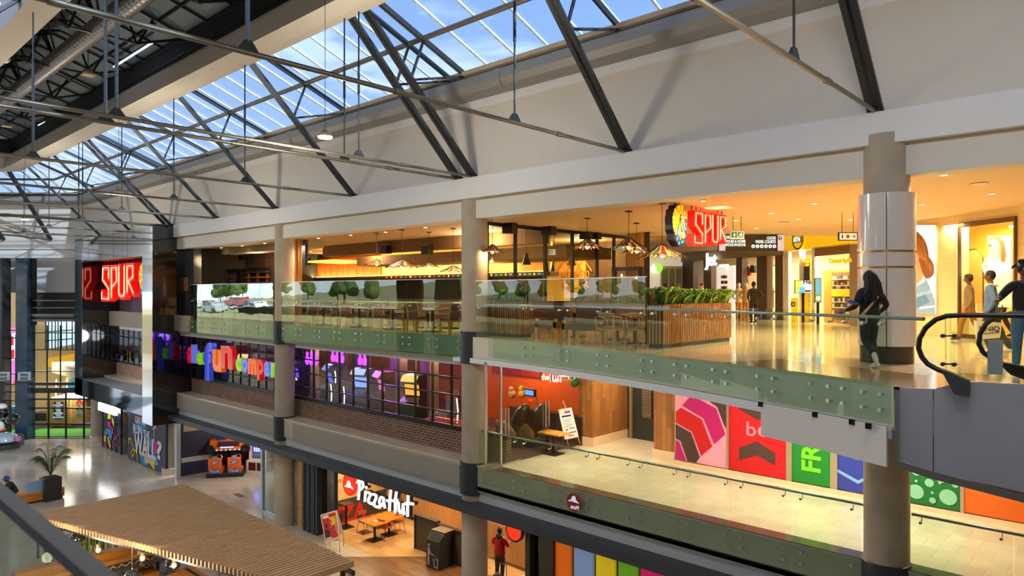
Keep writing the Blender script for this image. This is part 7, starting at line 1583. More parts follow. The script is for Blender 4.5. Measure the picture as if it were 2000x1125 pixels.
for i,(a,c,col,l)in enumerate([(1085,1114,(240,110,10),'orange'),(1121,1157,(130,160,206),'pale blue'),(1164,1200,(236,206,20),'yellow'),(1208,1244,(110,176,30),'lime green'),(1251,1300,(230,30,110),'pink')]):
    o=MB().box((XY(a,HY),HY,0),(XY(c,HY),HY+.1,zc_)).build('shop_front_panel',mat('cp_%d'%i,col,.5,emit=col,es=.18));tag(o,'tall '+l+' panel of the striped ground floor shop front','shop front panel','striped shop front panels')  # single coloured panels of the ground floor shop front
b=MB();b.box((XY(1082,HY+.12),HY+.12,0),(XY(1400,HY),HY+.2,zc_));struct(b.build('wall_brown_front',mat('brown_front',(96,78,50),.5)))
t=thing('round_sign','red and black round sign edge under the canopy above the person in red','sign',onY(1005,1038,15.4));M=frame(onY(1006,1036,15.4),'Y');mb=MB();mb.disc((0,0),.34,M,-.05,.1,1);mb.disc((0,0),.28,M,.05,.01,0);mb.build('disc',[MATS['emblem_red_lit'],BLK],t)
M=frame(onY(1121,981,14.45),'Y');t=thing('glass_sticker','round red sticker with a white hat and mirrored lettering on the middle level glass','sticker',M.translation)
mb=MB();mb.disc((0,0),.24,M,0,.004);mb.build('disc',mat('sticker_red',(150,50,40),.3),t)
mb=MB();mb.poly([(-x,y)for x,y in hat(.36,0,.06)],M,.005,.003);mb.text('Pizza',.14,M@Matrix.Diagonal((-1,1,1,1)),-.17,-.17,.002,.004,h=.005);mb.build('emblem',mat('sticker_white',(214,220,236),.4,emit=(214,220,236),es=.3),t)
WE=46.0
fB=lambda px,py:onW(px,py,WE)
def bx(mb,px0,px1,z0,z1,d0=0,d1=.1,m=None):return wbox(mb,rr(px0,WE),rr(px1,WE),WE-d1,WE-d0,z0,z1,m)
DG=mat('dark_green_black',(28,36,40),.25);BLU=mat('slate_blue_pier',(44,66,84),.2)
b=MB();bx(b,41,63,0,rel(2.2),-.3,.5);struct(b.build('pier_slate',BLU))
b=MB();bx(b,63,66,rel(-2.2),rel(2.2),-.3,.2);struct(b.build('pier_slate',BLK))
b=MB();bx(b,-60,15,0,rel(2.2),-.3,.5);struct(b.build('pier_slate',mat('charcoal_pier',(40,42,46),.3)))
gf=thing('glazed_front','black gridded glass front of the trampoline hall at the far left','shop front',fB(100,860))
mb=MB()
for px in (61,96,130,165,187):bx(mb,px-1,px+1,0,rel(-6.6),0,.12)
for py in (766,779.5,797,828,857):z=fB(0,py).z;bx(mb,61,190,z-.04,z+.06,0,.10)
for px in (22,32):bx(mb,px-.6,px+.6,0,rel(-2.8),0,.1)
for py in (645,660,700,730,750,765,782,800,828):z=fB(0,py).z;bx(mb,15,40,z-.03,z+.03,0,.1)
for px in (93,119):bx(mb,px-.5,px+.5,rel(-6.6),rel(-2.2),0,.1)
for py in (620,650,683,725):z=fB(0,py).z;bx(mb,61,147,z-.03,z+.03,0,.1)
mb.build('frame',DG,gf)
mb=MB();bx(mb,15,190,.05,rel(-6.6),.0,.012);bx(mb,61,148,rel(-6.6),rel(-2.2),0,.012);mb.build('glass',MATS['partition_glass'],gf)
b=MB();bx(b,61,190,rel(-6.6),rel(-6.3),-.1,.15);bx(b,64,190,fB(0,752).z,fB(0,746).z,0,.2);struct(b.build('trim_35',DG))
b=MB();bx(b,63,147,rel(-1.95),rel(-1.8),-.1,.2);bx(b,63,147,rel(-1.62),rel(-1.45),-.1,.2);bx(b,63,147,fB(0,588).z,fB(0,586).z,-.1,.15);bx(b,63,147,fB(0,602).z,fB(0,600).z,-.1,.15);struct(b.build('trim_36',mat('steel_tube_grey',(96,100,100),.4,.5)))
b=MB();bx(b,15,152,rel(-1.95),rel(-.0),-1.5,-1.4);struct(b.build('wall_dim_upper',mat('dim_bulk',(62,58,52),.7,var=.3)))
b=MB();wbox(b,-48,rr(200,56),56,56.3,0,rel(2));struct(b.build('wall_hall',mat('hall_ply',(206,172,110),.7)))
b=MB();wbox(b,-48,rr(200,46),46.3,56,0,.02);struct(b.build('floor_hall',mat('hall_black_floor',(40,44,46),.4)))
fH=lambda px,py:onW(px,py,55.9)
MH2=frame(fH(100,570),'W')
def phh(px,py):q=fH(px,py);return ((px-100)/F*55.9,q.z-MH2.translation.z)
gr=MB()
for k,(m,pts)in enumerate([(1,[(126,741),(147,731),(147,760),(122,760)]),(2,[(122,760),(200,760),(200,738),(147,731)]),(3,[(119,772),(123,760),(200,760),(200,772)]),(4,[(119,772),(200,772),(200,790),(112,779)]),(1,[(94,700),(147,690),(147,725),(94,716)]),(5,[(138,707),(147,702),(147,716),(138,712)]),(6,[(94,622),(147,612),(147,672),(94,681)]),(7,[(0,700),(15,640),(40,640),(40,700),(30,745),(16,760)]),(8,[(18,655),(34,650),(36,700),(22,705)]),(5,[(16,660),(30,656),(30,674),(18,676)]),(5,[(16,684),(32,682),(32,698),(20,700)])]):
    gr.poly([phh(*p)for p in pts],MH2,.02*k,.01,m)
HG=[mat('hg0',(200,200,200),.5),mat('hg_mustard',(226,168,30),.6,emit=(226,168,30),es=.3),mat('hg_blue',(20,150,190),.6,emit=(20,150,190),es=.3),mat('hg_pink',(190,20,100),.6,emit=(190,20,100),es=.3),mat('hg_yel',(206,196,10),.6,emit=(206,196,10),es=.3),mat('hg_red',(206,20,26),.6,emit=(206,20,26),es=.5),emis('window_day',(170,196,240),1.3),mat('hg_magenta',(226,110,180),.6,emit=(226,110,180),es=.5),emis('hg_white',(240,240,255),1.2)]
o=gr.build('wall_graphic',HG);tag(o,'large coloured chevron mural and daylight window inside the trampoline hall','wall graphic')
mb=MB()
for px in (94,100,106.5,113,118.5,125,135,146):q=phh(px,615);q2=phh(px,681);mb.stroke([q,q2],.08,MH2,.3,.03)
for py in (646,663):mb.stroke([phh(94,py+2),phh(147,py-2)],.08,MH2,.34,.03)
mb.build('window_bars',BLK,o)
fG=lambda px,py:onW(px,py,49)
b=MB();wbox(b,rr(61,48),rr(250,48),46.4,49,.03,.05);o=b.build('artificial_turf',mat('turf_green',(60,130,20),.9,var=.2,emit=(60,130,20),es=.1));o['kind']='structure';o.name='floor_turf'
b=MB();wbox(b,rr(15,48),rr(41,48),46.4,49,.03,.05);o=b.build('floor_turf',MATS['turf_green']);struct(o)
t=thing('padded_platform','black padded platform with white roof panel inside the trampoline hall','platform',onW(125,830,50));mb=MB();wbox(mb,rr(61,50),rr(155,50),50,51,.4,.95);mb.build('pad',BLK,t)
mb=MB();q=[onW(99,779,50),onW(146,766,51),onW(190,776,51),onW(190,781,50)];mb.sweep(None,q,[v+Vector((0,0,.08))for v in q]);mb.build('canopy',mat('white_canopy',(214,222,226),.5),t)
t=thing('notice_board','black notice board with white capital lettering inside the trampoline hall','notice board',onW(114,800,49.5));M=frame(onW(114,802,49.5),'W');W,H=9.5/F*49.5,17/F*49.5
wb_=MB();wbox(wb_,rr(91,49.7),rr(137,49.7),49.7,50.6,.1,onW(0,781,49.7).z);wb_.build('plywood_box',mat('ply_box',(206,160,90),.6),t)
MB().poly([(-W,-H),(W,-H),(W,H),(-W,H)],M,-.05,.05).build('board',BLK,t);mb=MB()
for k,s in enumerate(('THE','HARDER','YOU','FALL','THE','HIGHER','YOU','BOUNCE')):mb.text(s,H*.27,M,0,H*.78-k*H*.235,.003,.004,align='CENTER',w=1.1)
mb.build('lettering',mat('notice_white',(200,220,250),.5,emit=(200,220,250),es=.6),t)
t=thing('chevron_box','wooden box with red, grey and blue arrow chevrons inside the trampoline hall','box',onW(155,800,49.8));mb=MB();wbox(mb,rr(139,49.9),rr(164,49.9),49.9,51,.3,onW(0,781,49.9).z);mb.build('box',MATS['ply_box'],t);M=frame(onW(155,797,49.85),'W');mb=MB()
for k in range(3):z=.45-.45*k;mb.poly([(-.2,z),(0,z+.25),(.22,z),(.22,z-.22),(0,z+.02),(-.2,z-.22)],M,0,.02,k)
mb.build('chevrons',[mat('cv_red',(190,20,50),.5),mat('cv_grey',(80,76,84),.5),mat('cv_blue',(90,130,180),.5)],t)
b=MB();wbox(b,rr(61,52),rr(90,52),49.5,50.5,.9,1.5);o=b.build('foam_block',mat('foam_blue',(30,150,200),.6));tag(o,'blue foam block beside the plywood box in the trampoline hall','foam block')
for i,px in enumerate((110,131)):a,c=onW(px,741 if i==0 else 738,48.5),onW(px-1,773 if i==0 else 795,48.5);o=MB().tube([a,c],.035,6).build('light_tube',MATS['cream_tube']);tag(o,['short','long'][i]+' vertical light tube behind the trampoline hall glass','light tube')
light('AREA',tuple(onW(100,690,50)),260,(1,.93,.82),size=3);light('AREA',tuple(onW(20,690,50)),150,(1,.95,.9),size=2);light('AREA',tuple(onW(165,760,50)),150,(1,.95,.9),size=2)
for i,(px0,px1,l)in enumerate([(-2,15,'left'),(39,56,'right')]):
    t=thing('air_vent','grey four pane air vent box on the slate pier, %s one'%l,'vent',fB(px0,744));z0,z1=fB(0,740).z,fB(0,724).z
    mb=MB();wbox(mb,rr(px0,45.2),rr(px1,45.2),45.0,45.4,z0,z1);mb.build('box',mat('vent_frame',(176,184,184),.5),t)
    mb=MB();m_=(px0+px1)/2
    for a,c in ((px0+1,m_-.5),(m_+.5,px1-1)):
        for zz in ((z0+.05,(z0+z1)/2-.03),((z0+z1)/2+.03,z1-.05)):wbox(mb,rr(a,45),rr(c,45),44.96,44.99,*zz)
    mb.build('louvre_panes',mat('vent_dark',(90,92,88),.6),t)
pl=[onZ(-30,886,0),onZ(38,875,0),onZ(47.5,866,0),onZ(-30,858,0)]
t=thing('display_plinth','low charcoal display plinth at the left edge of the ground floor','plinth',pl[1])
MB().prism([(p.x,p.y)for p in pl],0,.62).build('plinth_body',mat('charcoal_plinth',(52,54,58),.5),t)
c0=onW(8,846,42.3)
t=thing('toy_sculpture','grey dome and black helmet shaped toy sculpture with orange details on the plinth','sculpture',(c0.x,c0.y,.62));
def oW(px,py):return onW(px,py,42.3)
mb=MB();q=oW(8,862);mb.lathe([(.72,0),(.70,.2),(.58,.38),(.3,.5),(.02,.55)],(q.x,q.y,.62),24);mb.build('grey_dome',mat('sculpt_grey',(150,166,170),.15,coat=.5),t,True)
MB().ball(oW(24,818),.42,16,sc=(1.1,.9,.8)).build('black_shell',mat('sculpt_black',(20,22,24),.08,coat=.7),t,True);MB().ball(oW(4,806),.35,16).build('dark_ball',MATS['sculpt_black'],t,True);MB().ball(oW(2,794),.32,14,sc=(1.1,1,.6)).build('white_cap',mat('sculpt_white',(214,206,194),.4),t,True)
MB().tube([oW(1,800),oW(6,815)],.07,8).build('orange_arm',mat('sculpt_orange',(246,100,20),.3),t,True);MB().ball(oW(7,816),.12,10).build('orange_joint',MATS['sculpt_orange'],t,True);MB().tube([oW(-4,841),oW(10,838)],[.1,.06],8).build('orange_strip',MATS['sculpt_orange'],t,True);MB().ball(oW(-1,820),.16,10).build('teal_knob',mat('sculpt_teal',(10,150,190),.3),t,True);MB().ball(oW(0,832),.3,12,sc=(.7,.8,1)).build('cream_leg',MATS['sculpt_white'],t,True)
q=oW(35,857);o=MB().lathe([(.16,0),(.18,.16),(.14,.26),(.02,.27)],(q.x,q.y,.62),14).build('pink_pot',mat('sculpt_pink',(206,110,190),.4),smooth=True);tag(o,'small pink pot standing on the corner of the charcoal plinth','pot')
b0,b1=onZ(40,988,0),onZ(126,971,0);d=(b1-b0).normalized();n=Vector((-d.y,d.x,0));b0=b0-d*1.4
t=thing('wooden_bench','long solid honey coloured wooden bench behind the black planter','bench',b0)
def obx(mb,o_,d,n,l0,l1,w0,w1,z0,z1,m=None):return mb.prism([tuple((o_+d*a+n*b_)[:2])for a,b_ in ((l0,w0),(l1,w0),(l1,w1),(l0,w1))],z0,z1,m)
L=(b1-b0).length;obx(MB(),b0,d,n,0,L,0,.6,.08,.48).build('seat_block',woodmat('bench_honey',(214,144,52),(182,112,34),rough=.35,sc=(1,1,8)),t);obx(MB(),b0,d,n,.05,L-.05,.05,.55,0,.08).build('plinth',BLK,t)
q0,q1=onZ(89,981.5,0),onZ(121,974.5,0);d2=(q1-q0).normalized();n2=Vector((-d2.y,d2.x,0));Lp=(q1-q0).length;
t=thing('potted_palm','palm in a tall square black planter on the ground floor','plant',q0)
obx(MB(),q0,d2,n2,0,Lp,0,Lp,0,1.05).build('pot',mat('planter_black',(48,48,52),.35),t);obx(MB(),q0,d2,n2,.05,Lp-.05,.05,Lp-.05,1.05,1.06).build('soil',mat('soil',(40,30,22),.9),t)
ctr=q0+d2*Lp/2+n2*Lp/2;mb=MB();st=MB();rnd=random.Random(12)
for i in range(17):
    a=2*PI*i/17+rnd.uniform(-.2,.2);ln=rnd.uniform(.7,1.5);up=rnd.uniform(1.2,2.3);dd=Vector((math.cos(a),math.sin(a),0));pts=[ctr+Vector((0,0,1.05))+dd*(ln*.7*u)+Vector((0,0,up*(1.5*u-.95*u*u)*1.1))for u in [j/12 for j in range(13)]]
    st.tube(pts,.012,4);sd_=dd.cross(Vector((0,0,1)))
    for j in range(3,13):
        for s in (-1,1):
            for f_ in (0,.5):
                p=pts[j-1].lerp(pts[j],f_);l2=.42*math.sin(PI*(j-2)/12)+.1;tip=p+sd_*s*l2*.8+dd*l2*.5+Vector((0,0,-.22*l2-.03));wv=dd*.022
                mb.add([p-wv,p+wv,tip],[(0,1,2)],0)
mb.build('fronds',mat('palm_green',(54,92,44),.5,var=.3),t);st.build('frond_stems',mat('palm_stem',(90,110,50),.6),t)
o=MB();obx(o,q0,d2,n2,-.62,-.02,.3,.33,.5,1.0);o=o.build('pale_blue_board',mat('pale_blue_board',(140,176,220),.4));tag(o,'small pale blue board standing on the bench beside the black planter','board')
ZP=2.62
R0,R1=onZ(357,946,ZP),onZ(690,1094,ZP);LFT=onZ(72,1009,ZP);FR=onZ(505,1124,ZP)
pg=thing('slatted_pergola','brown slatted timber pergola roof over the ground floor seating','pergola',(-21,8,ZP))
SLT=[woodmat('pergola_brown',(186,150,110),(164,128,90),sc=(6,1,6),rough=.6)]
nS=74;YR=(R0.y+R1.y)/2;kx=(FR.y-LFT.y)/(FR.x-LFT.x)
for i in range(nS):
    x=R0.x+(R1.x-R0.x)*i/(nS-1);yl=LFT.y+kx*(x-LFT.x);dxs=(LFT.x-R0.x)*(1-i/nS)*0
    s=MB();s.box((x-.045,yl,ZP-.16),(x+.045,YR+.03*(i%2),ZP));s.build('slat',SLT,pg)
mb=MB()
x0,x1=R0.x,R1.x
mb.bar((x0,LFT.y+kx*(x0-LFT.x)+.1,ZP-.20),(x1,LFT.y+kx*(x1-LFT.x)+.1,ZP-.20),.08,.08);mb.bar((x0,YR-.15,ZP-.21),(x1+.3,YR-.15,ZP-.21),.08,.10);mb.bar((x0,8.4,ZP-.22),(x1,8.4,ZP-.22),.08,.1);mb.build('steel_bearer',BLK,pg)
for k,(x,y)in enumerate([(x0+.2,YR-.15),(x1-.2,YR-.15),(x0+.2,6.2),(x0+9.6,9.6)]):MB().box((x-.05,y-.05,0),(x+.05,y+.05,ZP-.2)).build('post',BLK,pg)
for k in range(4):MB().bar((x1+.05+.0*k,YR-1.9,ZP-.30-.17*k),(x1+.25,YR-.1,ZP-.30-.17*k),.04,.11).build('side_slat',SLT,pg)
def quadthing(name,label,cat,pts,z0,z1,m,group=None):
    mb=MB();mb.prism([(p.x,p.y)for p in pts],z0,z1);o=mb.build(name,m);return tag(o,label,cat,group)
b=MB();b.prism([(-27,2),(-13,2),(-13,10.4),(-27,9.6)],0,.004);struct(b.build('floor_grey',mat('grey_seating_floor',(120,124,132),.3,var=.15)))
GW2=woodmat('golden_wood',(206,138,52),(168,104,36),rough=.35)
HB_=[onZ(px,py,1.15)for px,py in ((150,1088),(262,1060),(270,1066),(158,1096))]
t=thing('planter_wall','golden timber planter wall topped with spiky plants under the pergola','planter',(-22.6,5.4,0));A,B=onZ(140,1094,1.05),onZ(268,1064,1.05)
d=(B-A).normalized();n=Vector((-d.y,d.x,0));L=(B-A).length;obx(MB(),A,d,n,-1.5,L,0,.5,0,1.0).build('box',GW2,t)
mb=MB();rnd=random.Random(3)
for i in range(9):plant_clump(mb,tuple(A+d*(L*(i+.3)/9)+n*.25+Vector((0,0,0))),.12,1.0,12,rnd,2,.25,.022)
mb.build('spiky_plants',[mat('spike_green',(120,140,40),.5),mat('spike_dark',(70,96,30),.5)],t)
A,B=onZ(160,1112,.95),onZ(300,1078,.95);d=(B-A).normalized();n=Vector((-d.y,d.x,0));L=(B-A).length
t=thing('booth_seat','golden timber booth with a red and cream patterned cushion band','booth',A);obx(MB(),A,d,n,-1,L,0,.12,0,.95).build('backrest',GW2,t);obx(MB(),A,d,n,-1,L,-.55,0,0,.45).build('seat',GW2,t)
mb=MB();M=Matrix(((d.x,0,-n.x*-1,A.x),(d.y,0,-n.y*-1,A.y),(0,1,0,0),(0,0,0,1)))
M=Matrix(((d.x,0,-n.x,A.x),(d.y,0,-n.y,A.y),(0,1,0,0),(0,0,0,1)))
obx(mb,A,d,n,-1,L,-.10,-.005,.50,.86,0)
k=0;u=-.9
while u<L-.1:
    mb.poly([(u,.68),(u+.12,.80),(u+.24,.68),(u+.12,.56)],M,.10,.006,1 if k%2 else 2);mb.stroke([(u,.84),(u+.12,.72),(u+.24,.84)],.025,M,.108,.004,2);mb.stroke([(u,.52),(u+.12,.64),(u+.24,.52)],.025,M,.108,.004,2);u+=.25;k+=1
mb.build('patterned_cushion',[mat('cushion_dark',(70,60,44),.8),mat('cushion_red',(170,44,34),.8),mat('cushion_cream',(220,206,170),.8)],t)
for i,(pts,l)in enumerate([([(265,1093),(330,1076),(350,1083),(285,1102)],'long dark topped table beside the patterned booth'),([(215,1112),(262,1100),(280,1108),(225,1122)],'dark topped table nearer the glass rail')]):
    P4=[onZ(px,py,.75)for px,py in pts];c=sum(P4,Vector())/4;t=thing('dark_table',l,'table',(c.x,c.y,0));mb=MB();mb.prism([(p.x,p.y)for p in P4],.71,.75);mb.build('tabletop',mat('dark_olive_top',(66,60,42),.5),t);MB().box((c.x-.04,c.y-.04,0),(c.x+.04,c.y+.04,.71)).build('leg',BLK,t)
P4=[onZ(px,py,.78)for px,py in ((300,1133),(375,1106),(405,1124),(330,1150))];c=sum(P4,Vector())/4;t=thing('wooden_table','bright golden wooden table with a dark stripe at the bottom edge of the view','table',(c.x,c.y,0));MB().prism([(p.x,p.y)for p in P4],.73,.78).build('tabletop',GW2,t)
e_=[P4[0].lerp(P4[1],.78),P4[0].lerp(P4[1],.88),P4[3].lerp(P4[2],.88),P4[3].lerp(P4[2],.78)];mb=MB();mb.prism([(p.x,p.y)for p in e_],.781,.785);mb.build('dark_stripe',mat('stripe_dark',(60,44,34),.5),t);MB().box((c.x-.05,c.y-.05,0),(c.x+.05,c.y+.05,.73)).build('leg',BLK,t)
for i,(px,py,rz,l)in enumerate([(305,1125,.3,'russet chair with wooden back beside the dark tables'),(345,1110,PI+.3,'dark red chair behind the golden table'),(445,1122,PI,'dark thin legged chair below the pergola edge')]):
    copy_tree(wc,onZ(px,py,0),rz,l)
def dome(px,py,z,label,bulb=True):
    p=onZ(px,py,z);t=thing('dome_pendant',label,'pendant lamp',p,'black dome pendant lamps under the pergola');MB().lathe([(.21,-.14),(.22,-.10),(.20,0),(.13,.09),(.03,.13),(.02,.17)],p,20).build('shade',mat('dome_black',(26,28,32),.12,coat=.5),t,True)
    MB().tube([p+Vector((0,0,.15)),(p.x,p.y,ZP-.1)],.008,5).build('cable',BLK,t)
dome(337,1099,1.75,'glossy black dome pendant above the golden table');dome(258,1121,1.75,'glossy black dome pendant at the bottom edge, left of the golden table');dome(152,1046,2.1,'blue black dome pendant half under the pergola edge')
for i,(px,py)in enumerate(((278,1090),(340,1104),(192,1074))):
    p=onZ(px,py,1.8);t=thing('bulb_pendant','pale glass bulb pendant with wooden cap, '+['middle','right','left'][i]+' one','pendant lamp',p,'bulb pendants under the pergola');MB().ball(p,.075,12,sc=(1,1,1.2)).build('bulb',mat('frosted_bulb',(220,210,190),.3,emit=(255,220,170),es=.45),t,True);MB().lathe([(.045,.07),(.05,.16),(.03,.17)],p,12).build('wooden_cap',WOODL,t);MB().tube([p+Vector((0,0,.15)),(p.x,p.y,ZP-.1)],.006,5).build('cable',BLK,t)
light('POINT',(-20,6.6,2.0),190,(1,.78,.5),shadow_soft_size=.15);light('POINT',(-23.5,5.6,2.0),150,(1,.8,.55),shadow_soft_size=.15)
t=thing('slatted_bench','pale grey and golden slatted bench platform under the left corner of the pergola','bench',onZ(110,1040,0))
for i in range(5):
    A,B=onZ(78+i*14,1030+i*9,1.1),onZ(150+i*14,1013+i*9,1.1);q=[A,B,B+Vector((.12,-.12,0)),A+Vector((.12,-.12,0))]
    MB().prism([(p.x,p.y)for p in q],1.02,1.1).build('plank',GW2 if i%2 else mat('grey_plank',(150,150,158),.5),t)
    MB().box((A.x,A.y-.1,0),(A.x+.06,A.y-.04,1.02)).build('leg',BLK,t)
# ================================================================== PEOPLE
SKIN=mat('brown_skin',(96,62,44),.5,var=.06);HAIRM=mat('black_hair',(18,14,14),.6,var=.3,scale=20)
def skinmesh(chains,radii,sub=1,root=0):
    """chains: list of vertex-name lists over dict of points"""
    pts,idx=[],{};edges=[]
    for ch in chains:
        for a,c in zip(ch[:-1],ch[1:]):
            for k in (a,c):
                if k not in idx:idx[k]=len(pts);pts.append(k)
            edges.append((idx[a],idx[c]))
    return pts,idx,edges
def grow(J,chains,radii,sub=2):
    pts,idx,edges=skinmesh(chains,radii)
    me=bpy.data.meshes.new('figure');me.from_pydata([J[k]for k in pts],edges,[]);ob=bpy.data.objects.new('figure',me);COL.objects.link(ob)
    md=ob.modifiers.new('s','SKIN');md.use_smooth_shade=True;ob.modifiers.new('u','SUBSURF').levels=sub
    sv=me.skin_vertices[0].data
    for k in pts:r=radii[k]if k in radii else .05;sv[idx[k]].radius=r if isinstance(r,tuple)else (r,r)
    sv[0].use_root=True
    bpy.context.view_layer.update();dg=bpy.context.evaluated_depsgraph_get();out_=bpy.data.meshes.new_from_object(ob.evaluated_get(dg))
    bpy.data.objects.remove(ob);return out_
BASE=dict(pelvis=(0,0,.94),belly=(0,.0,1.08),chest=(0,.0,1.28),neckb=(0,.01,1.44),neck=(0,-.0,1.50),head=(0,-.01,1.58),
    lsh=(.17,.0,1.40),rsh=(-.17,.0,1.40),lel=(.24,.03,1.13),rel=(-.24,.03,1.13),lwr=(.25,-.04,.89),rwr=(-.25,-.04,.89),
    lhp=(.09,0,.90),rhp=(-.09,0,.90),lkn=(.10,-.02,.49),rkn=(-.10,-.02,.49),lan=(.10,.03,.09),ran=(-.10,.03,.09))
def person(loc,ang,h,pose,top,pants,shoe,hair,label,skin=None,girth=1.,sleeves=True,hairstyle='short',hat=None,extra=None,seat=None):
    """front of the body faces local -Y"""
    skin=skin or SKIN;J={k:Vector(v)for k,v in BASE.items()}
    for k,v in pose.items():J[k]=Vector(v)
    for s in 'lr':
        w=J[s+'wr'];e=J[s+'el'];dd=(w-e).normalized();J[s+'hd']=w+dd*.09
        J[s+'toe']=J.get(s+'toe',J[s+'an']+Vector((0,-.15,-.05)));J[s+'fo']=J[s+'an']+Vector((0,.0,-.045))
    S=h/1.73;g=girth
    t=thing('person',label,'person',loc);R=Matrix.Translation(loc)@Matrix.Rotation(ang,4,'Z')@Matrix.Scale(S,4)
    rad=dict(pelvis=(.15*g,.11*g),belly=(.135*g,.10*g),chest=(.15*g,.105*g),neckb=.075,neck=.05,head=.06,lsh=.062*g,rsh=.062*g,lel=.042,rel=.042,lwr=.028,rwr=.028,lhd=(.03,.02),rhd=(.03,.02),lhp=.09*g,rhp=.09*g,lkn=.058,rkn=.058,lan=.037,ran=.037,lfo=.035,rfo=.035,ltoe=.028,rtoe=.028)
    ch=[['pelvis','belly','chest','neckb','neck','head']]+[['neckb',s+'sh',s+'el',s+'wr',s+'hd']for s in 'lr']+[['pelvis',s+'hp',s+'kn',s+'an',s+'fo',s+'toe']for s in 'lr']
    mb=MB();mb.mesh(grow(J,ch,rad))
    hc=J['head']+Vector((0,-.01,.07));mb.ball(hc,.1,16,sc=(.78,.95,1.18));mb.ball(hc+Vector((0,-.10,-.02)),.018,6,sc=(.8,1,1.4))
    for s in (-1,1):mb.ball(hc+Vector((s*.08,.0,-.01)),.02,6,sc=(.5,1,1.4))
    for s in 'lr':
        w=J[s+'hd'];dd=(w-J[s+'wr']).normalized();sdv=dd.cross(Vector((0,1,0))).normalized();nv=sdv.cross(dd)
        for k in range(4):b_=w+sdv*(k-1.5)*.017;L_=(.062,.072,.068,.052)[k];mb.tube([b_,b_+dd*L_*.5+nv*.008,b_+dd*L_*.8+nv*.03],[.009,.0085,.007],6)
        b_=w-dd*.05+sdv*.03;mb.tube([b_,b_+sdv*.02+dd*.03,b_+sdv*.022+dd*.06+nv*.01],[.010,.009,.007],6)
    mb.xf(R);body=mb.build('body',skin,t,True)
    mb=MB()
    for s in (-1,1):mb.ball(hc+Vector((s*.032,-.088,.015)),.011,6)
    mb.xf(R);mb.build('eyes',mat('eye_white',(220,214,206),.3),t)
    tr={k:(tuple(v+.016 for v in r)if isinstance(r,tuple)else r+.016)for k,r in rad.items()};tr['neckb']=.07;tr['pelvis']=(.165*g,.135*g);tr['hem']=(.165*g,.135*g);tr['lwr']=tr['rwr']=.036
    J['hem']=J['pelvis']-(J['belly']-J['pelvis']).normalized()*.09
    mb=MB();mb.mesh(grow(J,[['hem','pelvis','belly','chest','neckb']]+[['neckb',s+'sh',s+'el',s+'wr']for s in 'lr'],tr));mb.xf(R);mb.build('top',top,t,True)
    pr=dict(pelvis=(.152*g+.014,.118*g+.014),lhp=.095*g+.012,rhp=.095*g+.012,lkn=.078,rkn=.078,lan=.058,ran=.058,belly=(.12*g,.10*g))
    mb=MB();mb.mesh(grow(J,[['belly','pelvis']]+[['pelvis',s+'hp',s+'kn',s+'an']for s in 'lr'],pr));mb.xf(R);mb.build('trousers',pants,t,True)
    for s in 'lr':
        a,c=J[s+'an'],J[s+'toe'];dd=(c-a);dd=dd.normalized();mb=MB();mb.tube([a-dd*.05+Vector((0,0,-.02)),a+Vector((0,0,-.025)),a.lerp(c,.6)+Vector((0,0,.0)),c+dd*.03],[.035,.048,.046,.03],10);mb.xf(R);mb.build('shoe',shoe,t,True)
    mb=MB()
    if hairstyle=='short':mb.ball(hc+Vector((0,.018,.025)),.105,16,sc=(.82,.92,1.08))
    elif hairstyle=='long':
        mb.ball(hc+Vector((0,.03,.02)),.125,14,sc=(.95,.95,1.12));rnd=random.Random(2)
        for i in range(46):a=rnd.uniform(-.2,PI+.2);p0=hc+Vector((.09*math.cos(a),.05+.07*math.sin(a),rnd.uniform(-.02,.08)));mb.tube([p0,p0+Vector((.03*math.cos(a)+rnd.uniform(-.02,.02),.06,-.16)),p0+Vector((.06*math.cos(a)+rnd.uniform(-.03,.03),.07,-.32)),p0+Vector((.05*math.cos(a)+rnd.uniform(-.04,.04),.05,-rnd.uniform(.42,.56)))],[.03,.034,.028,.008],5)
    elif hairstyle=='locks':
        rnd=random.Random(6);mb.ball(hc+Vector((0,.02,.03)),.11,14)
        for i in range(60):
            a,b_=rnd.uniform(0,2*PI),rnd.uniform(.0,1.3);dv=Vector((math.cos(a)*math.cos(b_),math.sin(a)*math.cos(b_),math.sin(b_)))
            if dv.y<-.4 and dv.z<.5:continue
            p0=hc+dv*.09+Vector((0,.01,.03));mb.tube([p0,p0+dv*.05+Vector((0,0,.01)),p0+dv*.08+Vector((0,0,-.03))],[.016,.013,.006],5)
    if hairstyle:mb.xf(R);mb.build('hair',hair,t,True)
    if hat:
        mb=MB();kind,hm=hat
        if kind=='beanie':mb.lathe([(.098,.03),(.104,.07),(.09,.13),(.04,.155),(.005,.16)],hc+Vector((0,.01,-.01)),16,sx=.9)
        elif kind=='bucket':mb.lathe([(.17,.02),(.165,.035),(.105,.07),(.10,.14),(.08,.16),(.005,.165)],hc,18)
        elif kind=='cap':mb.lathe([(.098,.04),(.10,.09),(.07,.14),(.005,.155)],hc,16,sx=.92);mb.box((-.06,-.18,.045+hc.z),(.06,-.08,.058+hc.z))
        mb.xf(R);mb.build('hat',hm,t,True)
    return t,R,J,S
def face_away(w_ang=0):return TH+PI
AWAY=PI+TH
DBL=mat('black_knit',(26,25,28),.85,var=.25,scale=30);DJN=mat('dark_jeans',(34,38,44),.8,var=.2);SHW=mat('white_sneaker',(206,204,200),.6)
p=onZ(1698,719,UZ)
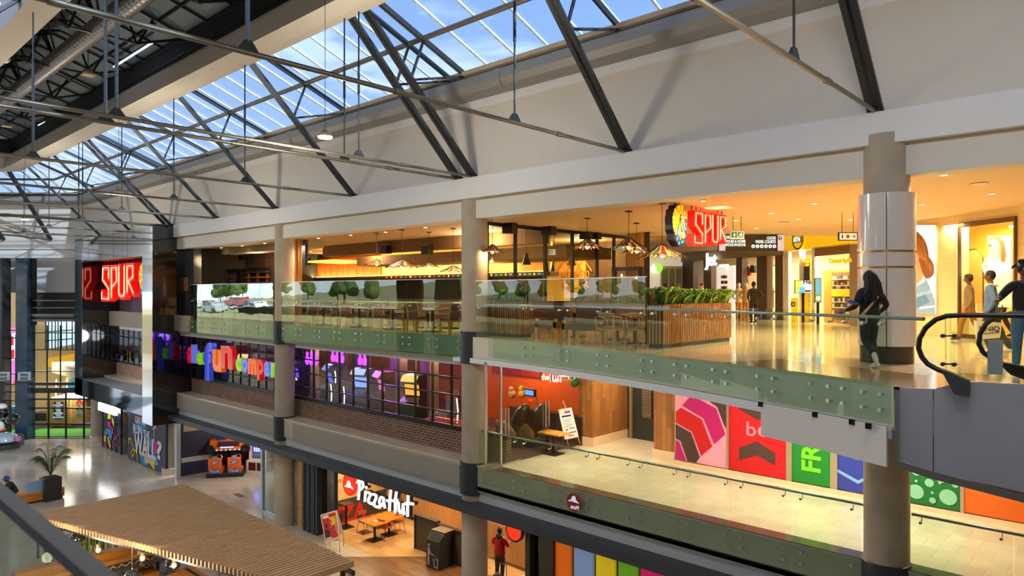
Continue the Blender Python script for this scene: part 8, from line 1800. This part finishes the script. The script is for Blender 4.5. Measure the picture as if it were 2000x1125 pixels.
t,R,J,S=person(p,AWAY+.15,1.66,dict(rkn=(-.09,-.06,.50),ran=(-.08,.10,.09),lkn=(.07,-.02,.50),lan=(.06,.22,.28),ltoe=(.05,.27,.13),rtoe=(-.10,-.06,.03),lel=(.30,.02,1.14),lwr=(.34,-.20,1.06),rel=(-.34,.03,1.16),rwr=(-.34,-.18,1.02)),DBL,DJN,SHW,HAIRM,'person in black top with long curly black hair, walking away beside the clad column',girth=1.28,hairstyle='long')
q0,q1=R@Vector((-.12,.18,1.34)),R@Vector((.24,.14,1.0));mb=MB();mb.sweep(None,[R@Vector(v)for v in ((-.11,.175,1.36),(-.06,.175,1.34),(.28,.15,.98),(.24,.15,.95))],[R@Vector(v)for v in ((-.11,.155,1.36),(-.06,.155,1.34),(.28,.13,.98),(.24,.13,.95))]);mb.build('bag_strap',mat('tan_strap',(190,156,110),.6),t)
hp=R@J['lhd']
mb=MB();c=R@Vector((.34,-.34,1.10));hd=onW(1666,590,12.1)
mb.box((-.10,-.06,0),(.10,.06,.03));mb.xf(Matrix.Translation(onW(1664,592,12.15))@Matrix.Rotation(TH+.3,4,'Z')@Matrix.Rotation(.3,4,'Y'));o=mb.build('blue_package',mat('package_blue',(36,70,170),.4));tag(o,'small blue and white package held by the person beside the clad column','package')
p=onZ(1472,632,UZ);OLV=mat('olive_jacket',(56,54,44),.8)
person(p,AWAY+.1,1.74,dict(lkn=(.12,-.04,.5),lan=(.15,.10,.10),rkn=(-.12,-.06,.5),ran=(-.13,-.1,.1),lel=(.30,.10,1.15),lwr=(.22,.0,1.0),rel=(-.34,.10,1.16),rwr=(-.20,.06,.99)),OLV,mat('charcoal_pants',(40,40,40),.8),mat('dark_boot',(36,34,32),.6),HAIRM,'person in dark olive jacket walking away toward the clothing shop',girth=1.1)
p=onZ(1893,666,UZ)
person(p,TH-PI/2-.75,1.78,dict(lkn=(.10,-.16,.52),lan=(.10,-.22,.10),rkn=(-.10,.10,.50),ran=(-.10,.38,.12),lel=(.26,.10,1.14),lwr=(.26,.0,.90),rel=(-.26,.02,1.14),rwr=(-.25,-.06,.90)),mat('oatmeal_sweater',(118,102,74),.9,var=.1,scale=20),mat('mustard_chinos',(146,98,34),.8),mat('brown_shoe',(70,46,34),.5),HAIRM,'person in oatmeal sweater, mustard trousers and dark beanie passing the jewellery window',girth=1.12,hat=('beanie',mat('beanie_brown',(66,50,40),.9)))
p=onZ(1935,694,UZ);DEN=mat('denim_jacket',(80,114,150),.8,var=.15,scale=10)
t,R,J,S=person(p,TH-PI/2-.65,1.76,dict(lkn=(.10,-.10,.50),lan=(.10,.02,.09),rkn=(-.10,.12,.50),ran=(-.10,.36,.14),lel=(.28,.08,1.14),lwr=(.26,-.06,.90),rel=(-.28,.04,1.14),rwr=(-.27,-.1,.90)),DEN,mat('dark_denim',(52,50,52),.8),mat('pale_trainer',(196,184,176),.6),HAIRM,'person in light denim jacket with a fleece collar behind the escalator handrail',girth=1.12)
mb=MB();mb.lathe([(.10,1.42),(.13,1.46),(.10,1.50)],(0,.01,0),14);mb.xf(R);mb.build('fleece_collar',mat('fleece_cream',(226,212,184),.9),t,True)
p=onZ(1958,660,UZ);person(p,TH-PI/2-.5,1.62,dict(lkn=(.10,-.14,.50),rkn=(-.10,.10,.5),ran=(-.1,.3,.12)),mat('brown_coat',(70,56,50),.8),mat('dark_skirt',(50,44,44),.8),MATS['brown_shoe'],HAIRM,'person in brown coat half hidden behind the denim jacket')
p=onZ(2000,728,UZ);t,R,J,S=person(p,TH-.35,1.80,dict(lel=(.30,.05,1.16),lwr=(.26,-.2,1.08),rel=(-.32,.04,1.20),rwr=(-.42,-.24,1.16),lkn=(.12,-.1,.5)),mat('black_tee',(28,26,26),.85),mat('blue_jeans',(70,110,150),.8,var=.2),MATS['pale_trainer'],HAIRM,'person in black top and blue jeans with short locks at the right edge',girth=1.1,hairstyle='locks')
b0=onW(1932,644,14.0);M=frame(b0,'A',TH-.15);t=thing('paper_bag','cream paper shopping bag with dark lettering carried past the escalator','bag',b0)
mb=MB();mb.poly([(-.20,-.20),(.20,-.16),(.24,.14),(-.24,.18)],M,-.10,.10);mb.build('bag_body',mat('bag_cream',(236,220,186),.7),t);mb=MB();mb.text('UNIQ',.15,M,-.19,-.03,.002,.002,h=.003);mb.stroke([(-.1,-.08),(.18,-.05)],.012,M,.003,.003);mb.build('lettering',mat('bag_print',(60,50,40),.6),t);MB().tube([M@Vector((-.12,.16,-.05)),M@Vector((-.05,.30,-.05)),M@Vector((.08,.30,-.05)),M@Vector((.12,.14,-.05))],.006,5).build('handle',mat('bag_cord',(90,70,50),.7),t)
p=onZ(1021,618,UZ);p=onW(1022,570,24.5);p.z=UZ
person(p,TH-.6,1.72,dict(lel=(.26,.0,1.15),lwr=(.16,-.24,1.12),rel=(-.26,.0,1.15),rwr=(-.16,-.24,1.12)),mat('grey_shirt',(70,70,66),.8),MATS['dark_denim'],MATS['dark_boot'],HAIRM,'kitchen worker in a red cap and grey top behind the glass partition',hat=('cap',mat('cap_red',(200,50,50),.8)))
p=onW(1137,570,24.0);p.z=UZ
person(p,TH-1.2,1.72,dict(lel=(.26,.0,1.15),lwr=(.16,-.24,1.08),rel=(-.26,.0,1.15),rwr=(-.16,-.24,1.08)),mat('waiter_dark',(34,40,36),.8),MATS['dark_denim'],MATS['dark_boot'],HAIRM,'waiter in dark top and cap bent over the counter behind the glass partition',hat=('cap',mat('cap_tan',(150,110,60),.8)))
p=onW(976,570,23.3);p.z=0.0;RJ=mat('red_puffer',(176,14,22),.6,var=.1)
t,R,J,S=person(p,TH+PI-.5,1.76,dict(lel=(.30,-.06,1.18),lwr=(.14,-.24,1.22),rel=(-.30,-.04,1.16),rwr=(-.18,-.26,1.26)),RJ,mat('camo_trousers',(74,66,52),.8,var=.4,scale=8),MATS['dark_boot'],HAIRM,'person in a red puffer jacket standing right of the middle column on the ground floor',girth=1.3)
mb=MB();mb.lathe([(.09,1.42),(.13,1.46),(.12,1.52),(.09,1.53)],(0,.02,0),14);mb.xf(R);mb.build('hood_collar',mat('black_hood',(30,28,28),.8),t,True)
q=onW(972,1108,22.6);q.z=.0;t=thing('backpack_trolley','black bags on a small trolley at the feet of the person in red','bag',q);mb=MB();mb.ball(q+Vector((0,0,.35)),.2,12,sc=(1,.8,1.1));mb.ball(q+Vector((-.2,.1,.25)),.17,10);mb.build('bag_body',mat('bag_black',(22,24,24),.5),t,True)
mb=MB();mb.box(q+Vector((-.3,-.2,.05)),q+Vector((.3,.2,.1)));mb.tube([q+Vector((-.2,.2,.1)),q+Vector((-.2,.2,.8)),q+Vector((.2,.2,.8)),q+Vector((.2,.2,.1))],.014,6);mb.build('trolley',BLK,t)
bb=bpy.data.objects['wooden_bench'];hd=onW(22,941,32.6);ps=Vector((hd.x,hd.y,.0));
A_,B_=onZ(40,988,0),onZ(126,971,0);dB=(B_-A_).normalized();nB=Vector((-dB.y,dB.x,0));ps=onW(24,570,31.7)
zs=.48-.94+.10
person(Vector((ps.x,ps.y,zs)),TH-PI/2+.9,1.7,dict(pelvis=(0,.10,.96),belly=(0,.06,1.10),chest=(0,-.04,1.28),neckb=(0,-.12,1.40),neck=(0,-.16,1.45),head=(0,-.22,1.50),lsh=(.17,-.10,1.36),rsh=(-.17,-.10,1.36),lel=(.24,-.22,1.12),rel=(-.24,-.22,1.12),lwr=(.06,-.42,1.06),rwr=(-.06,-.42,1.06),lhp=(.09,.06,.94),rhp=(-.09,.06,.94),lkn=(.12,-.38,.92),rkn=(-.12,-.38,.92),lan=(.12,-.40,.50),ran=(-.12,-.40,.50)),mat('black_hoodie',(40,38,42),.85),mat('black_track',(36,36,40),.8),MATS['pale_trainer'],HAIRM,'person in black hoodie and blue bucket hat sitting on the wooden bench looking down',hat=('bucket',mat('bucket_blue',(66,86,150),.8)),girth=1.15)
# ================================================================== OUTSIDE, SEEN IN REFLECTIONS
TRG=[mat('tree_olive',(86,104,52),.9,var=.5,scale=1.5),mat('tree_trunk',(80,62,46),.9)]
rnd=random.Random(11)
for i in range(16):
    x,y=-148+i*7.2,rnd.uniform(-52,-30);z=UZ+(-.6 if y>-36 else -.6+(-36-y)*.084);h=rnd.uniform(2.5,5);t=thing('outdoor_tree','bushy olive green tree on the dry slope outside, reflected in the glass','tree',(x,y,z),'trees on the slope outside')
    mb=MB()
    for k in range(14):mb.ball((x+rnd.uniform(-1.6,1.6),y+rnd.uniform(-1,1),z+h*rnd.uniform(.45,1)),rnd.uniform(.5,1.1),7)
    mb.build('crown',TRG[0],t);MB().tube([(x,y,z-.3),(x+.1,y,z+h*.7)],[.16,.08],6).build('trunk',TRG[1],t)
def truck(x,y,z,c1,c2,label,L=5.):
    t=thing('parked_vehicle',label,'car',(x,y,z));pr=[(-L/2,.45),(L/2,.45),(L/2,1.0),(L*.3,1.1),(L*.18,1.75),(-L*.12,1.78),(-L*.16,1.15),(-L/2,1.15)]
    mb=MB();mb.sweep(None,[Vector((x+a,y-.9,z+b_))for a,b_ in pr],[Vector((x+a,y+.9,z+b_))for a,b_ in pr]);mb.build('body',mat('veh_%d'%c1[0],c1,.3,coat=.4),t)
    MB().box((x-L*.1,y-.92,z+1.15),(x+L*.22,y+.92,z+1.6)).build('window',mat('veh_glass',(30,36,44),.1),t);MB().box((x-L*.45,y-.8,z+1.15),(x-L*.18,y+.8,z+1.9)).build('cover',mat('veh_c%d'%c2[0],c2,.5),t)
    for a in (-L*.32,L*.32):
        for s in (-.92,.78):m2=MB();m2.tube([(x+a,y+s,z+.36),(x+a,y+s+.16,z+.36)],.36,14);m2.build('wheel',BLK,t)
truck(-96,-20,6.45,(230,232,236),(60,110,150),'white pickup with a blue cover parked outside, reflected in the left balustrade')
truck(-116,-27,7.0,(200,30,36),(236,236,236),'long red and white vehicle parked outside, reflected in the left balustrade',9.)
truck(-108,-19,6.4,(150,156,160),(90,96,100),'grey car parked outside, farthest of the reflected vehicles')
b=MB();b.box((-150,-30,7.22),(-40,-24,7.3));b.v=[Vector((v.x,v.y,v.z+(v.y+27)*-.073))for v in b.v];struct(b.build('ground_road',mat('pale_road',(186,182,176),.9)))
